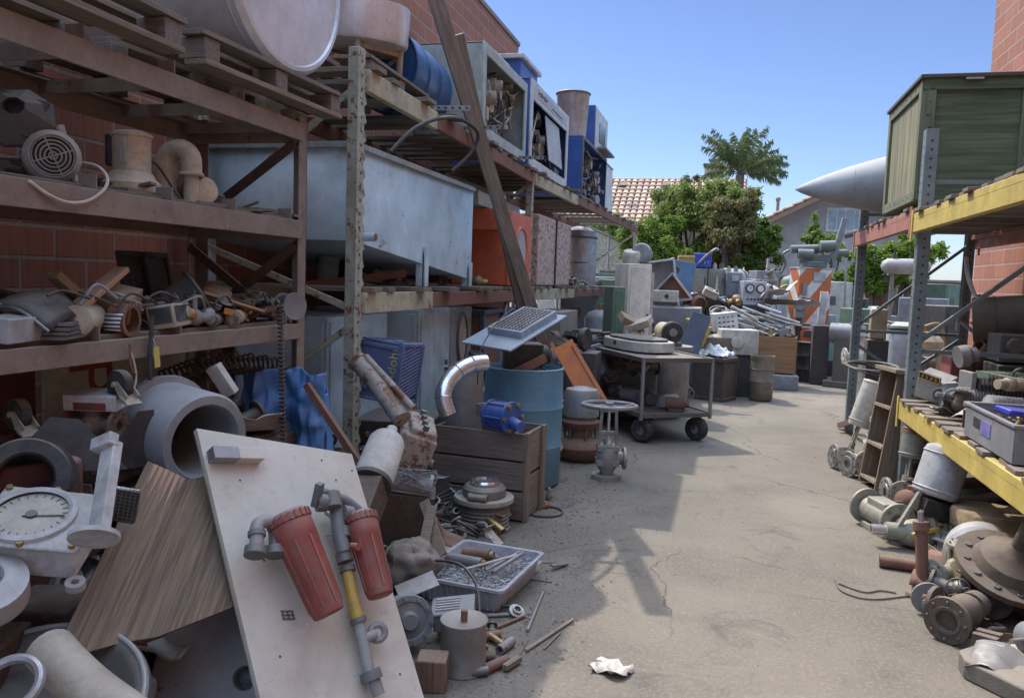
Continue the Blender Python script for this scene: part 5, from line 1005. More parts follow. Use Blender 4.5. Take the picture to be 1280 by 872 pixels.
# ---------------------------------------------------------------- lowest shelf and behind it
def text(body, name, m, loc, rot, size, parent=None, ex=.001):
    c = bpy.data.curves.new(name, 'FONT'); c.body = body; c.size = size; c.extrude = ex; c.align_x = 'CENTER'; c.align_y = 'CENTER'
    tmp = bpy.data.objects.new(name, c); C.objects.link(tmp); dg = bpy.context.evaluated_depsgraph_get(); me = bpy.data.meshes.new_from_object(tmp.evaluated_get(dg)); bpy.data.objects.remove(tmp)
    me.materials.clear(); me.materials.append(m); o = bpy.data.objects.new(name, me); C.objects.link(o); o.location = loc; o.rotation_euler = rot if isinstance(rot, Euler) else [R(a) for a in rot]
    if parent: o.parent = parent
    return o
a, b = hX(53, 447, -2.56), hX(230, 512, -2.56); cy, cz = (a.y+b.y)/2, .98
t = T('sign_board', 'grimy cream sign board with a dark red letter P lying on its side', 'sign', (-2.56, cy, cz)); g = G(); g.box((0, 0, 0), (.015, abs(b.y-a.y), .46)); mk(g, 'board', paint((.62, .57, .42), .8, dirt=.4, name='cream_board'), t, bevel=.003)
DR = paint((.32, .03, .03), .7, dirt=.4, name='dark_red_lettering')
q0, q1 = hX(82, 470, -2.55), hX(139, 470, -2.55); LH = abs(q1.y-q0.y)
for i, (dy, dz) in enumerate((((q0.y+q1.y)/2-cy, hX(110, 471, -2.55).z-cz), ((q0.y+q1.y)/2-cy, hX(110, 471, -2.55).z-cz-LH*.85))):
    e = Matrix(((0, 0, 1), (0, 0, 0), (0, 0, 0)))
    M3 = Matrix(((0, 0, 1), (0, 1, 0), (-1, 0, 0)))   # text x -> down, y -> +Y? mirrored below
    M3 = Matrix(((0, 0, 1), (0, 1, 0), (-1, 0, 0))); o = text('P', 'lettering', DR, (.009, dy, dz), M3.to_euler(), LH*1.38, t)
g = G(); g.box((0, 0, 0), (.02, .25, .55)); solo(g, 'red_panel', paint((.15, .03, .03), .7, dirt=.6, name='maroon_paint'), 'maroon panel left of the cream sign board', 'panel', (-2.57, a.y-.16, .95))
def caster(px, py, d, label, rot, r=.05):
    t = T('rubber_castor', label, 'caster', hd(px, py, d), rot); g = G(); g.lathe([(0, -.016), (r*.55, -.018), (r*.62, -.016), (r*.95, -.016), (r, -.008), (r, .008), (r*.95, .016), (r*.62, .016), (0, .018)], (0, 0, 0), (0, 1, 0), 28); mk(g, 'wheel', RUBBER, t)
    g = G()
    for s_ in (-1, 1): g.prism([(-.012, s_*.023, .01), (.012, s_*.023, .012), (r*1.3, s_*.023, -r*.7), (r*.7, s_*.023, -r*1.2)], .004*s_, nrm=(0, s_, 0))
    g.box((r*1.0, 0, -r*1.0), (.05, .06, .008), (0, 35, 0)); g.cyl((0, -.03, 0), (0, .03, 0), .008, n=10); mk(g, 'fork', BEIGE, t); return t
caster(22, 517, 2.5, 'rubber caster wheel upturned at the far left of the lowest shelf', (0, 0, -10)); caster(150, 480, 2.72, 'upturned caster wheel beside the cream sign board', (0, 0, -10))
p = hd(118, 532, 2.75); t = T('cast_valve', 'brown cast body valve with two flanges on the lowest shelf', 'valve', p, (0, 0, 10)); RBR = rusty((.22, .14, .10), (.13, .09, .07), name='brown_casting')
g = G(); g.ball((0, 0, 0), .05, 16); g.cyl((-.08, 0, 0), (.08, 0, 0), .03, n=18); g.cyl((0, 0, 0), (0, 0, .06), .035, n=18); g.ball((0, -.04, -.005), .028, 12); mk(g, 'body', RBR, t); flange(t, (-.09, 0, 0), (1, 0, 0), .06, .014, .02, 6, RBR); flange(t, (.09, 0, 0), (-1, 0, 0), .06, .014, .02, 6, RBR)
g = G(); g.box((0, 0, -.12), (.2, .14, .14)); mk(g, 'base', RUSTD, t, bevel=.006)
g = G(); g.box((0, 0, 0), (.1, .18, .055)); o = solo(g, 'tin_box', WHITE, 'white tin box with faded red side lying above the cast valve', 'box', hd(121, 499, 2.75), (0, 8, -75), bevel=.003); g = G(); g.box((.0, 0, -.01), (.104, .11, .026)); mk(g, 'red_side', RED, o)
g = G(); g.prism([(0, -.12, 0), (0, .1, 0), (0, .08, .2), (0, .03, .2)], .005, nrm=(1, 0, 0)); solo(g, 'steel_gusset', DARK, 'dark grey tapering steel gusset right of the brown cast valve', 'gusset', hd(160, 585, 2.75), (0, 5, -25))
g = G(); g.prism([(0, -.16, 0), (0, .2, 0), (0, .06, .16), (0, -.02, .17)], .005, nrm=(1, 0, 0)); solo(g, 'steel_gusset', DARK, 'low dark steel gusset standing over the black round housing', 'gusset', hd(70, 590, 2.45), (0, -15, -55))
t = T('maroon_machine', 'maroon machine base at the far left under the upturned caster', 'machine', hd(14, 600, 2.4), (0, 0, -20)); g = G(); g.box((0, 0, .0), (.28, .3, .14)); g.cyl((.0, -.15, .06), (.0, .15, .06), .05, n=18); mk(g, 'body', paint((.16, .04, .04), .6, dirt=.5, name='maroon_paint'), t, bevel=.02)
scatter(26, lambda r: (r.uniform(-2.5, -2.0), r.uniform(1.8, 3.4), Z3+r.uniform(.02, .12)), 'on the lowest brown shelf', 'on the lowest shelf', 15, (.08, .2))
for i in range(5):
    g = G(); r_ = random.Random(i); c0 = Vector((-2.4, 3.0+i*.12, 1.0)); g.tube(helix(c0, c0+Vector((.3, .02, .12-.02*i)), .035, 12, 0), .005, 5, smooth=False); solo(g, 'coil_spring', RUSTD, ('rearmost', 'second', 'middle', 'fourth', 'front')[i]+' dark coil spring piled under the middle shelf near the corner post', 'spring', group='coil springs near the corner post')
# tarp
p = hd(352, 520, 3.85)
def tarp(u, v):
    x = -.2+.42*u; z = .22-.52*v; n = mnoise.noise(Vector((u*5, v*4, 3)))*.07+mnoise.noise(Vector((u*13, v*7, 1)))*.03
    return (x, n-.05*math.sin(u*9)*(.5+v), z+.05*mnoise.noise(Vector((u*4, 9, v*4))))
g = G(); g.grid(tarp, 50, 50); solo(g, 'blue_tarp', paint((.10, .24, .52), .5, dirt=.25, scale=9, name='blue_tarp', bump=.3), 'crumpled bright blue tarp bunched round the shelf corner post', 'tarp', p, (0, 0, 10), solid=.003)
def tarp2(u, v): return (.06*math.sin(u*9+v*3)+(v*.05), (u-.5)*.22*(1+.4*v), -.36*v+.03*math.sin(u*7))
g = G(); g.grid(tarp2, 30, 30); solo(g, 'blue_tarp_end', paint((.10, .24, .52), .5, dirt=.25, scale=9, name='blue_tarp', bump=.3), 'loose blue tarp end hanging down right of the corner post', 'tarp', hd(392, 490, 4.0), (0, 0, 20), solid=.003)
g = G(); a, b = hd(383, 480, 3.75), hd(450, 580, 3.7); g.bar(a-a, b-a, .03, .03); solo(g, 'rusty_bar', RUST, 'rusty square bar slanting down from the shelf corner post', 'bar', a)
block2 = lambda px, py, d, D, rot, m, name, label, cat: solo((lambda g: (g.box((0, 0, 0), D), g)[1])(G()), name, m, label, cat, hd(px, py, d), rot, bevel=.004)
block2(278, 475, 3.3, (.06, .04, .14), (20, -25, 0), OFFW, 'paint_tin', 'white and brown split box lying behind the big grey fan ring', 'box')

# ---------------------------------------------------------------- foreground pile, left
FG = paint((.30, .31, .33), .6, dirt=.3, name='matt_grey_coating', scale=3)
def ringhouse(name, label, c, ax, r, L, m, hole=.62, fl=True):
    t = T(name, label, 'fan ring', c, axrot(ax)); g = G(); g.lathe([(r*hole, -L*.45), (r*hole, L*.93), (r*hole*1.08, L), (r*.95, L), (r, L*.93), (r, 0), (r*hole, 0)], n=56); mk(g, 'ring', m, t)
    if fl: g = G(); g.lathe([(r*hole, -.0), (r*1.13, 0), (r*1.14, -.015), (r*1.1, -.05), (r*hole, -.05)], n=56); mk(g, 'back_flange', m, t); g = G(); g.lathe([(0, -L*.4), (r*hole*1.0, -L*.4)], n=40); mk(g, 'back_plate', DARK, t)
    return t
ringhouse('fan_ring', 'large matt grey duct ring with open end behind the white panel', hd(208, 535, 3.0), (.93, -.34, -.06), .175, .25, FG, .72)
ringhouse('fan_ring', 'biggest grey disc shaped duct ring in the bottom foreground under the plywood', hd(316, 846, 2.64), (.3, -.85, .45), .29, .12, FG, .12)
ringhouse('fan_ring', 'black duct ring at the left edge beside the dial gauge', hd(35, 603, 2.3), (.55, -.6, .3), .115, .1, BLACK, .6)
t = T('dial_gauge', 'dirty white dial gauge box with a round glass face and lug feet', 'gauge', hd(52, 668, 2.12), Euler((R(22), R(6), R(22)))); WG = paint((.50, .51, .52), .6, dirt=.6, rust=.25, name='weathered_white_cast')
g = G(); g.box((0, 0, 0), (.24, .2, .1)); g.box((0, 0, .054), (.27, .23, .012)); mk(g, 'case', WG, t, bevel=.006)
g = G(); g.lathe([(.088, 0), (.108, 0), (.108, .012), (.096, .018), (.088, .012)], (-.02, 0, .06), (0, 0, 1), 40); bz = mk(g, 'bezel', WG, t); g = G(); g.lathe([(0, 0), (.09, 0)], (-.02, 0, .063), (0, 0, 1), 36); mk(g, 'dial_face', paint((.48, .47, .40), .3, dirt=.4, name='dial_card'), bz)
g = G(); g.box((.01, 0, .066), (.1, .004, .002), (0, 0, 10)); g.cyl((-.02, 0, .064), (-.02, 0, .07), .014, n=16)
for k in range(24): a_ = k*math.pi/12; g.box((-.02+.078*math.cos(a_), .078*math.sin(a_), .065), (.012, .002, .001), (0, 0, math.degrees(a_)))
mk(g, 'needle', BLACK, bz)
g = G()
for x, y in ((-.12, -.1), (.12, -.1), (.12, .1), (-.12, .1), (0, -.108), (0, .108)): g.cyl((x, y, .058), (x, y, .07), .009, n=6)
mk(g, 'bolts', BRASS, t)
for x in (-.13, .13): g = G(); g.pipe((x, -.12, -.055), (x, -.12, -.035), .024, .01, 16); mk(g, 'lug', WG, t)
a, b = hd(136, 552, 2.15), hd(118, 668, 2.0); t = T('white_bracket', 'upright dirty white channel bracket with a round foot in front of the plywood', 'bracket', b, axrot(a-b, (1, -.3, 0))); L = (a-b).length; g = G(); g.box((0, 0, L/2), (.042, .006, L)); 
for s_ in (-1, 1): g.box((s_*.021, .012, L/2), (.005, .03, L))
g.box((-.01, -.005, L), (.07, .03, .035)); mk(g, 'channel', WG, t, bevel=.002); g = G(); g.cyl((0, 0, -.012), (0, 0, 0), .06, n=28); g.cyl((0, -.02, 0), (0, -.02, .01), .012, n=10); mk(g, 'foot_disc', WG, t)
g = G(); g.box((0, 0, 0), (.11, .02, .09)); o = solo(g, 'vent_block', BLACK, 'black mesh vent block between the white bracket and the plywood', 'vent', hd(146, 630, 2.25), (0, 10, 20)); g = G()
for k in range(9): g.box((-.05+.0125*k, -.012, 0), (.003, .003, .085)); g.box((0, -.012, -.04+.01*k), (.105, .003, .002))
mk(g, 'mesh', DSTEEL, o); g = G(); g.tube([(-.06, -.012, .05), (.06, -.012, .052)], .005); mk(g, 'bright_edge', CHROME, o)
# plywood
def slab4(P, th, name, m, label, cat, bevel=.002):
    P = [Vector(p) for p in P]; c = sum(P, Vector())/len(P); g = G(); n = (P[1]-P[0]).cross(P[-1]-P[0]).normalized()
    if n.dot(cO-c) > 0: n = -n
    g.prism([p-c for p in P], th, nrm=n); return solo(g, name, m, label, cat, c, bevel=bevel)
A_ = hd(185, 576, 2.5); B_ = hd(300, 583, 2.72); D_ = hd(63, 826, 1.98)
PLY = wood((.30, .20, .115), 2, (.15, .095, .055), grain=26, name='rough_plywood', dirt=.2)
def ply_mat():
    s = N('raw_plywood'); v = s.co((26, .7, 26), rnd=False); n = s.noise(v, 3, 7, .7, .8); v2 = s.co((90, 3, 90), rnd=False); n2 = s.noise(v2, 3, 3); n3 = s.noise(s.co(rnd=False), 6, 4)
    col = s.mix(s.ramp(n, .38, .62), (.10, .075, .052), (.23, .17, .115)); col = s.mix(s.mul(s.ramp(n2, .5, .72), .55), col, (.07, .045, .03)); col = s.mix(s.mul(s.ramp(n3, .5, .7), .5), col, (.14, .12, .10)); return s.out(col, .85, 0, n, .6, .006)
def plywood():
    u = (B_-A_); v = (D_-A_); L = v.length; vv = v.normalized(); uu = (u-vv*u.dot(vv)).normalized(); n = uu.cross(vv); t = bpy.data.objects.new
    M = Matrix(((uu.x, vv.x, n.x), (uu.y, vv.y, n.y), (uu.z, vv.z, n.z))); g = G(); W = .42; 
    def pl(px, py): r_ = ray(px, py); q = cO+r_*((A_-cO).dot(n)/r_.dot(n))-A_; return (q.dot(uu), q.dot(vv), 0)
    g.prism([(0, 0, 0), (.1, -.004, 0), (.13, .004, 0), pl(300, 584), pl(306, 752), pl(197, 795), pl(150, 803), pl(64, 827)], .016)
    o = solo(g, 'plywood_sheet', ply_mat(), 'splintered brown plywood sheet leaning in the left foreground', 'plywood', A_, M.to_euler()); g = G(); rnd = random.Random(3); fc = -1 if n.dot(cO-A_) < 0 else 1
    for k in range(6): x = .02+k*.018; g.prism([(x, .0, .018 if fc > 0 else -.002), (x+.015, .0, .018 if fc > 0 else -.002), (x+.008, rnd.uniform(.06, .2), .019 if fc > 0 else -.003)], .002*fc, nrm=(0, 0, fc))
    mk(g, 'splinters', PINE, o)
plywood()
# pressure vessel lid, elbow, ring
t = T('vessel_lid', 'dark round vessel lid with bright rim in the bottom left corner', 'lid', hd(42, 905, 1.95), axrot((.15, -.35, .9), (1, 0, 0))); g = G(); g.lathe([(0, .0), (.18, .01), (.225, .05), (.24, .06), (.265, .06), (.27, .045), (.26, .03), (.22, -.03), (0, -.05)], n=56); mk(g, 'dish', paint((.09, .09, .10), .5, metal=.4, dirt=.5, rust=.2, name='dark_pressed_steel'), t); g = G(); g.torus((0, 0, .062), (0, 0, 1), .255, .007, 56, 8); mk(g, 'rim', GALV, t); g = G(); g.cyl((.13, .1, .02), (.13, .1, .05), .018, n=12); mk(g, 'stud', STEEL, t)
g = G(); g.tube([hd(62, 812, 1.9), hd(85, 838, 1.85), hd(118, 868, 1.82), hd(170, 905, 1.8)], .055, 18); solo(g, 'duct_elbow', BEIGE, 'beige duct elbow under the lower corner of the plywood', 'duct')
g = G(); g.torus((0, 0, 0), (.2, -.6, .8), .06, .011, 30, 8); solo(g, 'tube_ring', GALVD, 'small galvanised tube ring at the bottom left corner', 'ring', hd(12, 856, 1.72))
g = G(); g.box((0, 0, 0), (.06, .3, .02)); solo(g, 'rotten_wood', wood((.16, .09, .06), 1, name='rotten_wood'), 'rotten dark timber piece below the dial gauge', 'timber', hd(55, 712, 2.2), (20, 10, -30))
t = T('round_casting', 'round blue grey casting at the left edge below the dial gauge', 'casting', hd(-22, 738, 1.95), (20, 20, 0)); g = G(); g.lathe([(0, .05), (.06, .05), (.08, .035), (.1, .03), (.1, -.03), (0, -.03)], n=30); mk(g, 'body', LGREY, t); flange(t, (0, 0, .05), (0, 0, -1), .05, .01, .015, 6, GREY)

# white panel with water filters
TR_ = hd(440, 567, 3.0); BR_ = hd(541, 908, 2.62); TL_ = hd(246, 535, 2.58)
v_ = (BR_-TR_); L_ = v_.length; v_.normalize(); u_ = TR_-TL_; u_ = (u_-v_*u_.dot(v_)*.0); 
n_ = u_.cross(v_).normalized()
if n_.dot(cO-TL_) < 0: n_ = -n_
def ppx(px, py, off=0):
    r = ray(px, py); q = TL_+n_*off; return cO+r*((q-cO).dot(n_)/r.dot(n_))
BL_ = ppx(333, 905)
def whitepanel():
    s = N('white_laminate'); v = s.co(rnd=False); n = s.noise(v, 3, 6, .7); n2 = s.noise(v, 30, 5); mp = s.co((2, 2, 14), rnd=False); n3 = s.noise(v, 1.2, 4, .6, 1.5)
    col = s.mix(s.ramp(n, .3, .7), (.58, .55, .48), (.46, .42, .36)); col = s.mix(s.mul(s.ramp(n3, .5, .66), .7), col, (.40, .34, .27)); col = s.mix(s.mul(s.ramp(n2, .55, .75), .35), col, (.28, .22, .17)); n7 = s.noise(s.co((1, 1, 30), rnd=False), 9, 4, .8); col = s.mix(s.mul(s.ramp(n7, .62, .68), .5), col, (.25, .21, .18)); m = s.out(col, .55, 0, n2, .08, .002)
    return m
WP = whitepanel()
c = (TL_+TR_+BR_+BL_)/4; t = T('scuffed_board', 'large scuffed white board leaning in the foreground with red filters on it', 'board', c); g = G(); g.prism([p-c for p in (TL_, TR_, BR_, BL_)], .018, nrm=-n_); mk(g, 'sheet', WP, t, bevel=.001)
g = G()
for px, py in ((300, 600), (402, 575), (330, 700), (388, 760), (420, 600), (350, 820), (470, 800), (300, 560), (440, 588), (500, 842)): a = ppx(px, py, .0); g.cyl(a-c, a-c+n_*.0008, .004, n=10)
mk(g, 'screw_holes', BLACK, t)
g = G(); g.prism([p-c-n_*.019 for p in (TL_, TR_, BR_, BL_)], .004, nrm=-n_); mk(g, 'backing', TAN, t)
a, b = ppx(263, 568, .02), ppx(326, 570, .02); g = G(); g.bar(a-c, b-c, .04, .045, n_); mk(g, 'mount_bar', WP, t, bevel=.002); g = G(); g.bar(a-c+n_*.0, (a+b)/2-c, .043, .047, n_); mk(g, 'bar_sleeve', GALV, t, bevel=.002)
a = ppx(360, 768, .003); g = G(); Mx = (u_.normalized(), v_, n_)
for q in range(3): g.bar(a-c+Mx[0]*(-.022)+Mx[1]*(q-1)*.012, a-c+Mx[0]*.022+Mx[1]*(q-1)*.012, .003, .003, n_)
for q in range(3): g.bar(a-c+Mx[1]*(-.014)+Mx[0]*(q-1)*.018, a-c+Mx[1]*.014+Mx[0]*(q-1)*.018, .003, .003, n_)
mk(g, 'wire_clip', DSTEEL, t)
t = T('water_filter', 'pair of red plastic water filter housings plumbed together on the white board', 'water filter', ppx(400, 650, .02)); o = -t.location
def filt(px0, py0, px1, py1, off, r0, r1, side):
    a, b = ppx(px0, py0, off)+o, ppx(px1, py1, off)+o; d = (b-a).normalized(); L = (b-a).length
    g = G(); g.lathe([(0, -.005), (r0*1.06, -.005), (r0*1.08, .01), (r0*1.06, .05), (r0, .055), (r1, L-.02), (r1*.93, L-.004), (r1*.8, L), (0, L)], a, d, 40)
    u, v, _ = frame(d)
    for k in range(8):
        e = u*math.cos(k*math.pi/4)+v*math.sin(k*math.pi/4); g.bar(a+d*.055+e*r0*.985, a+d*(L-.025)+e*r1*.985, .007, .008, e)
    h = mk(g, 'filter_bowl', RED, t)
    g = G(); g.lathe([(0, -.04), (r0*.9, -.04), (r0*1.1, -.028), (r0*1.12, -.006), (0, -.006)], a, d, 40)
    for k in range(20): e = u*math.cos(k*math.pi/10)+v*math.sin(k*math.pi/10); g.bar(a-d*.03+e*r0*1.1, a-d*.008+e*r0*1.1, .008, .008, e)
    mk(g, 'filter_cap', [RED], t); return a, b
f1 = filt(364, 656, 412, 768, .10, .062, .052, -1); f2 = filt(452, 655, 476, 745, .09, .052, .046, 1)
PV = paint((.12, .125, .13), .5, dirt=.4, name='grey_pvc', dcol=(.2, .19, .17)); PVL = paint((.26, .26, .27), .5, dirt=.4, name='pale_grey_pvc')
def pp(px, py, off): return ppx(px, py, off)+o
g = G(); g.tube([pp(352, 654, .09), pp(335, 651, .09), pp(322, 656, .09), pp(321, 675, .09), pp(320, 690, .085)], .021, 14); mk(g, 'inlet_pipe', PVL, t)
g = G(); g.cyl(pp(320, 684, .085), pp(319, 694, .085), .034, n=20); g.cyl(pp(345, 684, .07), pp(345, 694, .07), .034, n=20); g.cyl(pp(343, 655, .07), pp(345, 690, .07), .02, n=16); g.cyl(pp(321, 664, .09), pp(321, 670, .09), .027, n=18); mk(g, 'union_nut', PV, t)
g = G(); g.tube([pp(398, 612, .09), pp(400, 635, .08)], .012, 10); g.tube([pp(398, 615, .075), pp(416, 622, .075), pp(430, 626, .075), pp(448, 640, .075)], .022, 14); g.tube([pp(420, 630, .07), pp(424, 665, .07), pp(430, 690, .07)], .024, 14); mk(g, 'manifold', PV, t)
g = G(); g.cyl(pp(396, 628, .07), pp(408, 628, .08), .03, n=20); g.cyl(pp(427, 642, .08), pp(438, 644, .08), .032, n=20); g.cyl(pp(414, 616, .09), pp(417, 634, .09), .028, n=18); g.cyl(pp(429, 690, .06), pp(432, 702, .06), .028, n=20); g.cyl(pp(426, 660, .065), pp(427, 672, .065), .03, n=20); g.box(pp(397, 618, .1), (.02, .03, .08), (0, 12, 0)); mk(g, 'coupling', PV, t)
g = G(); g.tube([pp(434, 712, .05), pp(440, 742, .048), pp(447, 772, .045)], .017, 16, r1=.02); mk(g, 'yellow_pipe', paint((.50, .33, .05), .5, dirt=.4, name='amber_plastic'), t)
for a, b, r_ in ((pp(434, 708, .05), pp(435, 714, .05), .026), (pp(447, 772, .045), pp(449, 778, .045), .027), (pp(462, 838, .04), pp(466, 850, .04), .034)): g = G(); g.cyl(a, b, r_, n=20); mk(g, 'clamp_nut', PV, t)
g = G(); g.cyl(pp(448, 776, .045), pp(462, 842, .04), .019, n=18); g.cyl(pp(452, 800, .045), pp(468, 792, .05), .017, n=14); g.cyl(pp(466, 845, .04), pp(474, 868, .04), .02, n=16); mk(g, 'drop_pipe', PVL, t); g = G(); a = pp(472, 790, .05); g.torus(a, ppx(472, 790, 1)-ppx(472, 790, 0)+Vector((.3, 0, 0)), .024, .011, 20, 8); mk(g, 'tee_end', PVL, t)
g = G(); g.cyl(pp(440, 682, .1), pp(448, 683, .13), .012, n=14); mk(g, 'red_port', RED, t); g = G(); g.tube([pp(408, 640, .02), pp(425, 652, .06)], .01, 8); g.cyl(pp(408, 668, .02), pp(428, 664, .06), .006, n=8); mk(g, 'fixing_rod', STEEL, t)
# ---------------------------------------------------------------- centre left pile beside the aisle
# lower bay cabinets
def cab(name, label, x0, x1, y0, y1, z0, z1, m, cat='cabinet', rot=0, doors=0, dm=None, handle=True, bevel=.006, group=None):
    t = T(name, label, cat, ((x0+x1)/2, (y0+y1)/2, z0), (0, 0, rot), group); w, d, h = x1-x0, y1-y0, z1-z0
    g = G(); g.box((0, 0, h/2), (w, d, h)); mk(g, 'body', m, t, bevel=bevel)
    for face in ('x', 'y'):
        for k in range(doors):
            g = G(); 
            if face == 'x': ww = (d-.04)/doors; g.box((w/2+.006, -d/2+.02+ww*(k+.5), h/2), (.012, ww-.012, h-.06)); hp = (w/2+.02, -d/2+.02+ww*(k+.85), h*.55)
            else: ww = (w-.04)/doors; g.box((-w/2+.02+ww*(k+.5), -d/2-.006, h/2), (ww-.012, .012, h-.06)); hp = (-w/2+.02+ww*(k+.85), -d/2-.02, h*.55)
            dr = mk(g, 'door', dm or m, t, bevel=.004)
            if handle: g = G(); g.box(hp, (.02, .02, .09)); mk(g, 'handle', DSTEEL, dr, bevel=.003)
    return t
cab('blue_cabinet', 'tall pale blue steel cabinet standing in the lower bay behind the pallet rack post', -3.0, -2.35, 4.45, 5.35, .0, 1.22, SKYB, doors=1, handle=False)
cab('white_cabinet', 'chalky pale blue freezer cabinet behind the blue plastic crate', -2.95, -2.12, 5.4, 6.05, .25, 1.25, paint((.42, .50, .53), .5, dirt=.4, rust=.1, name='chalky_blue', streak=True), doors=1)
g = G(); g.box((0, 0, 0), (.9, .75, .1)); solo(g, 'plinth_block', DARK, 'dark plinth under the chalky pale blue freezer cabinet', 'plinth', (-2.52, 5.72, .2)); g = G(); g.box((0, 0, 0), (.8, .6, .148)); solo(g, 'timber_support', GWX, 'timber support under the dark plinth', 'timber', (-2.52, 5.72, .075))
t = T('oval_door_unit', 'grey unit with an oval cream door beside the freezer cabinet', 'machine', (-2.45, 6.45, 0)); g = G(); g.box((0, 0, .62), (.6, .55, 1.24)); mk(g, 'body', GREY, t, bevel=.01); g = G(); g.lathe([(.11, 0), (.13, 0), (.13, .015), (.11, .02)], (.3, 0, .98), (1, 0, 0), 36); g.v = [(x, y, .98+(z-.98)*1.7) for x, y, z in g.v]; dr = mk(g, 'door_ring', DSTEEL, t)
g = G(); g.lathe([(0, .01), (.11, .01)], (.3, 0, .98), (1, 0, 0), 36); g.v = [(x, y, .98+(z-.98)*1.7) for x, y, z in g.v]; mk(g, 'oval_door', BEIGE, t)
t = T('brown_cabinet', 'brown panelled cabinet in a dark blue frame with a tube rail', 'cabinet', (-2.42, 7.55, 0)); BPL = paint((.20, .09, .05), .6, dirt=.4, name='brown_veneer'); g = G(); g.box((0, 0, .6), (.66, 1.45, 1.16)); mk(g, 'panel', BPL, t)
NV = paint((.04, .06, .13), .5, dirt=.5, name='navy_frame'); g = G()
for y in (-.73, -.1, .73): g.box((.34, y, .6), (.04, .04, 1.2)); g.box((-.32, y, .6), (.04, .04, 1.2))
g.box((.34, 0, 1.19), (.045, 1.5, .04)); g.box((0, -.735, 1.19), (.7, .04, .04)); g.box((.34, 0, .3), (.045, 1.5, .04)); mk(g, 'frame', NV, t, bevel=.003)
g = G(); g.tube([(.37, -.1, .9), (.37, -.1, 1.2), (.37, -.04, 1.28), (.37, .5, 1.28), (.37, .56, 1.2), (.37, .56, .9)], .018, 10, smooth=False); mk(g, 'tube_rail', GALVD, t)
# blue plastic crate with the word Adohr
t = T('plastic_crate', 'blue plastic milk crate lettered Adohr standing on end in the pile', 'crate', hd(486, 462, 4.75), Euler((R(-4), R(6), R(-4)))); BC = paint((.10, .16, .34), .55, dirt=.45, name='faded_blue_plastic'); W, D, H = .27, .27, .34
g = G()
for k in range(15): g.box((W/2, 0, -H/2+.02+k*(H-.04)/14), (.012, D-.02, .011), (14, 0, 0))
for y in (-D/2, D/2): g.box((W/2-.004, y, 0), (.03, .02, H))
for z in (-H/2, H/2): g.box((W/2-.005, 0, z), (.028, D, .02))
mk(g, 'slatted_side', BC, t, bevel=.002)
g = G(); g.box((0, -D/2+.006, 0), (W-.03, .01, H-.02)); g.box((-W/2, 0, 0), (.01, D-.01, H-.02)); g.box((0, D/2-.006, 0), (W-.03, .01, H-.02))
for x in (-W/2+.02, 0, W/2-.02): g.box((x, 0, H/2), (.02, D, .012)); g.box((x, 0, -H/2), (.02, D, .012))
for y in (-D/2+.01, 0, D/2-.01): g.box((0, y, H/2+.001), (W, .02, .012)); g.box((0, y, -H/2-.001), (W, .02, .012))
for z in (-H*.32, H*.42): g.box((0, -D/2-.002, z), (W-.02, .012, .02))
mk(g, 'shell', BC, t, bevel=.002)
text('Adohr', 'lettering', paint((.5, .48, .15), .6, dirt=.3, name='yellow_print'), (.088, -D/2-.0012, .045), Matrix(((0, -1, 0), (0, 0, -1), (1, 0, 0))).to_euler(), .082, t)
g = G(); g.box((0, 0, 0), (.5, .5, .55)); solo(g, 'support_box', DARK, 'dark steel box under the blue plastic crate', 'box', (-2.08, 5.0, .276), (0, 0, 10), bevel=.01)
# rotten pipe and engine
a, b = hd(447, 452, 4.3), hd(503, 524, 4.05); PEEL = paint((.30, .25, .21), .8, dirt=.5, rust=.9, scale=8, name='peeling_cream_paint', dcol=(.5, .46, .42), bump=.5)
g = G(); g.tube([a-a, (a+b)/2-a+Vector((0, 0, .01)), b-a], .046, 18, r1=.05); g.tube([Vector((.05, 0, .03)), b-a+Vector((.06, 0, .06))], .018, 10); g.torus((0, 0, 0), b-a, .048, .012, 20, 6); solo(g, 'peeling_pipe', PEEL, 'peeling cream and brown pipe leaning across the front of the blue plastic crate', 'pipe', a)
t = T('engine_part', 'cream and grey engine block below the peeling pipe', 'engine', hd(512, 556, 4.2), (12, 20, 30)); g = G(); g.box((0, 0, 0), (.2, .3, .22)); g.box((.02, 0, .12), (.14, .26, .05)); mk(g, 'block', PEEL, t, bevel=.01); g = G()
for k in range(4): g.cyl((.1, -.11+k*.073, -.02), (.125, -.11+k*.073, -.02), .026, n=16); g.cyl((.02, -.11+k*.073, .14), (.02, -.11+k*.073, .17), .016, n=10)
mk(g, 'ports', DSTEEL, t); g = G(); g.box((0, 0, -.3), (.3, .34, .36), (-12, -10, 0)); mk(g, 'stand', RUSTD, t, bevel=.01)
# muffler
a, b = hd(484, 552, 3.72), hd(463, 606, 3.5); t = T('grey_canister', 'pale grey canister with narrow neck propped behind the white board', 'canister', b, axrot(a-b)); L = (a-b).length; g = G(); g.lathe([(0, 0), (.085, 0), (.09, .006), (.092, .02), (.085, L-.01), (.075, L+.012), (.032, L+.03), (.026, L+.09), (0, L+.09)], n=34); mk(g, 'shell', OFFW, t); g = G(); g.lathe([(0, -.002), (.084, -.002), (.094, .0), (.096, .02), (.09, .022)], n=34); mk(g, 'dark_end', DARK, t)
g = G(); g.box((0, 0, -.12), (.14, .14, .22)); mk(g, 'lower_block', RUSTD, t)
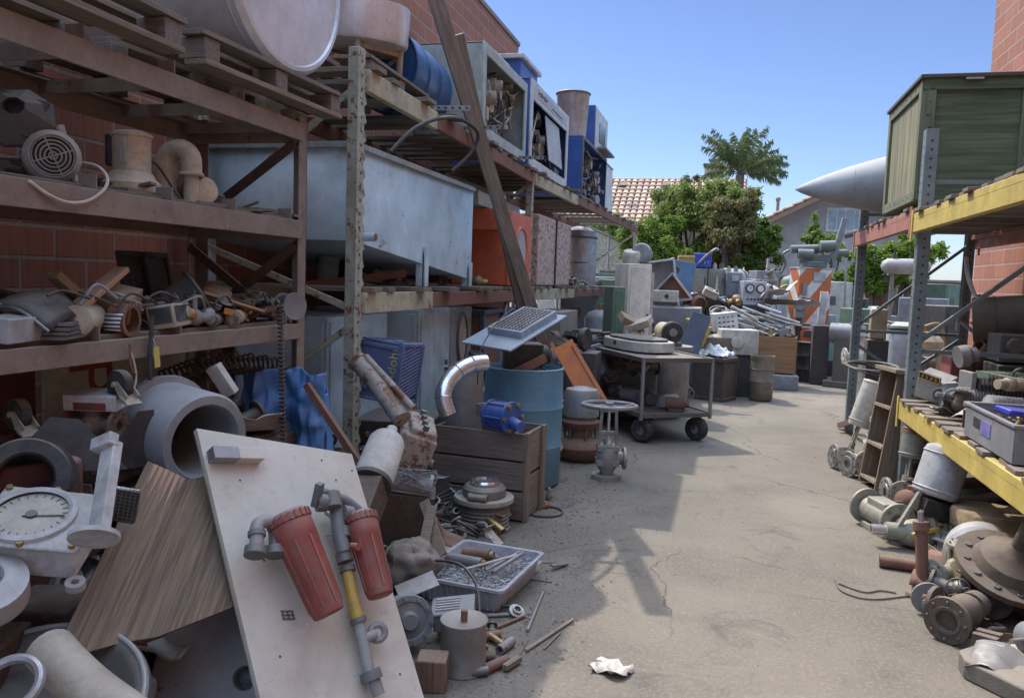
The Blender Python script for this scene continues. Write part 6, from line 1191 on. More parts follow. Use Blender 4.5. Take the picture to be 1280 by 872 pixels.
# bent steel duct
pts = [hd(x, y, d) for x, y, d in ((607, 453, 4.9), (590, 455, 4.85), (572, 464, 4.8), (558, 480, 4.75), (554, 497, 4.7), (560, 518, 4.7))]
g = G(); g.tube([p-pts[3] for p in pts], .05, 22); 
for q in (1, 2, 4): g.torus(pts[q]-pts[3], pts[q+1]-pts[q-1], .0505, .004, 26, 5)
solo(g, 'steel_duct', CHROME, 'shiny bent steel duct rising from the wooden crate', 'duct', pts[3])
t = T('galvanised_can', 'galvanised can standing behind the shiny bent duct', 'can', (hd(580, 480, 5.3).x, hd(580, 480, 5.3).y, .3)); g = G(); g.lathe([(0, 0), (.13, 0), (.13, .6), (.14, .61), (.12, .61), (.12, .02), (0, .02)], n=26); mk(g, 'body', GALVD, t); g = G(); g.box((0, 0, -.15), (.35, .35, .296)); mk(g, 'plinth', DARK, t)
# wooden crate
c0 = gr(664, 655); t = T('wooden_crate', 'large open weathered wooden crate in front of the blue drum', 'crate', c0+Vector((-.06, 0, 0)), (0, 0, -5)); W, D, H = .62, .38, .56
for k in range(3): g = G(); g.box((-W/2, .011, .1+k*.185), (W, .022, .17)); mk(g, 'front_board', GWX, t, bevel=.003); g = G(); g.box((-W/2, D, .1+k*.185), (W, .022, .17)); mk(g, 'rear_board', GWX, t, bevel=.003)
for k in range(2): g = G(); g.box((-.011, D/2, .14+k*.28), (.022, D-.03, .26)); mk(g, 'side_board', WY, t, bevel=.003); g = G(); g.box((-W+.011, D/2, .14+k*.28), (.022, D-.03, .26)); mk(g, 'side_board', GWY, t, bevel=.003)
for y in (.035, D-.03): g = G(); g.box((.012, y, H/2), (.022, .07, H)); mk(g, 'corner_post', WZ, t, bevel=.003)
g = G(); g.box((-W/2, D/2, .015), (W-.05, D-.05, .02)); mk(g, 'floor', GWX, t)
g = G(); g.box((-W/2, D/2, .2), (W-.06, D-.06, .34)); solo(g, 'crate_filling', rusty((.1, .075, .06), (.05, .045, .04), scale=25, name='dark_scrap'), 'dark scrap metal filling the wooden crate', 'scrap', c0+Vector((-.06, 0, .01)), (0, 0, -5), kind='stuff')
cc = c0+Vector((-.36, .22, 0)); scatter(24, lambda r: (cc.x+r.uniform(-.2, .2), cc.y+r.uniform(-.1, .1), .42+r.uniform(0, .08)), 'in the weathered wooden crate', 'in the wooden crate', 31, (.08, .16))
# blue motor
p = hd(628, 520, 4.95); t = T('blue_actuator', 'bright blue cast actuator with tie rods lying in the wooden crate', 'actuator', p, (0, 0, -25)); BA = paint((.03, .09, .34), .4, dirt=.35, rust=.1, name='cobalt_paint')
g = G(); g.cyl((-.08, 0, 0), (.06, 0, 0), .085, n=26); g.cyl((.06, 0, -.02), (.17, -.03, -.04), .035, n=18); g.lathe([(0, 0), (.1, 0), (.1, .02), (0, .02)], (.06, 0, 0), (1, 0, 0), 26); g.lathe([(0, 0), (.095, 0), (.095, .02), (0, .02)], (-.1, 0, 0), (1, 0, 0), 26); mk(g, 'body', BA, t, bevel=.003)
g = G()
for k in range(6): a_ = k*math.pi/3; g.cyl((-.1, .088*math.cos(a_), .088*math.sin(a_)), (.09, .088*math.cos(a_), .088*math.sin(a_)), .007, n=8)
mk(g, 'tie_rods', BA, t); g = G()
for k in range(6): a_ = k*math.pi/3; g.cyl((.08, .085*math.cos(a_), .085*math.sin(a_)), (.1, .085*math.cos(a_), .085*math.sin(a_)), .015, n=6)
mk(g, 'nuts', BRASS, t); g = G(); g.cyl((-.2, 0, .01), (-.1, 0, 0), .025, n=14); g.box((-.17, 0, .02), (.03, .08, .08)); mk(g, 'coupling', GALVD, t)
# blue drum with grille on top
c0 = gr(650, 615); d_ = Vector((ray(650, 615).x, ray(650, 615).y, 0)).normalized(); c0 = c0+d_*.29; t = T('faded_drum', 'faded blue open plastic drum full of scrap beside the wooden crate', 'drum', c0); FB = paint((.12, .28, .40), .5, dirt=.45, name='faded_blue_drum', streak=True, dcol=(.22, .27, .28), scale=3)
g = G(); g.lathe([(0, .01), (.27, .01), (.285, .03), (.288, .28), (.296, .3), (.288, .32), (.29, .56), (.298, .58), (.29, .6), (.286, .84), (.292, .86), (.28, .865), (.275, .84), (.275, .05), (0, .05)], n=48); mk(g, 'shell', FB, t)
g = G(); g.lathe([(0, .72), (.26, .72), (.27, .5), (0, .5)], n=28); solo(g, 'drum_filling', rusty((.1, .075, .06), (.05, .045, .04), scale=25, name='dark_scrap'), 'dark scrap metal filling the faded blue drum', 'scrap', c0, kind='stuff')
scatter(14, lambda r: (c0.x+r.uniform(-.17, .17), c0.y+r.uniform(-.17, .17), .74+r.uniform(0, .1)), 'poking out of the faded blue drum', 'in the faded blue drum', 33, (.1, .2))
t = T('dark_motor_box', 'dark square motor box under the pale blue grille plate on the drum', 'box', c0+Vector((-.03, .05, .83)), (0, 0, 20)); g = G(); g.box((0, 0, .1), (.28, .24, .2)); g.cyl((.13, .05, .1), (.2, .06, .12), .07, n=18); mk(g, 'box', DARK, t, bevel=.01); g = G(); g.box((.02, -.16, .04), (.3, .02, .06), (0, -28, 0)); mk(g, 'wood_scrap', PINE, t)
P4 = [hd(587, 431, 5.3), hd(638, 384, 5.9), hd(698, 394, 5.7), hd(650, 442, 5.05)]; LB = paint((.30, .38, .47), .5, dirt=.35, name='powder_blue_paint')
c = sum(P4, Vector())/4; u = (P4[3]-P4[0]).normalized(); v = (P4[1]-P4[0]); v = (v-u*v.dot(u)).normalized(); n = u.cross(v); E = Matrix(((u.x, v.x, n.x), (u.y, v.y, n.y), (u.z, v.z, n.z))).to_euler(); sgn = 1 if n.dot(cO-c) > 0 else -1
t = T('grille_plate', 'powder blue plate with raised black grille balanced on top of the faded drum', 'grille', c, E); W = (P4[3]-P4[0]).length; D = (P4[1]-P4[0]).length*.92
g = G(); g.box((0, 0, 0), (W, D, .012)); mk(g, 'plate', LB, t, bevel=.002); g = G(); w2, d2 = W*.66, D*.62
for s_ in (-1, 1): g.box((.02+s_*w2/2, D*.1, sgn*.03), (.014, d2, .05)); g.box((.02, D*.1+s_*d2/2, sgn*.03), (w2+.012, .014, .05))
mk(g, 'rim', LB, t, bevel=.002); g = G(); g.box((.02, D*.1, sgn*.028), (w2-.012, d2-.012, .03)); mk(g, 'grille_back', BLACK, t)
g = G()
for k in range(9): g.box((.02-w2/2+w2*(k+.5)/9, D*.1, sgn*.05), (.008, d2-.02, .008))
for k in range(12): g.box((.02, D*.1-d2/2+d2*(k+.5)/12, sgn*.049), (w2-.02, .006, .006))
mk(g, 'grille_bars', GREY, t)
pts = [hd(642, 385, 5.8), hd(620, 405, 5.3), hd(600, 440, 5.1), hd(597, 480, 5.1)]; g = G(); g.tube(pts, .004, 6); solo(g, 'trailing_flex', BLACK, 'black cord trailing off the grille plate down past the shiny duct', 'cord')
# hose spool with chrome ring
t = T('ribbed_drum_hub', 'round dark ribbed hub with a cream flange and chrome ring before the crate', 'hub', gr(600, 668)+Vector((-.02, .13, 0))); g = G(); prof = [(0, 0), (.16, 0), (.165, .015), (.15, .02)]
for k in range(6): prof += [(.148, .03+k*.022), (.155, .038+k*.022), (.148, .046+k*.022)]
prof += [(.14, .175), (0, .175)]; g.lathe(prof, n=40); mk(g, 'ribbed_drum', paint((.17, .165, .16), .5, dirt=.6, name='dusty_black'), t)
g = G(); g.lathe([(.1, .17), (.178, .17), (.18, .185), (.178, .2), (.12, .2), (.1, .2)], n=40); mk(g, 'cream_flange', paint((.42, .38, .31), .7, dirt=.5, name='dusty_cream'), t, bevel=.002)
g = G(); g.lathe([(.075, .2), (.125, .2), (.13, .21), (.128, .25), (.11, .27), (.08, .27)], n=36); g.box((.0, -.13, .222), (.12, .04, .035)); g.cyl((-.05, -.15, .222), (.06, -.15, .222), .02, n=12); mk(g, 'clamp_ring', paint((.26, .24, .22), .6, metal=.3, dirt=.6, name='dusty_cast'), t, bevel=.003)
g = G(); g.lathe([(.058, .24), (.08, .262), (.088, .285), (.08, .298), (.06, .298), (.05, .26), (.05, .1)], n=40); mk(g, 'chrome_ring', CHROME, t)
# tray of screws
q = [hZ(544, 716, .12), hZ(562, 677, .12), hZ(655, 684, .12), hZ(650, 747, .12)]; c = sum(q, Vector())/4; ux = ((q[2]-q[1])+(q[3]-q[0])).normalized(); a_ = math.atan2(ux.y, ux.x); W = ((q[2]-q[1]).length+(q[3]-q[0]).length)/2; D = ((q[1]-q[0]).length+(q[2]-q[3]).length)/2
t = T('plastic_tray', 'pale lilac grey plastic tray full of loose screws at the aisle edge', 'tray', (c.x, c.y, .001), (0, 0, math.degrees(a_))); LT = paint((.40, .41, .47), .5, dirt=.45, name='lilac_plastic'); h = .12
g = G(); 
def rr(w, d, z, r=.03, n=5):
    o = []
    for sx, sy, a0 in ((1, 1, 0), (-1, 1, 90), (-1, -1, 180), (1, -1, 270)):
        for k in range(n+1): a = R(a0+90*k/n); o.append((sx*(w/2-r)+r*math.cos(a), sy*(d/2-r)+r*math.sin(a), z))
    return o
L_r = [rr(W-.06, D-.06, .004), rr(W, D, h), rr(W+.025, D+.025, h+.002), rr(W+.025, D+.025, h-.012), rr(W+.012, D+.012, h-.012), rr(W-.02, D-.02, h-.02), rr(W-.075, D-.075, .012)]
L_r = [L_r[0], rr(W-.004, D-.004, h-.014), L_r[3], L_r[2], rr(W-.012, D-.012, h), rr(W-.07, D-.07, .012)]
k0 = len(L_r[0]); vs = [p for Lr in L_r for p in Lr]; fs = [(i*k0+j, i*k0+(j+1) % k0, (i+1)*k0+(j+1) % k0, (i+1)*k0+j) for i in range(len(L_r)-1) for j in range(k0)]+[tuple(range(k0-1, -1, -1)), tuple((len(L_r)-1)*k0+j for j in range(k0))]
g.add(vs, fs)
for k in range(12): g.bar((-W/2+.04+k*(W-.08)/11, -D/2+.018, .01), (-W/2+.04+k*(W-.08)/11, -D/2-.003, h-.02), .006, .006)
mk(g, 'tray', LT, t)
g = G(); rnd = random.Random(8); SCRW = metal((.55, .55, .56), .4, .4, name='zinc_screw')
g.box((0, 0, .035), (W-.07, D-.07, .05))
for k in range(1500):
    x, y = rnd.uniform(-W/2+.02, W/2-.02), rnd.uniform(-D/2+.02, D/2-.02); z = .068+.03*mnoise.noise(Vector((x*8, y*8, 0)))+rnd.uniform(0, .014); a = rnd.uniform(0, 6.28); L = rnd.uniform(.02, .034); dv = Vector((math.cos(a)*L/2, math.sin(a)*L/2, rnd.uniform(-.006, .006)))
    p_ = Vector((x, y, z)); g.cyl(p_-dv, p_+dv, .0018, .0014, 4); g.cyl(p_-dv*1.08, p_-dv, .0042, n=5)
solo(g, 'loose_screws', SCRW, 'mass of loose zinc screws in the lilac tray', 'screws', (c.x, c.y, .001), (0, 0, math.degrees(a_)), kind='stuff')
for i, (x, y, a, L, r, m, lb) in enumerate(((-.08, .12, 5, .14, .032, RUST, 'rusty pipe stub lying on top of the screws'), (-.1, .02, -8, .2, .024, GALVD, 'long grey pipe nipple lying on top of the screws'))):
    g = G(); g.pipe((-L/2, 0, 0), (L/2, 0, 0), r, r*.8); g.cyl((L/2, 0, 0), (L/2+.02, 0, 0), r*.7, n=14, m=1); solo(g, 'pipe_stub', [m, BRASS], lb, 'pipe', Vector((c.x, c.y, .115))+Matrix.Rotation(a_, 3, 'Z') @ Vector((x, y, .0)), (0, -3, math.degrees(a_)+a))
for i, (x, y, a, L) in enumerate(((.05, -.02, 50, .3), (.1, .03, 72, .26), (.13, .02, 76, .25))):
    g = G(); g.cyl((-L/2, 0, 0), (L/2, 0, 0), .007+.003*(i == 2), n=10); solo(g, 'thin_rod', GALVD if i else OFFW, ('lowest', 'thin middle', 'thicker upright')[i]+' of the three rods lying over the screw tray', 'rod', Vector((c.x, c.y, .14))+Matrix.Rotation(a_, 3, 'Z') @ Vector((x, y, 0)), (0, -6, math.degrees(a_)+a), group='rods over the screw tray')
g = G(); g.prism([(-.05, -.03, 0), (.04, -.035, 0), (.06, .03, 0), (-.045, .025, 0)], .004); solo(g, 'plastic_scrap', LT, 'small lilac plastic scrap right of the screw tray', 'scrap', gr(661, 714)+Vector((0, 0, .05)), (25, 10, 0))
g = G(); g.cyl((0, 0, 0), (0, 0, .05), .02, n=10); solo(g, 'stub_prop', DSTEEL, 'dark stub holding up the lilac plastic scrap', 'stub', gr(661, 716))
# canister, box, junction box, pump
t = T('round_tin', 'dull round tin with a stub on its lid in the foreground by the aisle', 'tin', gr(572, 845)+Vector((-.0, .06, 0))); g = G(); g.lathe([(0, 0), (.087, 0), (.09, .006), (.088, .012), (.088, .186), (.091, .19), (.091, .2), (.085, .197), (0, .19)], n=36); mk(g, 'body', paint((.27, .26, .25), .5, metal=.3, dirt=.6, name='dull_tin'), t); g = G(); g.cyl((0, 0, .19), (0, 0, .235), .013, n=10); mk(g, 'stub', RUST, t)
g = G(); g.box((0, 0, .06), (.11, .1, .12)); solo(g, 'wood_block', wood((.25, .15, .10), 2, name='reddish_block'), 'small reddish brown wood block in front of the round tin', 'wood block', gr(540, 858), (0, 0, 12), bevel=.006)
t = T('junction_box', 'grey junction box with ribbed lid between the tin and the tray', 'box', hd(567, 762, 3.3), (8, -8, 15)); JB = paint((.22, .25, .27), .5, dirt=.5, name='blue_grey_cast'); g = G(); g.box((0, 0, -.02), (.17, .13, .07)); g.box((0, 0, .02), (.18, .14, .014)); mk(g, 'case', JB, t, bevel=.005); g = G()
for k in range(5): g.box((-.02, -.04+k*.02, .03), (.1, .008, .006))
mk(g, 'label_ribs', LGREY, t); zz = t.location.z-.06; g = G(); g.box((0, 0, -.06-zz/2), (.14, .1, zz)); mk(g, 'foot_block', DSTEEL, t)
t = T('gear_pump', 'round grey pump face with a ring of bolts behind the white board edge', 'pump', hd(512, 776, 3.15), axrot((.55, -.75, .2))); g = G(); g.lathe([(0, .02), (.03, .02), (.04, .0), (.07, -.005), (.075, 0), (.098, 0), (.1, -.02), (.085, -.03), (.08, -.14), (0, -.14)], n=36); mk(g, 'housing', JB, t); g = G()
for k in range(10): a = k*math.pi/5; g.cyl((.087*math.cos(a), .087*math.sin(a), 0), (.087*math.cos(a), .087*math.sin(a), .012), .008, n=6)
mk(g, 'bolts', STEEL, t)
g = G(); g.tube([hd(545, 700, 3.6), hd(575, 705, 3.5), hd(595, 730, 3.4), hd(600, 770, 3.3)], .006, 8); solo(g, 'black_hose', BLACK, 'thin black hose looping over the corner of the screw tray', 'hose')
# rock, boards, blue-ish bits
def rock(name, label, loc, s_, seed, m, sc=(1, 1, .7)):
    g = G(); g.ball((0, 0, 0), s_, 44, sc=sc); o = []
    for v in g.v: q = Vector(v); q *= 1+.35*mnoise.noise(q*(2.2/s_)+Vector((seed, 0, 0)))+.12*mnoise.noise(q*(7/s_)+Vector((seed, 3, 0))); o.append((q.x, q.y, max(q.z, -s_*sc[2]*.6)))
    g.v = o; return solo(g, name, m, label, 'rock', loc, ang=60)
RK = paint((.30, .27, .235), .9, dirt=.5, scale=8, bump=.6, name='broken_concrete')
rock('concrete_lump', 'big broken concrete lump between the white board and the screw tray', hd(510, 704, 3.75), .15, 3, paint((.20, .175, .15), .9, dirt=.6, scale=10, bump=.8, name='dirty_concrete'))
g = G(); g.bar((0, 0, 0), hd(545, 632, 3.9)-hd(533, 690, 3.75), .05, .012, (0, -1, .3)); solo(g, 'split_lath', WX, 'left of two thin brown slats standing by the ribbed hub', 'slat', hd(528, 690, 3.75)); g = G(); g.bar((0, 0, 0), hd(533, 626, 3.95)-hd(556, 694, 3.75), .05, .012, (0, -1, .3)); solo(g, 'split_lath', WZ, 'right of two thin brown slats standing by the ribbed hub', 'slat', hd(553, 694, 3.75))
a, b = hd(497, 742, 3.35), hd(545, 722, 3.4); g = G(); g.bar(a-a, b-a, .09, .008, (0, -.5, 1)); solo(g, 'sheet_strip', GALVD, 'flat grey metal strip behind the round pump face', 'strip', a)
t = T('wire_motor', 'dirty motor core with tangled wires behind the ribbed hub', 'motor', hd(515, 606, 4.05), (10, 10, 20)); g = G(); g.cyl((-.1, 0, 0), (.08, 0, 0), .06, n=20); g.lathe([(.03, 0), (.07, 0), (.07, .02), (.03, .02)], (.08, 0, 0), (1, 0, 0), 20); mk(g, 'core', GALVD, t); g = G(); rnd = random.Random(12)
for k in range(34): q = [Vector((rnd.uniform(-.12, .12), rnd.uniform(-.08, .05), rnd.uniform(-.02, .1))) for _ in range(4)]; g.tube(q, .0022, 4)
mk(g, 'wires', [GALVD], t); g = G(); g.box((0, .02, -.2), (.28, .24, .3), (-10, -5, 0)); mk(g, 'lower_block', RUSTD, t)
# handwheel valve
t = T('gate_valve', 'grey steel gate valve standing upright with a large handwheel on top', 'valve', gr(756, 600)+Vector((0, .07, 0)), (0, 0, 15)); VS = metal((.36, .35, .33), .5, .5, name='cast_valve_steel', m=.5)
flange(t, (0, 0, 0), (0, 0, 1), .115, .035, .05, 8, VS); g = G(); g.lathe([(.05, .03), (.055, .06), (.075, .09), (.085, .12), (.085, .2), (.07, .24), (0, .26)], n=28); g.cyl((-.0, 0, .16), (.13, 0, .16), .05, n=18); g.box((0, 0, .13), (.17, .15, .045)); g.box((0, 0, .24), (.16, .13, .04)); mk(g, 'body', VS, t, bevel=.003); flange(t, (.14, 0, .16), (-1, 0, 0), .085, .02, .03, 8, VS)
g = G(); 
for x in (-.06, .06): g.bar((x*1.15, 0, .25), (x*.9, 0, .52), .022, .03, (0, 1, 0))
g.box((0, 0, .53), (.14, .05, .03)); g.box((0, 0, .35), (.14, .04, .03)); mk(g, 'yoke', VS, t, bevel=.002); g = G(); g.cyl((0, 0, .2), (0, 0, .58), .012, n=12); g.cyl((0, 0, .26), (0, 0, .31), .035, n=16); mk(g, 'stem', CHROME, t); handwheel(t, (0, 0, .565), (0, .03, 1), .205, GALVD)
g = G(); g.torus((0, 0, .008), (0, 0, 1), .12, .007, 40, 6); solo(g, 'wire_hoop', RUSTD, 'thin rusty hoop lying flat on the ground beside the faded drum', 'hoop', gr(680, 640)); rock('brick_fragment', 'small orange brick fragment inside the rusty hoop', gr(680, 634)+Vector((0, 0, .02)), .035, 7, rusty((.35, .15, .09), (.25, .1, .06), name='brick_orange')); rock('stone_chip', 'pale pointed stone chip leaning on the drum foot', gr(686, 625)+Vector((0, 0, .04)), .035, 9, RK, (.6, .6, 1.4))
# round pump behind
t = T('bell_pump', 'rusty bell shaped pump standing behind the gate valve', 'pump', gr(722, 580)+Vector((-.02, .18, 0))); g = G(); g.lathe([(0, 0), (.13, 0), (.19, .06), (.2, .12), (.17, .17), (.1, .2), (.1, .26), (.15, .3), (.16, .33), (.13, .36)], n=30); mk(g, 'lower_casing', RUST, t); g = G(); g.lathe([(.13, .36), (.15, .38), (.15, .56), (.13, .6), (.05, .62), (0, .62)], n=30); mk(g, 'motor_can', GALVD, t); g = G()
for k in range(6): a = k*math.pi/3; g.cyl((.13*math.cos(a), .13*math.sin(a), .18), (.13*math.cos(a), .13*math.sin(a), .32), .01, n=8)
mk(g, 'studs', DSTEEL, t)
g = G(); P0, P1 = hd(748, 512, 7.0), hd(703, 430, 7.3); g.bar(P0-P0+Vector((0, 0, .02)), P1-P0, .2, .012, (0, -1, .4)); g.bar(P0-P0+Vector((.1, 0, .02)), P1-P0+Vector((.1, 0, 0)), .03, .05, (0, -1, .4)); g.bar(P0-P0+Vector((-.1, 0, .02)), P1-P0+Vector((-.1, 0, 0)), .03, .05, (0, -1, .4)); solo(g, 'orange_channel', paint((.60, .18, .05), .6, dirt=.4, name='safety_orange'), 'long orange steel channel leaning behind the bell shaped pump', 'channel', P0)
# cart
B3, A3, C3 = hZ(805, 446, .82), hZ(735, 430, .82), hZ(857, 441, .82); u = (A3-B3); L = u.length; ang = math.atan2(u.y, u.x); pv = Vector((-math.sin(ang), math.cos(ang), 0)); pv = -pv if pv.dot(C3-B3) < 0 else pv; Wd = (C3-B3).length*.93
cc = B3+u/2+pv*Wd/2; t = T('steel_cart', 'two level steel cart on pneumatic wheels parked by the pile', 'cart', (cc.x, cc.y, 0), (0, 0, math.degrees(ang))); 
for z, m in ((.79, GWX), (.27, RUSTD)): g = G(); g.box((0, 0, z), (L, Wd, .02)); mk(g, 'deck', m, t); g = G(); 
for z in (.79, .27):
    g = G()
    for s_ in (-1, 1): g.box((0, s_*Wd/2, z), (L+.03, .025, .045)); g.box((s_*L/2, 0, z), (.025, Wd, .043))
    mk(g, 'deck_frame', DSTEEL, t, bevel=.002)
for sx in (-1, 1):
    for sy in (-1, 1):
        g = G(); g.cyl((sx*L/2, sy*Wd/2, .23), (sx*L/2, sy*Wd/2, .8), .018, n=12); mk(g, 'post', GALVD, t)
        g = G(); c_ = Vector((sx*L/2*.84, sy*Wd/2*.8, .115)); d_ = Vector((math.cos(.5), math.sin(.5), 0)); g.lathe([(.045, -.045), (.085, -.05), (.108, -.035), (.115, 0), (.108, .035), (.085, .05), (.045, .045)], c_, (-d_.y, d_.x, 0), 30); wl = mk(g, 'wheel', RUBBER, t); g = G(); g.lathe([(0, -.03), (.045, -.035), (.048, 0), (.045, .035), (0, .03)], c_, (-d_.y, d_.x, 0), 20); mk(g, 'rim', GREY, wl); g = G(); g.box(c_+Vector((0, 0, .13)), (.1, .1, .02)); g.bar(c_+Vector((-d_.y, d_.x, 0))*.06, c_+Vector((-d_.y, d_.x, 0))*.06+Vector((0, 0, .13)), .03, .008, (d_.x, d_.y, 0)); g.bar(c_-Vector((-d_.y, d_.x, 0))*.06, c_-Vector((-d_.y, d_.x, 0))*.06+Vector((0, 0, .13)), .03, .008, (d_.x, d_.y, 0)); mk(g, 'fork', DSTEEL, t)
p = hZ(797, 430, .86); t = T('oval_tub', 'long off white oval tub cover with a dark lid on the cart top', 'cover', (p.x, p.y, .815), (0, 0, math.degrees(ang))); 
def oval(g, a, b, z0, z1, m=0, n=44):
    P0 = [(a*math.copysign(abs(math.cos(2*math.pi*k/n))**.7, math.cos(2*math.pi*k/n)), b*math.copysign(abs(math.sin(2*math.pi*k/n))**.7, math.sin(2*math.pi*k/n))) for k in range(n)]; g.prism([(x, y, z0) for x, y in P0], z1-z0, nrm=(0, 0, 1))
g = G(); oval(g, .52, .26, 0, .1); mk(g, 'body', OFFW, t, bevel=.008); g = G(); oval(g, .44, .21, .1, .125); mk(g, 'lid', DARK, t, bevel=.006); g = G(); g.box((.0, .262, .06), (.05, .01, .04)); g.box((0, -.262, .06), (.05, .01, .04)); mk(g, 'latch', BLACK, t)
rl = Matrix.Rotation(ang, 3, 'Z')
for i in range(6):
    r_ = random.Random(i+90); pl = Vector((cc.x, cc.y, .28))+rl @ Vector((-L*.38+i*L*.15, r_.uniform(-.15, .15), 0)); t = T('cart_motor', ('rusty', 'pale', 'grimy', 'grey', 'greasy black', 'dull steel')[i]+' small motor lying on the lower deck of the cart', 'motor', pl, (0, 0, 50*i), 'small motors on the cart'); g = G(); g.cyl((-.1, 0, .07), (.08, 0, .07), .065, n=18); g.cyl((.08, 0, .07), (.12, 0, .07), .03, n=12); mk(g, 'body', (RUST, OFFW, DSTEEL, GREY, BLACK, STEEL)[i], t, bevel=.005); g = G(); g.box((0, 0, .02), (.14, .1, .03)); mk(g, 'foot', DSTEEL, t)
# paper, sticks
_rp = random.Random(17); _PZ = {}
def crumple(u, v):
    k = (round(u*7), round(v*5)); _PZ.setdefault(k, (_rp.uniform(-.008, .008), _rp.uniform(-.008, .008), _rp.uniform(.002, .036))); d = _PZ[k]; return ((u-.5)*.15+d[0]+.02*v, (v-.5)*.10+d[1]+.015*math.sin(u*6), d[2])
g = G(); g.grid(crumple, 7, 5); solo(g, 'crumpled_paper', paint((.62, .57, .52), .8, dirt=.35, scale=14, name='dirty_paper', dcol=(.42, .27, .18)), 'crumpled dirty white paper lying on the sunlit concrete', 'paper', gr(759, 838), (0, 0, -5), solid=.0008, ang=8)
for i, (x0_, y0_, x1_, y1_, r, m, lb) in enumerate(((657, 815, 716, 776, .008, wood((.42, .36, .28), 0, name='pale_stick'), 'long pale stick lying across the shadow edge'), (680, 812, 700, 792, .005, WX, 'short twig beside the long pale stick'), (659, 790, 679, 741, .008, GALVD, 'grey metal rod lying right of the screw tray'), (605, 793, 660, 770, .009, RUST, 'brown rod lying below the screw tray'), (600, 772, 640, 770, .01, GALVD, 'short grey tube just below the tray front'), (650, 818, 660, 800, .003, RUST, 'thin rusty nail like wire at the shadow edge'), (628, 720, 690, 728, .004, WX, 'thin straw lying right of the tray'), (676, 704, 700, 703, .003, DSTEEL, 'short dark wire lying above the lilac scrap'))):
    a, b = gr(x0_, y0_), gr(x1_, y1_); g = G(); g.cyl(Vector((0, 0, r)), b-a+Vector((0, 0, r)), r, r*.8, 8); solo(g, 'loose_stick', m, lb, 'stick', a, bevel=.001)
for i, (px, py, L, a, m) in enumerate(((620, 836, .12, 60, RUST), (606, 828, .08, 20, RUSTD), (632, 812, .1, 75, GALVD), (640, 834, .1, 70, WX), (612, 800, .09, 40, RUST), (598, 845, .07, 30, DSTEEL))):
    g = G(); g.pipe((-L/2, 0, 0), (L/2, 0, 0), .02, .014, 14) if i != 3 else g.box((0, 0, 0), (L, .025, .02)); solo(g, 'pipe_offcut', m, ('biggest rusty', 'dark stubby', 'galvanised', 'square wooden', 'thinner rusty', 'short dark steel')[i]+' offcut on the ground right of the round tin', 'offcut', gr(px, py)+Vector((0, 0, .02)), (0, 0, a), group='offcuts by the round tin')
# ground crumbs: one mass
g = G(); rnd = random.Random(21)
for k in range(2600):
    if k % 3: x, y = rnd.gauss(-.95, .22), rnd.uniform(2.6, 6)
    elif k % 2: x, y = rnd.uniform(-1, 1.6), rnd.uniform(2.5, 14)
    else: x, y = rnd.gauss(1.25, .2), rnd.uniform(3, 9)
    s_ = rnd.uniform(.002, .007)*(1 if k % 17 else 2); a = rnd.uniform(0, 6.28); c_, n_2 = math.cos(a)*s_, math.sin(a)*s_; e = rnd.uniform(1, 3.5) if k % 4 == 0 else 1.2
    g.add([(x-c_*e, y-n_2*e, .001), (x+n_2, y-c_, .001), (x+c_*e, y+n_2*e, .001), (x-n_2, y+c_, .001), (x, y, s_*.9)], [(0, 1, 4), (1, 2, 4), (2, 3, 4), (3, 0, 4)], k % 3)
mk(g, 'grit', [RK, GWX, RUST], label='scattered grit, splinters and crumbs on the concrete', cat='grit', kind='stuff')
# dark heap of mixed scrap under everything at the left
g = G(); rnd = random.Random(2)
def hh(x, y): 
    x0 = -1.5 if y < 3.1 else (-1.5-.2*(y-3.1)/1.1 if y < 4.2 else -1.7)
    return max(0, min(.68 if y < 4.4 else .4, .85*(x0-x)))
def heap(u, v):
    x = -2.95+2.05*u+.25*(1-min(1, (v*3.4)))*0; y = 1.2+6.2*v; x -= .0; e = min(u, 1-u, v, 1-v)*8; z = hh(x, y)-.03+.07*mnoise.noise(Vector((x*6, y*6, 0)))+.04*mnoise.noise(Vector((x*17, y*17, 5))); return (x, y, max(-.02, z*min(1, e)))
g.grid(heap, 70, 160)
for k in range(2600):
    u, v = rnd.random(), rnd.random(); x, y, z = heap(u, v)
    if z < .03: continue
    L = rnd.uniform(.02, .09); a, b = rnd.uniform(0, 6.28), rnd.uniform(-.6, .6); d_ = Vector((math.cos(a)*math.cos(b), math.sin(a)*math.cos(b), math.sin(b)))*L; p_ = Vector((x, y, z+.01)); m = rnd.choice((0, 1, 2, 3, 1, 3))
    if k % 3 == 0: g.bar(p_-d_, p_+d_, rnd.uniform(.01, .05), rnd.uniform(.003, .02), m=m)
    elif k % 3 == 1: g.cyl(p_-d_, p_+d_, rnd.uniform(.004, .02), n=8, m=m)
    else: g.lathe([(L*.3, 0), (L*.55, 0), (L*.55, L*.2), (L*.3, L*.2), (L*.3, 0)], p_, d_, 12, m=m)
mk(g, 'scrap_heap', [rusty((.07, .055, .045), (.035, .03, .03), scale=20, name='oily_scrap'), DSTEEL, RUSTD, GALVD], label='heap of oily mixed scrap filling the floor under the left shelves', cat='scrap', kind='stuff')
def hz_(x, y): return max(.02, hh(x, y))+.03
def inheap(r, ya, yb, xa, xb): x, y = r.uniform(xa, xb), r.uniform(ya, yb); return (x, y, hz_(x, y)+r.uniform(0, .05))
scatter(46, lambda r: inheap(r, 3.4, 4.9, -2.2, -1.15), 'on the scrap heap behind the white board', 'behind the white board', 51, (.05, .17))
scatter(36, lambda r: inheap(r, 1.9, 3.4, -2.05, -1.2), 'on the scrap heap at the foot of the brown shelf', 'at the foot of the brown shelf', 52, (.07, .16))
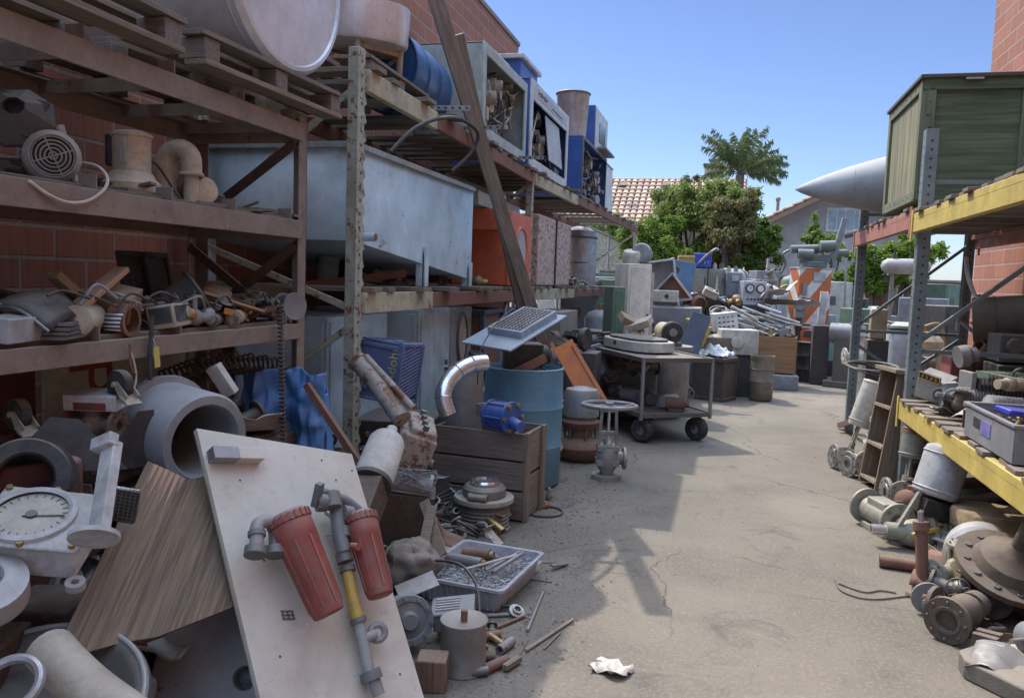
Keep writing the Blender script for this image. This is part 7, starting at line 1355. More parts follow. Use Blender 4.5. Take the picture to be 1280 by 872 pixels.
scatter(26, lambda r: (r.uniform(-1.05, -.75), r.uniform(2.9, 4.1), .02), 'on the ground near the screw tray', 'near the screw tray', 53, (.03, .1))
scatter(30, lambda r: (r.uniform(-2.3, -1.2), r.uniform(5.0, 7.4), hz_(-1.9, 6)+r.uniform(-.1, .1)), 'piled behind the faded drum', 'behind the faded drum', 54, (.12, .3))
# ---------------------------------------------------------------- middle distance
HZ = N('hazard_stripes'); tc = HZ.n('ShaderNodeTexCoord'); sp = HZ.n('ShaderNodeSeparateXYZ'); HZ.l(tc.outputs['Object'], sp.inputs[0])
def hazard(w, d):
    q = HZ.mul(HZ.mul(HZ.mul(sp.outputs['X'], w/2, 'ADD'), HZ.mul(sp.outputs['Y'], d/2, 'ADD'), 'ADD'), 1.25)
    q = HZ.mul(sp.outputs['Z'], q, 'SUBTRACT'); q = HZ.mul(HZ.mul(q, 1/.62), 20.15, 'ADD'); q = HZ.mul(q, 1, 'MODULO'); f = HZ.mul(q, .42, 'GREATER_THAN')
    n = HZ.noise(tc.outputs['Object'], 12, 5); col = HZ.mix(f, (.66, .64, .60), (.52, .14, .04)); col = HZ.mix(HZ.mul(HZ.ramp(n, .5, .7), .4), col, (.25, .2, .16)); return HZ.out(col, .5)
def ycab(name, label, px0, px1, pyt, d, m, cat='cabinet', dp=.5, z0=0, rot=0, doors=1, parts=None, pyb=None):
    """cabinet whose front spans px0..px1 with its top at pyt, standing at distance d"""
    a, b = hd(px0, pyt, d), hd(px1, pyt, d); W = (Vector((b.x, b.y, 0))-Vector((a.x, a.y, 0))).length; h = a.z-z0; an = math.atan2(b.y-a.y, b.x-a.x)
    c = (a+b)/2+Vector((-math.sin(an), math.cos(an), 0))*dp/2
    t = T(name, label, cat, (c.x, c.y, z0), (0, 0, math.degrees(an)+rot)); g = G(); g.box((0, 0, h/2), (W, dp, h)); mk(g, 'body', m, t, bevel=.01)
    if doors: 
        g = G(); g.box((0, -dp/2-.006, h*.5), (W-.06, .012, h-.08)); dr = mk(g, 'door', m, t, bevel=.004); g = G(); g.box((W*.36, -dp/2-.022, h*.6), (.02, .02, .1)); mk(g, 'handle', DSTEEL, dr)
    return t, W, h, dp
# white tall cabinet with round things on top
t, W, h, dp = ycab('white_locker', 'tall off white steel locker with round drums on top, left of the tiled roof', 779, 811, 329, 10.4, paint((.78, .73, .64), .5, dirt=.2, name='ivory_enamel'), dp=.42, rot=18)
g = G(); g.box((W/2+.03, -dp/2+.05, h*.47), (.04, .06, h*.94)); g.cyl((W/2+.03, -dp/2+.05, .5), (W/2+.03, -dp/2+.05, .56), .05, n=12); mk(g, 'side_pipe', OFFW, t)
for i, (px, py, r) in enumerate(((790, 327, .13), (802, 322, .14))): p = hd(px, py, 10.6); g = G(); g.lathe([(0, -.07), (r*.9, -.07), (r, -.05), (r, .05), (r*.8, .09), (0, .1)], (0, 0, 0), (0, -1, 0.15) if i else (0, -.3, 1), 28); solo(g, 'round_pan', OFFW if not i else GALVD, ('cream', 'galvanised')[i]+' round pan lying on top of the tall off white locker', 'pan', Vector((p.x, p.y, 1.76+(.07 if not i else .12))))
ycab('green_box', 'green steel cabinet left of the tall off white locker', 763, 779, 358, 9.2, GGREEN, dp=.35, rot=12)
t = T('open_locker', 'white open shelved unit tilted behind the tall off white locker', 'cabinet', (hd(830, 350, 12.2).x, hd(830, 350, 12.2).y, .95), (0, -9, 10)); g = G(); g.box((0, .2, .45), (.5, .03, .9)); 
for z in (.01, .45, .89): g.box((0, 0, z), (.5, .4, .03))
for x in (-.25, .25): g.box((x, 0, .45), (.03, .4, .93))
mk(g, 'body', WHITE, t, bevel=.004)
g = G(); g.box((0, 0, .5), (1.3, .8, .98)); solo(g, 'brown_counter', paint((.2, .12, .08), .7, dirt=.5, name='dull_brown'), 'low brown counter carrying the white open unit', 'counter', (hd(832, 400, 12.2).x, hd(832, 400, 12.2).y, 0), (0, 0, 5), bevel=.01)
a = hd(840, 358, 11.3); g = G(); g.prism([(-.26, 0, -.14), (.26, 0, -.16), (0, 0, .16)], .35, nrm=(0, 1, 0)); o = solo(g, 'gabled_box', wood((.22, .09, .05), 0, name='redwood'), 'small brown gable shaped box in the middle of the yard', 'box', (a.x, a.y, a.z)); g = G(); g.bar((-.28, -.03, -.13), (0, -.03, .19), .06, .02, (1, 0, 1)); g.bar((.28, -.03, -.15), (0, -.03, .19), .06, .02, (1, 0, -1)); mk(g, 'white_edge', OFFW, o)
g = G(); g.box((0, 0, 0), (.34, .2, .16)); o = solo(g, 'cream_case', OFFW, 'low cream instrument case below the brown gable shaped box', 'case', hd(832, 370, 11.0), bevel=.01); g = G(); g.cyl((.02, -.1, 0), (.02, -.11, 0), .03, n=14); mk(g, 'dial', DARK, o)
g = G(); zb = hd(832, 377, 11.15).z; g.box((0, 0, zb/2-.03), (.9, .9, zb-.07)); solo(g, 'steel_bench', GREY, 'grey steel bench under the cream instrument case', 'bench', (hd(836, 377, 11.25).x, hd(836, 377, 11.25).y, 0), bevel=.01)
g = G(); g.box((0, 0, 0), (.42, .04, .55)); o = solo(g, 'blue_board', paint((.10, .20, .36), .6, dirt=.4, name='denim_blue'), 'blue metal board with a round hole standing behind the gabled box', 'board', hd(850, 348, 12.6), (-5, 8, 4), bevel=.004); g = G(); g.cyl((-.08, -.03, .12), (-.08, -.02, .12), .05, n=18); mk(g, 'hole_ring', DARK, o)
# bank of control cabinets
CG = paint((.27, .28, .25), .6, dirt=.6, rust=.25, name='grimy_grey_green'); CGB = paint((.20, .24, .27), .6, dirt=.5, rust=.15, name='slate_paint')
def ctrl(px0, px1, pyt, pyb, d, m, label, kind):
    z0 = hd(px0, pyb, d).z; t, W, h, dp = ycab('control_cabinet', label, px0, px1, pyt, d, m, dp=.4, z0=z0); t.scale = (1, 1, 1)
    g = G()
    if kind == 0: g.box((0, -dp/2-.02, h*.5), (W*.62, .02, h*.6)); mk(g, 'window', GLASS if 0 else paint((.33, .31, .27), .3, dirt=.5, name='dusty_pane'), t, bevel=.003)
    elif kind == 1: g.cyl((0, -dp/2-.03, .05), (0, -dp/2-.03, h*.75), .035, .015, 10); mk(g, 'sight_glass', OFFW, t)
    else: g.box((0, -dp/2-.02, h*.78), (W*.4, .02, h*.22)); mk(g, 'label_plate', LGREY, t)
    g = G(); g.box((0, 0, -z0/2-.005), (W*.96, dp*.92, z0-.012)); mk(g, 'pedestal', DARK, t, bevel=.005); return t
ctrl(862, 885, 335, 372, 13.0, CG, 'grimy grey control cabinet with a dusty window, first of the bank', 0); ctrl(886, 907, 336, 372, 13.0, CG, 'grey green control cabinet with a pale sight tube, second of the bank', 1); ctrl(909, 929, 340, 373, 12.9, CGB, 'slate grey control cabinet with a small square plate, third of the bank', 2)
t, W, h, dp = ycab('gauge_panel', 'pale panel with two round black rimmed dials at the right of the control bank', 930, 959, 351, 12.6, paint((.42, .43, .50), .5, dirt=.3, name='pale_panel'), 'panel', .3, hd(930, 381, 12.6).z, doors=0)
for x in (-W*.22, W*.24):
    g = G(); g.lathe([(0, .004), (.055, .004), (.06, .02), (.07, .02), (.075, 0)], (x, -dp/2, h*.7), (0, -1, 0), 26); dl = mk(g, 'dial', BLACK, t); g = G(); g.lathe([(0, .0), (.052, .0)], (x, -dp/2-.012, h*.7), (0, -1, 0), 24); mk(g, 'dial_face', WHITE, dl); g = G(); g.bar((x, -dp/2-.014, h*.7), (x+.03, -dp/2-.014, h*.7+.02), .006, .002, (0, 1, 0)); mk(g, 'needle', BLACK, dl)
g = G()
for k in range(5): g.cyl((-W*.3+k*W*.15, -dp/2, h*.25), (-W*.3+k*W*.15, -dp/2-.02, h*.25), .016, n=10)
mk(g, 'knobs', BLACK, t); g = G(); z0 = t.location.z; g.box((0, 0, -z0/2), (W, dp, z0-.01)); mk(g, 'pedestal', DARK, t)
z_t = hd(860, 335, 13.2).z
t = T('yellow_case', 'mustard yellow case on top of the control cabinets', 'case', (hd(857, 334, 13.2).x, hd(857, 334, 13.2).y, z_t+.0), (0, 0, 8)); g = G(); g.box((0, 0, .1), (.26, .3, .2)); g.box((0, 0, .17), (.27, .31, .02)); mk(g, 'body', paint((.42, .30, .06), .6, dirt=.4, name='mustard'), t, bevel=.01)
g = G(); z_ = z_t; g.box((0, 0, z_/2), (.34, .34, z_-.006)); solo(g, 'grey_pillar_case', CG, 'narrow grey cabinet under the mustard yellow case', 'cabinet', (hd(857, 334, 13.2).x, hd(857, 334, 13.2).y, 0), bevel=.01)
z_t2 = hd(878, 334, 13.1).z+.0; p = hd(878, 334, 13.15); t = T('blue_bin', 'bright blue plastic bin with a pale tube across it on the control cabinets', 'bin', (p.x, p.y, z_t2+.005)); g = G(); g.box((0, 0, .11), (.26, .22, .22), taper=1.08); mk(g, 'bin', paint((.04, .10, .60), .4, dirt=.2, name='bright_blue'), t, bevel=.01); g = G(); g.tube([(-.05, -.16, .06), (.08, -.16, .2), (.2, -.14, .29), (.24, -.14, .27)], .022, 10); mk(g, 'tube', GALVD, t)
g = G()
for k in range(4): g.cyl((.05*k-.07, -.122, .05+.02*(k % 2)), (.05*k-.05, -.122, .1), .006, n=6)
mk(g, 'white_scrawl', WHITE, t)
for i in range(5): p = hd(893+i*9, 336+i*1.0, 13.0); z_ = p.z if 1 else 0; g = G(); g.cyl((0, 0, 0), (0, 0, .07), .035, n=12); g.cyl((0, 0, .07), (0, 0, .1), .02, n=10); solo(g, 'cabinet_knob_fitting', (OFFW, DSTEEL, BEIGE, GREY, OFFW)[i], ('cream', 'dark', 'beige', 'grey', 'pale')[i]+' capped fitting standing on top of the control cabinets', 'fitting', (p.x, p.y+.15, hd(893+i*9, 336 if i < 2 else 340 if i < 4 else 351, 13.0).z+.004), group='fittings on the control cabinets')
# yellow bracket, dark plate, cone hood, dark cabinet with plastic
t = T('yellow_bracket', 'bright yellow folded steel bracket in the middle of the pile', 'bracket', hd(873, 404, 10.6), (0, 20, -15)); g = G(); g.box((0, 0, 0), (.32, .2, .02), (0, 0, 0)); g.box((.15, 0, -.14), (.02, .2, .28)); g.prism([(-.16, -.1, 0), (.16, -.1, 0), (.16, -.1, -.26)], .012, nrm=(0, 1, 0)); g.prism([(.16, -.1, 0), (.2, -.1, .08), (.05, -.1, .02)], .02, nrm=(0, 1, 0)); mk(g, 'bracket', YEL, t, bevel=.003)
g = G(); g.box((0, 0, .4), (.9, .5, .8)); solo(g, 'pallet_box', GWX, 'weathered timber box under the bright yellow bracket', 'box', (hd(870, 440, 11.1).x, hd(870, 440, 11.1).y, 0), (0, 0, 10), bevel=.01)
a = hd(872, 425, 9.9); g = G(); g.box((0, 0, 0), (.24, .02, .5)); solo(g, 'navy_plate', paint((.10, .13, .20), .5, dirt=.4, name='navy_grey'), 'smooth navy grey plate leaning in front of the yellow bracket', 'plate', hd(869, 416, 9.9), (-10, 16, 5), bevel=.003)
c0 = gr(903, 503); t = T('speaker_cabinet', 'dark brown panelled cabinet by the aisle with plastic sheet spilling out of its top', 'cabinet', c0, (0, 0, -24)); W, D, H = .46, .42, .56; DBR = wood((.10, .075, .06), 2, name='dark_stained_wood'); g = G(); g.box((-W/2, D/2, H/2), (W-.02, D-.02, H-.01)); mk(g, 'body', DBR, t); g = G()
for x, y in ((-.015, .015), (-W+.015, .015), (-.015, D-.015), (-W+.015, D-.015)): g.box((x, y, H/2), (.035, .035, H))
for z in (.02, H-.02):
    g.box((-W/2, .008, z), (W-.03, .035, .05)); g.box((-.008, D/2, z), (.035, D-.03, .05)); 
mk(g, 'moulding', DBR, t, bevel=.004)
g = G(); g.grid(lambda u, v: ((u-.5)*.42-W/2, (v-.5)*.36+D/2, H+.02+.09*abs(mnoise.noise(Vector((u*5, v*5, 7))))+.1*math.sin(u*3.1)*math.sin(v*3.1)), 26, 22); solo(g, 'plastic_sheet', paint((.60, .62, .65), .25, dirt=.15, name='clear_film'), 'crumpled whitish plastic sheet on top of the dark panelled cabinet', 'sheet', c0, (0, 0, -24), solid=.002, ang=15)
t = T('round_hood', 'beige dished round hood standing behind the plastic sheet', 'hood', hd(898, 438, 10.9), axrot((.1, -.9, .5))); g = G(); g.lathe([(0, .08), (.1, .07), (.2, .03), (.26, -.02), (.28, -.06), (.27, -.07)], n=36); mk(g, 'hood', BEIGE, t, solid=.006)
c = gr(950, 502); c += Vector((ray(950, 502).x, ray(950, 502).y, 0)).normalized()*.15; t = T('rusty_barrel', 'weathered brown and grey metal barrel at the aisle edge', 'barrel', c); g = G(); g.lathe([(0, .01), (.14, .01), (.155, .03), (.155, .25), (.16, .26), (.155, .27), (.155, .5), (.15, .54), (.158, .56), (.158, .6), (.145, .6), (.14, .56), (0, .56)], n=32); mk(g, 'shell', paint((.26, .22, .17), .5, metal=.4, dirt=.6, rust=.4, streak=True, name='stained_steel'), t)
g = G(); g.torus((0, 0, .42), (0, 0, 1), .157, .006, 32, 6); mk(g, 'hoop', DSTEEL, t)
# white electronics box, pipes
p = hd(905, 402, 11.3); t = T('white_chassis', 'white rack chassis with rows of slots among the silver tubes', 'chassis', p, (0, -8, 12)); g = G(); g.box((0, 0, 0), (.32, .3, .26)); mk(g, 'case', WHITE, t, bevel=.006); g = G()
for r_ in range(3):
    for k in range(4): g.box((-.09+k*.06, -.152, .07-.065*r_), (.035 if r_ else .02, .004, .018))
mk(g, 'slots', BLACK, t)
t = T('white_hopper', 'white sloping machine casing with a round disc below the white chassis', 'machine', (hd(921, 428, 11.0).x, hd(921, 428, 11.0).y, 0), (0, 0, 10)); zt = hd(921, 411, 11.0).z; zb = hd(921, 442, 11.0).z; g = G(); g.box((0, 0, (zt+zb)/2), (.5, .4, zt-zb)); g.lathe([(0, 0), (.08, 0), (.09, .02), (0, .03)], (-.03, -.2, (zt+zb)/2), (0, -1, 0), 28); mk(g, 'casing', OFFW, t, bevel=.02); g = G(); g.box((0, 0, zb/2), (.4, .34, zb)); mk(g, 'stand', DARK, t)
rnd = random.Random(14)
for i in range(34):
    a = hd(925+rnd.uniform(0, 45), 388+rnd.uniform(-6, 20)+i*.3, 12.3+rnd.uniform(-.3, .5)); L = rnd.uniform(.35, .8); g = G(); r = rnd.uniform(.012, .028); g.cyl((-L/2, 0, 0), (L/2, 0, 0), r, n=10); solo(g, 'silver_tube', (GALV, STEEL, CHROME, OFFW)[i % 4], 'dull silver tube in the tangle of tubes beside the white chassis', 'tube', a, (rnd.uniform(-6, 6), rnd.uniform(8, 26), rnd.uniform(-15, 35)), group='silver tubes tangled by the white chassis')
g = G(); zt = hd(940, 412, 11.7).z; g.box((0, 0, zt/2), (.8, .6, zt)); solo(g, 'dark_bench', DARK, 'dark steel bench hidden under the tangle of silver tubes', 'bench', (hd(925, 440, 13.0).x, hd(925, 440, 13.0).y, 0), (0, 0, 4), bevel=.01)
# wood box, grey trunk
c = gr(980, 488); t = T('metal_footlocker', 'grey metal trunk with two latches on the ground under the plywood box', 'trunk', c+Vector((0, .2, 0)), (0, 0, 3)); W_ = 32/1000*dep(c); g = G(); g.box((0, 0, .11), (W_, .35, .21)); mk(g, 'body', paint((.22, .25, .29), .5, dirt=.4, name='trunk_grey'), t, bevel=.008); g = G()
for x in (-.08, .09): g.box((x, -.18, .17), (.03, .012, .035))
mk(g, 'latch', STEEL, t)
a = hd(946, 420, 11.9); b = hd(996, 421, 11.9); zt, zb = a.z, hd(970, 466, 11.9).z; W_ = (b-a).length; t = T('plywood_box', 'bright brown plywood box full of scrap standing on the grey trunk', 'box', ((a.x+b.x)/2, (a.y+b.y)/2+.25, zb), (0, 0, -6)); H = zt-zb; g = G(); g.box((0, -.25, H/2), (W_, .018, H)); g.box((0, .25, H/2), (W_, .018, H)); g.box((-W_/2, 0, H/2), (.018, .5, H)); g.box((W_/2, 0, H/2), (.018, .5, H)); g.box((0, 0, .01), (W_, .5, .018)); mk(g, 'panel', wood((.36, .20, .10), 0, (.26, .14, .07), grain=14, name='orange_ply', dirt=.2), t, bevel=.002); g = G(); g.box((0, 0, -zb/2), (W_*.8, .4, zb-.23)); g.box((W_*.1, .1, -zb/2), (W_*.5, .25, zb)); mk(g, 'prop', DARK, t)
bc = t.location.copy(); scatter(16, lambda r: (bc.x+r.uniform(-.25, .25), bc.y+r.uniform(-.2, .2), zt-.02+r.uniform(0, .1)), 'in the bright brown plywood box', 'in the plywood box', 61, (.12, .28))
t = T('black_oil_drum', 'black oil drum with machine parts on it at the far aisle edge', 'drum', gr(1010, 478)+Vector((0, .18, 0))); g = G(); g.lathe([(0, 0), (.19, 0), (.19, .2), (.197, .21), (.19, .22), (.19, .42), (.197, .43), (.19, .44), (.19, .62), (.197, .64), (.18, .64), (0, .63)], n=32); mk(g, 'shell', paint((.03, .03, .035), .4, dirt=.5, rust=.15, name='oily_black'), t)
t = T('orange_casing', 'orange machine casing behind the black oil drum', 'machine', (hd(1014, 430, 13.4).x, hd(1014, 430, 13.4).y, 0)); zt = hd(1014, 410, 13.4).z; g = G(); g.box((0, 0, zt*.5), (.4, .35, zt)); mk(g, 'casing', ORANGE, t, bevel=.06); g = G(); g.box((-.05, -.18, zt*.9), (.2, .02, .1)); mk(g, 'vent', DARK, t); g = G(); g.tube([(.1, -.15, zt*.5), (.16, -.2, zt*.8), (.13, -.1, zt+.1), (.05, 0, zt+.05)], .02); mk(g, 'hose', RUBBER, t)
t = T('float_ball', 'grimy brown ball fender on the ground at the far aisle end', 'ball', gr(1032, 468)+Vector((0, .15, .145))); g = G(); g.ball((0, 0, 0), .15, 22); g.cyl((-.05, 0, .13), (-.08, 0, .2), .03, n=12); mk(g, 'ball', rusty((.22, .15, .1), (.14, .1, .08), name='brown_rubber'), t)
t = T('tail_hook', 'pale curved tail standing on the brown ball', 'hook', gr(1028, 466)+Vector((0, .0, .22))); g = G(); g.tube([(0, 0, 0), (-.02, 0, .08), (.0, 0, .15), (.03, 0, .17)], .015); mk(g, 'hook', LGREY, t)
t, W, h, dp = ycab('teal_cabinet', 'pale teal steel cabinet on a black plinth at the far right of the yard', 1024, 1046, 393, 13.8, paint((.25, .40, .38), .5, dirt=.25, name='pale_teal'), dp=.5); g = G(); g.box((0, -.01, .12), (W+.02, dp+.02, .3)); mk(g, 'plinth', BLACK, t)
# hazard cabinet
a = hd(1000, 335, 13.6); t = T('striped_cabinet', 'tall square cabinet painted with orange and white chevron stripes', 'cabinet', (a.x, a.y, 0), (0, 0, 22)); W, D, H = .58, .36, a.z; 
g = G(); g.box((0, 0, 0), (W, D, H-.5)); o = mk(g, 'body', hazard(W, D), t, bevel=.006); o.location = (W/2, D/2, .5+(H-.5)/2); g = G(); g.box((W/2, D/2, .25), (W*.9, D*.9, .5)); mk(g, 'base', DARK, t); g = G(); g.box((W*.62, -.012, H-.14), (W*.38, .02, .15)); mk(g, 'label_plate', LGREY, t, bevel=.003); g = G(); g.box((.1, -.014, H-.36), (.08, .03, .2)); mk(g, 'handle', GREY, t); g = G(); g.box((W/2, D/2, H+.01), (W+.02, D+.02, .02)); mk(g, 'top', OFFW, t)
t = T('winch_machine', 'grey green winch machine with an upright lever on top of the striped cabinet', 'machine', (a.x+.24, a.y+.28, H+.024), (0, 0, 10)); AM = paint((.13, .17, .16), .5, dirt=.5, rust=.2, name='army_green'); g = G(); g.cyl((0, 0, 0), (0, 0, .1), .22, n=26); g.box((.0, 0, .16), (.5, .25, .12)); mk(g, 'base', AM, t, bevel=.01); g = G(); g.cyl((-.4, 0, .3), (.15, 0, .33), .07, n=20); g.cyl((-.3, -.1, .22), (-.05, -.12, .22), .085, n=20); g.cyl((.05, -.12, .36), (.3, -.12, .38), .09, n=20); g.cyl((.3, 0, .26), (.55, .05, .27), .06, n=16); mk(g, 'cylinders', AM, t, bevel=.005)
g = G(); g.bar((.28, -.05, .05), (.46, -.05, .85), .09, .05, (0, 1, 0)); g.bar((.22, -.1, .4), (.34, -.1, .0), .07, .03, (0, 1, 0)); mk(g, 'lever', GREY, t, bevel=.004); g = G(); g.cyl((.45, -.1, .55), (.62, -.15, .6), .05, n=14); g.ball((.62, -.15, .6), .06); g.tube([(-.45, -.1, .28), (-.55, -.1, .2), (-.5, -.1, .05), (-.55, -.1, -.1)], .02); mk(g, 'fittings', DSTEEL, t)
# things around it
t = T('drill_press', 'grey geared machine head on a stand in front of the striped cabinet', 'machine', gr(1000, 480)+Vector((.0, .9, 0))); zt = hd(1000, 372, 12.8).z; g = G(); g.cyl((0, 0, 0), (0, 0, zt-.2), .05, n=16); g.box((0, 0, .02), (.4, .4, .04)); mk(g, 'column', DSTEEL, t); g = G(); g.cyl((0, -.12, zt-.12), (0, .12, zt-.12), .1, n=24); g.box((0, 0, zt-.25), (.16, .2, .18)); g.cyl((.08, 0, zt-.1), (.2, 0, zt-.05), .04, n=14); mk(g, 'head', GREY, t, bevel=.008); g = G(); g.tube([(0, -.1, zt), (.14, -.12, zt-.02), (.3, -.12, zt-.1), (.42, -.1, zt-.02)], .012); g.box((0, 0, .9), (.35, .25, .03)); mk(g, 'table', DARK, t)
p = hd(1028, 385, 12.6); g = G(); g.box((0, 0, 0), (.1, .02, .52)); g.box((-.05, -.03, 0), (.015, .06, .52)); g.box((.05, -.03, 0), (.015, .06, .52)); solo(g, 'white_channel', WHITE, 'upright white steel channel in front of the teal cabinet', 'channel', p, (0, 3, 0), bevel=.003)
g = G(); zz = p.z-.27; g.box((0, 0, zz/2), (.25, .25, zz)); solo(g, 'iron_stand', DARK, 'dark iron stand under the upright white channel', 'stand', (p.x, p.y, 0), bevel=.01)
p = gr(1055, 468); g = G(); g.box((0, 0, .48), (.18, .03, .96)); solo(g, 'tan_board', TAN, 'tall tan board standing beside the far rack post', 'board', p+Vector((.02, .6, 0)), (3, 0, 5), bevel=.003)
g = G(); g.cyl((0, 0, 0), (-.02, 0, 2.1), .018, n=10); solo(g, 'thin_pole', GALV, 'thin pale pole standing between the teal cabinet and the far rack post', 'pole', gr(1050, 462))
# cart surroundings
t = T('large_kettle', 'large grey tapered kettle tank behind the cart', 'tank', (hd(832, 470, 9.0).x, hd(832, 470, 9.0).y, .12)); zt = hd(832, 431, 9.0).z-.12; g = G(); g.lathe([(0, 0), (.2, 0), (.25, .08), (.26, zt-.06), (.285, zt-.04), (.285, zt), (0, zt)], n=36); g.cyl((.15, 0, -.12), (.15, 0, .02), .03, n=8); g.cyl((-.12, .1, -.12), (-.12, .1, .02), .03, n=8); g.cyl((-.12, -.1, -.12), (-.12, -.1, .02), .03, n=8); mk(g, 'shell', GALVD, t); K = t.location.copy(); ZK = zt+.12
t = T('belt_motor', 'cream motor with a big black pulley on top of the grey kettle', 'motor', (hd(836, 396, 8.9).x, hd(836, 396, 8.9).y, ZK+.155), (0, 0, -65)); g = G(); g.cyl((-.17, 0, 0), (.08, 0, 0), .1, n=24); g.ball((-.17, 0, 0), .095, 18, sc=(.6, 1, 1)); mk(g, 'body', CR, t); g = G(); g.lathe([(0, 0), (.03, .0), (.05, 0), (.115, 0), (.12, .012), (.12, .05), (.11, .06), (0, .06)], (.09, 0, 0), (1, 0, 0), 32); mk(g, 'pulley', RUBBER, t); g = G(); g.cyl((.14, 0, 0), (.165, 0, 0), .045, n=16); mk(g, 'pulley_hub', GALV, t); g = G(); g.box((0, 0, -.13), (.32, .22, .04)); g.box((0, 0, -.1), (.2, .12, .06)); mk(g, 'base', DSTEEL, t, bevel=.004)
for i, (px, py, d, rot) in enumerate(((788, 402, 9.0, (20, 25, 30)), (800, 405, 8.9, (15, -20, -10)))): g = G(); g.box((0, 0, 0), (.26, .22, .08)); solo(g, 'tan_carton', (CARD, BEIGE)[i], ('left brown', 'right paler')[i]+' of two crushed cartons behind the oval tub cover', 'carton', hd(px, py, d), rot, bevel=.004)
g = G(); zz = hd(792, 412, 9.0).z; g.box((0, 0, zz/2-.04), (.7, .45, zz-.08)); solo(g, 'steel_locker', GREY, 'low grey steel locker under the two crushed cartons', 'locker', (hd(792, 412, 9.05).x, hd(792, 412, 9.05).y, 0), (0, 0, -10), bevel=.01)
cab('grey_machine', 'dusty grey beige machine with a riveted side under the far end of the rack', -2.5, -1.85, 9.2, 10.3, 0, 1.12, paint((.28, .25, .21), .7, dirt=.5, name='dusty_beige'), 'machine', doors=0)
t = T('rubber_castor', 'upright black castor wheel with a fork standing by the cart', 'wheel', hd(731, 424, 8.0)); g = G(); g.lathe([(0, -.02), (.06, -.03), (.11, -.03), (.12, 0), (.11, .03), (.06, .03), (0, .02)], (0, 0, 0), (1, -.3, 0), 28); mk(g, 'tyre', RUBBER, t); g = G(); g.box((0, .0, -.45), (.3, .35, .66)); mk(g, 'stand', DARK, t, bevel=.01)
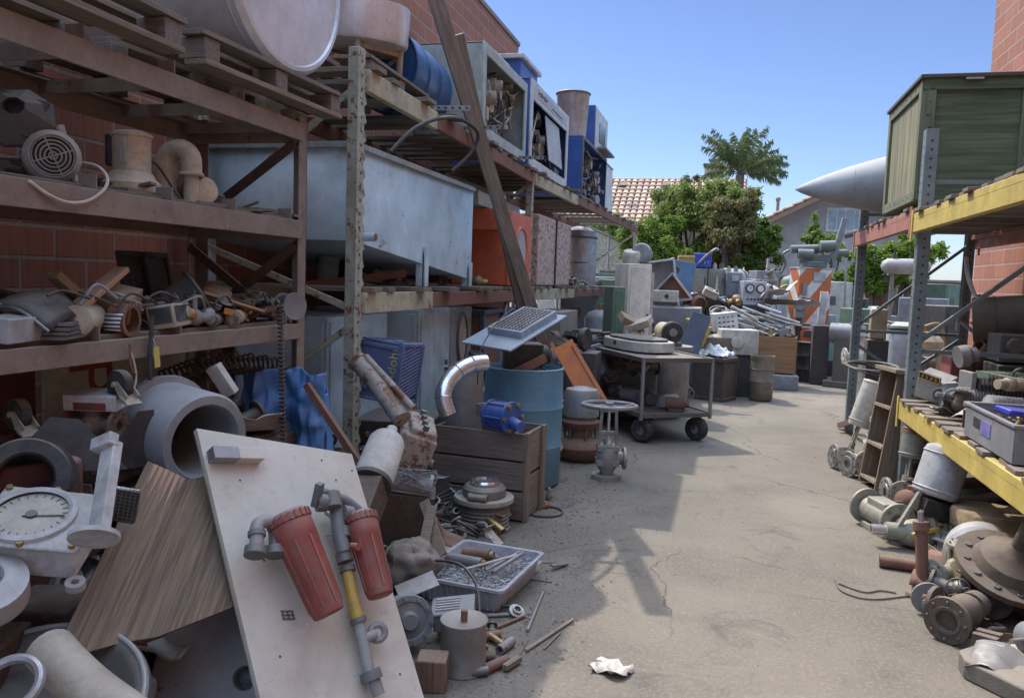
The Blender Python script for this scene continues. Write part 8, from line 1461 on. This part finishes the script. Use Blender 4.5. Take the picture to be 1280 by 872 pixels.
# varied machines filling the yard behind
MK = [('grimy', DARK), ('beige', BEIGE), ('rusty', RUST), ('grey', GREY), ('dull steel', DSTEEL), ('galvanised', GALVD), ('off white', OFFW), ('slate blue', CGB), ('tan', TAN), ('green', GGREEN), ('pale grey', LGREY), ('brown', BPL)]
def machine(i, x, y, h, s_, kind, where, grp):
    nm, m = MK[i % 12]; r_ = random.Random(i*13+7); t = T(('pump_machine', 'steel_cabinet', 'pressure_tank', 'lathe_part', 'compressor', 'valve_stack')[kind], '', '', (x, y, 0), (0, 0, r_.uniform(-30, 50))); lb = ('pump', 'cabinet', 'pressure tank', 'lathe part', 'compressor', 'valve stack')[kind]
    tag(t, nm+' '+lb+' '+where, lb, nm+' '+lb+'s '+grp)
    if kind == 0:
        g = G(); g.box((0, 0, .05), (s_*1.2, s_*.8, .1)); g.box((0, 0, h*.4), (s_*.6, s_*.6, h*.7)); mk(g, 'base', m, t, bevel=.01); g = G(); g.cyl((-s_*.5, 0, h*.85), (s_*.3, 0, h*.85), h*.15, n=20); g.cyl((s_*.3, 0, h*.85), (s_*.55, 0, h*.85), h*.09, n=16); mk(g, 'motor', (STEEL, GREY, RUST)[i % 3], t, bevel=.005); flange(t, (s_*.57, 0, h*.85), (-1, 0, 0), h*.14, .02, .03, 6, GALVD)
    elif kind == 1:
        g = G(); g.box((0, 0, h/2), (s_, s_*.8, h)); mk(g, 'body', m, t, bevel=.012); g = G(); g.box((0, -s_*.4-.008, h*.55), (s_*.86, .014, h*.75)); mk(g, 'door', m, t, bevel=.004); g = G(); g.box((s_*.3, -s_*.4-.02, h*.6), (.02, .02, .08)); g.box((-s_*.1, -s_*.4-.018, h*.78), (s_*.3, .006, h*.1)); mk(g, 'handle', DSTEEL, t)
    elif kind == 2:
        g = G(); r = s_*.42; g.lathe([(0, .06), (r*.7, .08), (r, .15), (r, h-.12), (r*.75, h-.04), (r*.3, h), (0, h)], n=26); mk(g, 'shell', m, t); g = G(); 
        for a in (0, 2.1, 4.2): g.cyl((r*.7*math.cos(a), r*.7*math.sin(a), 0), (r*.7*math.cos(a), r*.7*math.sin(a), .16), .02, n=8)
        mk(g, 'feet', DSTEEL, t); g = G(); g.cyl((0, 0, h-.02), (0, 0, h+.08), .03, n=12); g.tube([(0, 0, h+.06), (r*.8, -r*.5, h+.08), (r*1.15, -r*.6, h*.6), (r*1.1, -r*.6, .1)], .018); mk(g, 'pipework', BRASS, t)
    elif kind == 3:
        g = G(); g.box((0, 0, h*.25), (s_*1.1, s_*.6, h*.5)); g.box((-s_*.35, 0, h*.7), (s_*.35, s_*.55, h*.5)); mk(g, 'bed', m, t, bevel=.012); g = G(); g.cyl((-s_*.15, 0, h*.72), (s_*.1, 0, h*.72), h*.14, n=20); g.cyl((s_*.1, 0, h*.72), (s_*.5, 0, h*.72), .025, n=10); g.box((s_*.45, 0, h*.6), (s_*.15, s_*.3, h*.3)); mk(g, 'spindle', STEEL, t, bevel=.004); handwheel(t, (s_*.5, -s_*.32, h*.3), (0, -1, 0), .08, GALVD)
    elif kind == 4:
        g = G(); g.lathe([(0, -s_*.6), (h*.18, -s_*.56), (h*.24, -s_*.45), (h*.24, s_*.45), (h*.18, s_*.56), (0, s_*.6)], (0, 0, h*.32), (1, 0, 0), 24); mk(g, 'tank', m, t); g = G(); g.box((0, 0, h*.6), (s_*.8, s_*.3, .03)); g.box((-s_*.2, 0, h*.75), (s_*.25, s_*.28, h*.28)); g.cyl((-s_*.2, 0, h*.85), (-s_*.2, 0, h), h*.07, n=14); g.cyl((s_*.1, 0, h*.72), (s_*.38, 0, h*.72), h*.1, n=18); mk(g, 'engine', DSTEEL, t, bevel=.004); g = G(); 
        for x in (-s_*.35, s_*.35): g.box((x, 0, h*.06), (.05, s_*.4, h*.13))
        mk(g, 'feet', DARK, t)
    else:
        g = G(); g.cyl((0, 0, 0), (0, 0, h), s_*.14, n=18); g.cyl((-s_*.4, 0, h*.55), (s_*.4, 0, h*.55), s_*.11, n=16); g.ball((0, 0, h*.55), s_*.22, 16); mk(g, 'body', m, t)
        for q, ax in (((-s_*.42, 0, h*.55), (1, 0, 0)), ((s_*.42, 0, h*.55), (-1, 0, 0)), ((0, 0, 0), (0, 0, 1)), ((0, 0, h*.85), (0, 0, 1))): flange(t, q, ax, s_*.24, .025, s_*.06, 8, m)
        handwheel(t, (0, 0, h+.02), (0, 0, 1), s_*.3, DSTEEL)
    return t
WR = [(-1.75, 8.6, .75, .45, 0), (-1.2, 8.9, .5, .4, 4), (-.85, 9.5, .8, .4, 2), (-1.5, 9.8, .9, .5, 1), (-.6, 10.2, .5, .4, 3), (-1.7, 11.2, 1.1, .5, 2), (-1.0, 11.0, .8, .5, 5), (-.3, 11.6, .6, .4, 0), (-1.3, 12.2, 1.15, .55, 1), (-.6, 12.6, .9, .5, 4), (-2.3, 12.8, 1.3, .6, 1), (-1.7, 13.6, 1.2, .5, 0), (-2.6, 14.6, 1.3, .7, 3), (-1.0, 14.2, 1.25, .6, 1), (-.2, 14.2, 1.1, .5, 5), (.3, 14.6, 1.0, .55, 2), (-2.0, 15.6, 1.4, .7, 1), (-1.2, 15.8, 1.3, .6, 4), (-.3, 15.9, 1.2, .6, 1), (.6, 15.6, 1.2, .5, 5),
      (1.4, 15.2, 1.2, .6, 0), (-2.6, 17.5, 1.6, .8, 1), (-1.6, 17.8, 1.5, .8, 2), (-.6, 17.8, 1.5, .8, 1), (.4, 17.9, 1.5, .8, 3), (1.4, 17.6, 1.4, .8, 1), (2.4, 17.4, 1.3, .8, 4), (1.0, 16.4, 1.3, .5, 2), (2.2, 14.0, 1.1, .6, 1), (1.9, 12.4, 1.0, .5, 5), (2.5, 11.4, 1.0, .6, 2), (3.2, 13.2, 1.2, .7, 1), (1.8, 13.2, .9, .4, 0), (2.6, 15.6, 1.3, .7, 3), (3.6, 16.5, 1.4, .8, 1), (4.4, 15.2, 1.4, .9, 1), (2.3, 10.5, .9, .4, 4), (3.6, 11.4, 1.2, .7, 3), (.75, 13.9, .9, .35, 5), (-.1, 13.2, .8, .4, 4)]
WR += [(-2.9+.62*q, 19.2+.3*(q % 3), 1.7+.25*((q*7) % 4)/3, .55, (1, 2, 1, 4, 1, 3)[q % 6]) for q in range(13)]+[(-1.9+.5*q, 16.7, 1.45+.2*((q*5) % 3), .45, (1, 5, 2, 1, 0)[q % 5]) for q in range(9)]
for i, (x, y, h, s_, k) in enumerate(WR): machine(i*5+k, x, y, h*(1.1 if 13 < y < 16.5 else 1), s_, k, ('by the cart' if y < 10 else 'behind the dark panelled cabinet' if y < 12.5 and x < 1 else 'beyond the right-hand rack' if x > 1.5 else 'in the packed rows at the back of the yard'), 'in the yard')
scatter(40, lambda r: (r.uniform(-1.9, -.7), r.uniform(8, 12), r.uniform(.3, .9)), 'in the machine clutter behind the cart', 'behind the cart', 71, (.12, .26))
scatter(34, lambda r: (r.uniform(-1.2, .7), r.uniform(12.8, 16), r.uniform(.9, 1.35)), 'on the machines at the back of the yard', 'at the back of the yard', 72, (.15, .3))
scatter(20, lambda r: (r.uniform(-2.4, -2.15), r.uniform(7.3, 14), 1.44+r.uniform(0, .08)), 'on the middle rack level behind the planks', 'on the middle rack level', 73, (.12, .25))
scatter(24, lambda r: (r.uniform(1.4, 2.3), r.uniform(4.0, 6.1), .76+r.uniform(0, .1)), 'on the yellow rack shelf', 'on the yellow rack', 74, (.07, .16))
scatter(20, lambda r: (r.uniform(1.1, 2.0), r.uniform(3.2, 6.2), .03), 'on the ground under the yellow rack', 'under the yellow rack', 75, (.08, .2))
for i in range(6):
    y = 12.6+i*1.0; t = T('weed_tuft', ('first', 'second', 'third', 'fourth', 'fifth', 'last')[i]+' weed tuft growing along the foot of the chain link fence', 'weed', (-3.1, y, 0), group='weeds along the fence'); g = G(); r_ = random.Random(i)
    for k in range(120): leaf(g, (r_.gauss(0, .12), r_.gauss(0, .2), r_.uniform(0, .3)), .12, .02, r_, -.8)
    mk(g, 'leaves', leafm((.10, .13, .03), (.2, .2, .07)), t)
# ---------------------------------------------------------------- small scrap built once of each kind, then copied
def proto():
    P = []
    def end(t, nm, cat): t.location = (0, 0, -50); P.append((t, nm, cat))
    for m, nm in ((GREY, 'grey'), (RUST, 'rusty'), (BLACK, 'greasy black')):
        t = T('small_motor', '', '', rot=(0, 0, 0)); motor_parts(t, (-.1, 0, .07), (1, 0, 0), .2, .065, m, 14); end(t, nm+' finned motor', 'motor')
    for m, nm in ((RB, 'brown rusted'), (VG, 'grey green'), (DSTEEL, 'dark steel')):
        t = T('elbow_valve', '', ''); g = G(); g.tube([(-.1, 0, .06), (-.02, 0, .06), (.03, 0, .08), (.04, 0, .16)], .032, 14); g.ball((.02, 0, .07), .045, 14); g.cyl((.02, 0, .07), (.02, -.1, .1), .014, n=10); mk(g, 'body', m, t); flange(t, (-.11, 0, .06), (1, 0, 0), .06, .014, .02, 6, m); flange(t, (.04, 0, .17), (0, 0, -1), .06, .014, .02, 6, m); handwheel(t, (.02, -.1, .1), (0, -1, .2), .05, DSTEEL); end(t, nm+' elbow valve', 'valve')
    for m, nm in ((RUBBER, 'black'), (OFFW, 'grubby white'), (paint((.3, .1, .05), .6, dirt=.6, name='brown_cable'), 'brown')):
        t = T('cable_coil', '', ''); g = G(); r_ = random.Random(len(nm))
        for k in range(6): g.torus((r_.uniform(-.012, .012), r_.uniform(-.012, .012), .008+k*.007), (r_.uniform(-.15, .15), r_.uniform(-.15, .15), 1), .085+r_.uniform(-.012, .012), .0055, 26, 5)
        mk(g, 'coil', m, t); g = G(); g.tube([(.085, 0, .03), (.14, .04, .01), (.18, -.03, .02), (.24, .02, .006)], .005, 6); mk(g, 'loose_end', m, t); end(t, nm+' cable coil', 'cable coil')
    for m, nm in ((STEEL, 'dull silver'), (CGB, 'slate blue')):
        t = T('paint_can', '', ''); g = G(); g.lathe([(0, 0), (.06, 0), (.062, .004), (.06, .008), (.06, .14), (.063, .145), (.055, .15), (.05, .142), (0, .142)], n=24); mk(g, 'can', m, t); g = G(); g.tube([(-.062, 0, .12), (-.06, -.05, .09), (0, -.075, .07), (.06, -.05, .09), (.062, 0, .12)], .002, 5); mk(g, 'handle', DSTEEL, t); end(t, nm+' paint can', 'can')
    for m, nm in ((RUSTD, 'dark rusty'), (DSTEEL, 'oily steel')):
        t = T('toothed_cog', '', ''); g = G(); g.lathe([(.02, .0), (.04, 0), (.04, .008), (.07, .008), (.07, 0), (.085, 0), (.085, .025), (.07, .025), (.07, .016), (.04, .016), (.04, .04), (.02, .04), (.02, 0)], n=30)
        for k in range(20): a = k*math.pi/10; g.box((.09*math.cos(a), .09*math.sin(a), .0125), (.014, .012, .025), (0, 0, math.degrees(a)))
        mk(g, 'gear', m, t); end(t, nm+' gear wheel', 'gear')
    t = T('perforated_plate', '', ''); g = G()
    for k in range(9): g.box((0, -.1+k*.025, 0), (.26, .009, .003)); 
    for k in range(11): g.box((-.125+k*.025, 0, .001), (.009, .21, .003))
    mk(g, 'grating', GALVD, t); g = G()
    for s_ in (-1, 1): g.box((0, s_*.107, 0), (.27, .012, .012)); g.box((s_*.132, 0, 0), (.012, .2, .012))
    mk(g, 'frame', GALVD, t); end(t, 'galvanised grating', 'grating')
    for m, nm in ((RUST, 'rusty'), (BROWN, 'brown painted')):
        t = T('angle_iron', '', ''); g = G(); g.box((0, 0, .0015), (.5, .035, .003)); g.box((0, .0165, .018), (.5, .003, .034)); mk(g, 'angle', m, t); g = G()
        for k in range(5): g.cyl((-.2+k*.1, -.003, .0031), (-.2+k*.1, -.003, .0036), .006, n=8)
        mk(g, 'bolt_holes', BLACK, t); end(t, nm+' angle iron', 'angle iron')
    for m, nm in ((JB, 'blue grey'), (BEIGE, 'beige')):
        t = T('switch_box', '', ''); g = G(); g.box((0, 0, .035), (.15, .1, .07)); g.box((0, 0, .073), (.156, .106, .008)); mk(g, 'box', m, t, bevel=.004); g = G(); g.tube([(.075, 0, .03), (.12, 0, .03), (.15, .03, .05), (.2, .06, .02)], .011, 8); g.cyl((.075, 0, .03), (.095, 0, .03), .018, n=6); mk(g, 'conduit', GALVD, t); g = G(); g.box((-.02, 0, .079), (.06, .04, .003)); g.cyl((.05, 0, .077), (.05, 0, .095), .014, n=12); mk(g, 'switch', BLACK, t); end(t, nm+' switch box', 'switch box')
    for m, nm in ((GALVD, 'galvanised'), (OFFW, 'cream'), (RUST, 'rusty')):
        t = T('bent_sheet', '', ''); g = G(); g.grid(lambda u, v: ((u-.5)*.3, (v-.5)*.2, .05*abs(math.sin(u*4+.5))+.03*mnoise.noise(Vector((u*3, v*3, len(nm))))), 14, 8); mk(g, 'sheet', m, t, solid=.002, ang=20); end(t, nm+' bent metal sheet', 'sheet')
    t = T('pressure_gauge', '', ''); g = G(); g.lathe([(0, -.02), (.05, -.02), (.055, 0), (.055, .012), (.048, .014), (.046, .006)], (0, 0, .08), (0, -1, .3), 26); g.cyl((0, 0, 0), (0, 0, .04), .01, n=6); mk(g, 'case', DSTEEL, t); g = G(); g.lathe([(0, .006), (.046, .006)], (0, 0, .08), (0, -1, .3), 24); mk(g, 'dial_face', OFFW, t); end(t, 'round pressure gauge', 'gauge')
    t = T('pipe_manifold', '', ''); g = G(); g.cyl((-.17, 0, .04), (.17, 0, .04), .022, n=14)
    for k in range(4): g.cyl((-.12+k*.08, 0, .04), (-.12+k*.08, -.03, .13), .014, n=10); g.cyl((-.12+k*.08, -.028, .125), (-.12+k*.08, -.034, .145), .02, n=6)
    mk(g, 'manifold', RB, t); flange(t, (-.18, 0, .04), (1, 0, 0), .045, .012, .015, 6, RB); flange(t, (.18, 0, .04), (-1, 0, 0), .045, .012, .015, 6, RB); end(t, 'rusty four branch pipe manifold', 'manifold')
    t = T('grooved_pulley', '', ''); g = G(); g.lathe([(.015, -.02), (.03, -.02), (.03, -.008), (.075, -.008), (.09, -.02), (.095, -.018), (.08, 0), (.095, .018), (.09, .02), (.075, .008), (.03, .008), (.03, .02), (.015, .02), (.015, -.02)], (0, 0, .03), (.2, .1, 1), 30); mk(g, 'pulley', GALVD, t); end(t, 'dull grooved pulley wheel', 'pulley')
    return P
PR = proto(); used = set()
def sprinkle(n, fn, where, group, seed, s0=.8, s1=1.3, tilt=25, only=None):
    rnd = random.Random(seed); lst = [p for i, p in enumerate(PR) if only is None or i in only]; rnd.shuffle(lst)
    for i in range(n):
        t, nm, cat = lst[i % len(lst)]; s_ = rnd.uniform(s0, s1); first = t.name not in used
        rot = (rnd.uniform(-tilt, tilt), rnd.uniform(-tilt, tilt), rnd.uniform(0, 360)); lab = nm+' '+where
        if first: used.add(t.name); o = t; o.location = fn(rnd); o.rotation_euler = [R(a) for a in rot]; o.scale = (s_,)*3
        else: o = dup(t, fn(rnd), rot, sc=s_)
        tag(o, lab, cat, nm+'s '+group)
sprinkle(44, lambda r: inheap(r, 3.3, 4.8, -2.1, -1.3), 'on the heap between the white board and the wooden crate', 'by the wooden crate', 1, .6, 1.1, 40)
sprinkle(30, lambda r: inheap(r, 1.7, 3.2, -1.95, -1.45), 'among the scrap below the lowest brown shelf', 'below the lowest shelf', 2, .6, 1.1, 40)
sprinkle(16, lambda r: (r.uniform(-2.45, -2.08), r.uniform(1.9, 3.4), Z3+.01), 'crammed on the lowest brown shelf', 'on the lowest shelf', 3, .8, 1.2, 20)
sprinkle(16, lambda r: (r.uniform(-2.45, -2.1), r.uniform(1.9, 3.4), Z2+.005), 'crammed on the middle brown shelf', 'on the middle shelf', 4, .6, .9, 20)
sprinkle(18, lambda r: (r.uniform(-2.2, -1.6), r.uniform(5.6, 7.6), .3+r.uniform(0, .3)), 'in the pile behind the faded drum', 'behind the drum', 5, 1, 1.8, 35)
sprinkle(34, lambda r: (lambda y: (1.02+.36*r.random()+(.22 if y > 4.6 else .1), y, .02+r.uniform(0, .05)))(r.uniform(3.3, 6.1)), 'on the ground along the foot of the yellow rack', 'along the yellow rack', 6, .8, 1.35, 14)
sprinkle(22, lambda r: (r.uniform(1.5, 2.4), r.uniform(3.9, 6.1), .03+r.uniform(0, .25)), 'piled in the shade under the yellow shelf', 'under the yellow shelf', 7, 1, 1.8, 25)
sprinkle(20, lambda r: (r.uniform(1.38, 2.2), r.uniform(4.1, 6.1), .755), 'standing on the yellow rack shelf', 'on the yellow rack shelf', 8, .7, 1.2, 12)
sprinkle(16, lambda r: (r.uniform(1.25, 2.3), r.uniform(6.5, 8.9), r.uniform(.02, .5)), 'in the far bay of the right-hand rack', 'in the far right bay', 9, 1, 1.8, 20)
sprinkle(30, lambda r: (r.uniform(-2.0, -.6), r.uniform(8.2, 12.4), .45+r.uniform(0, .55)), 'in the machine pile behind the steel cart', 'behind the cart', 10, 1.2, 2.2, 25)
sprinkle(34, lambda r: (r.uniform(-1.4, .9), r.uniform(12.6, 16.5), 1.0+r.uniform(0, .5)), 'on top of the machines at the back of the yard', 'at the back', 11, 1.4, 2.4, 25)
sprinkle(12, lambda r: (r.uniform(-2.7, -2.15), r.uniform(6.9, 15), 1.43), 'on the middle level of the pale pallet rack', 'on the pallet rack', 12, 1, 1.7, 10)
sprinkle(8, lambda r: (r.uniform(-2.8, -2.3), r.uniform(4.4, 6.4), 1.43), 'under the pale blue trough', 'under the trough', 13, 1, 1.5, 10)
for t, nm, cat in PR:
    if t.name not in used:
        for c_ in list(t.children): bpy.data.objects.remove(c_)
        bpy.data.objects.remove(t)
# loose cables over the left pile
for i in range(14):
    r_ = random.Random(300+i); x, y = r_.uniform(-1.9, -1.35), r_.uniform(2.0, 4.7); pts = []
    for k in range(6): pts.append((x, y, hz_(x, y)+r_.uniform(.03, .13))); x += r_.uniform(-.13, .15); y += r_.uniform(-.12, .2); x = min(-1.2, x)
    g = G(); g.tube(pts, r_.uniform(.003, .007), 6); solo(g, 'loose_cable', (RUBBER, OFFW, GREY, RUBBER, RUST)[i % 5], ('black', 'dirty white', 'grey', 'dark', 'brown')[i % 5]+' loose cable snaking over the left-hand scrap heap', 'cable', group=('black', 'dirty white', 'grey', 'dark', 'brown')[i % 5]+' cables on the left heap')
for px, py, d, dz, s_, nm, lb in ((60, 690, 2.28, -.13, .17, 'iron_casting', 'dark iron casting block propping up the dial gauge'), (-25, 760, 2.05, -.07, .15, 'iron_casting', 'dark iron casting block under the round blue grey casting'), (14, 600, 2.42, -.13, .2, 'iron_casting', 'low dark casting block under the maroon machine')):
    p = hd(px, py, d); h = p.z+dz; t = T(nm, lb, 'casting', (p.x, p.y, 0), (0, 0, 20)); g = G(); g.box((0, 0, h*.45), (s_, s_*1.1, h*.9)); g.box((0, 0, h*.95), (s_*1.15, s_*1.2, h*.1)); mk(g, 'block', RUSTD, t, bevel=.012); flange(t, (0, -s_*.56, h*.5), (0, 1, 0), s_*.38, .02, .03, 8, DSTEEL)
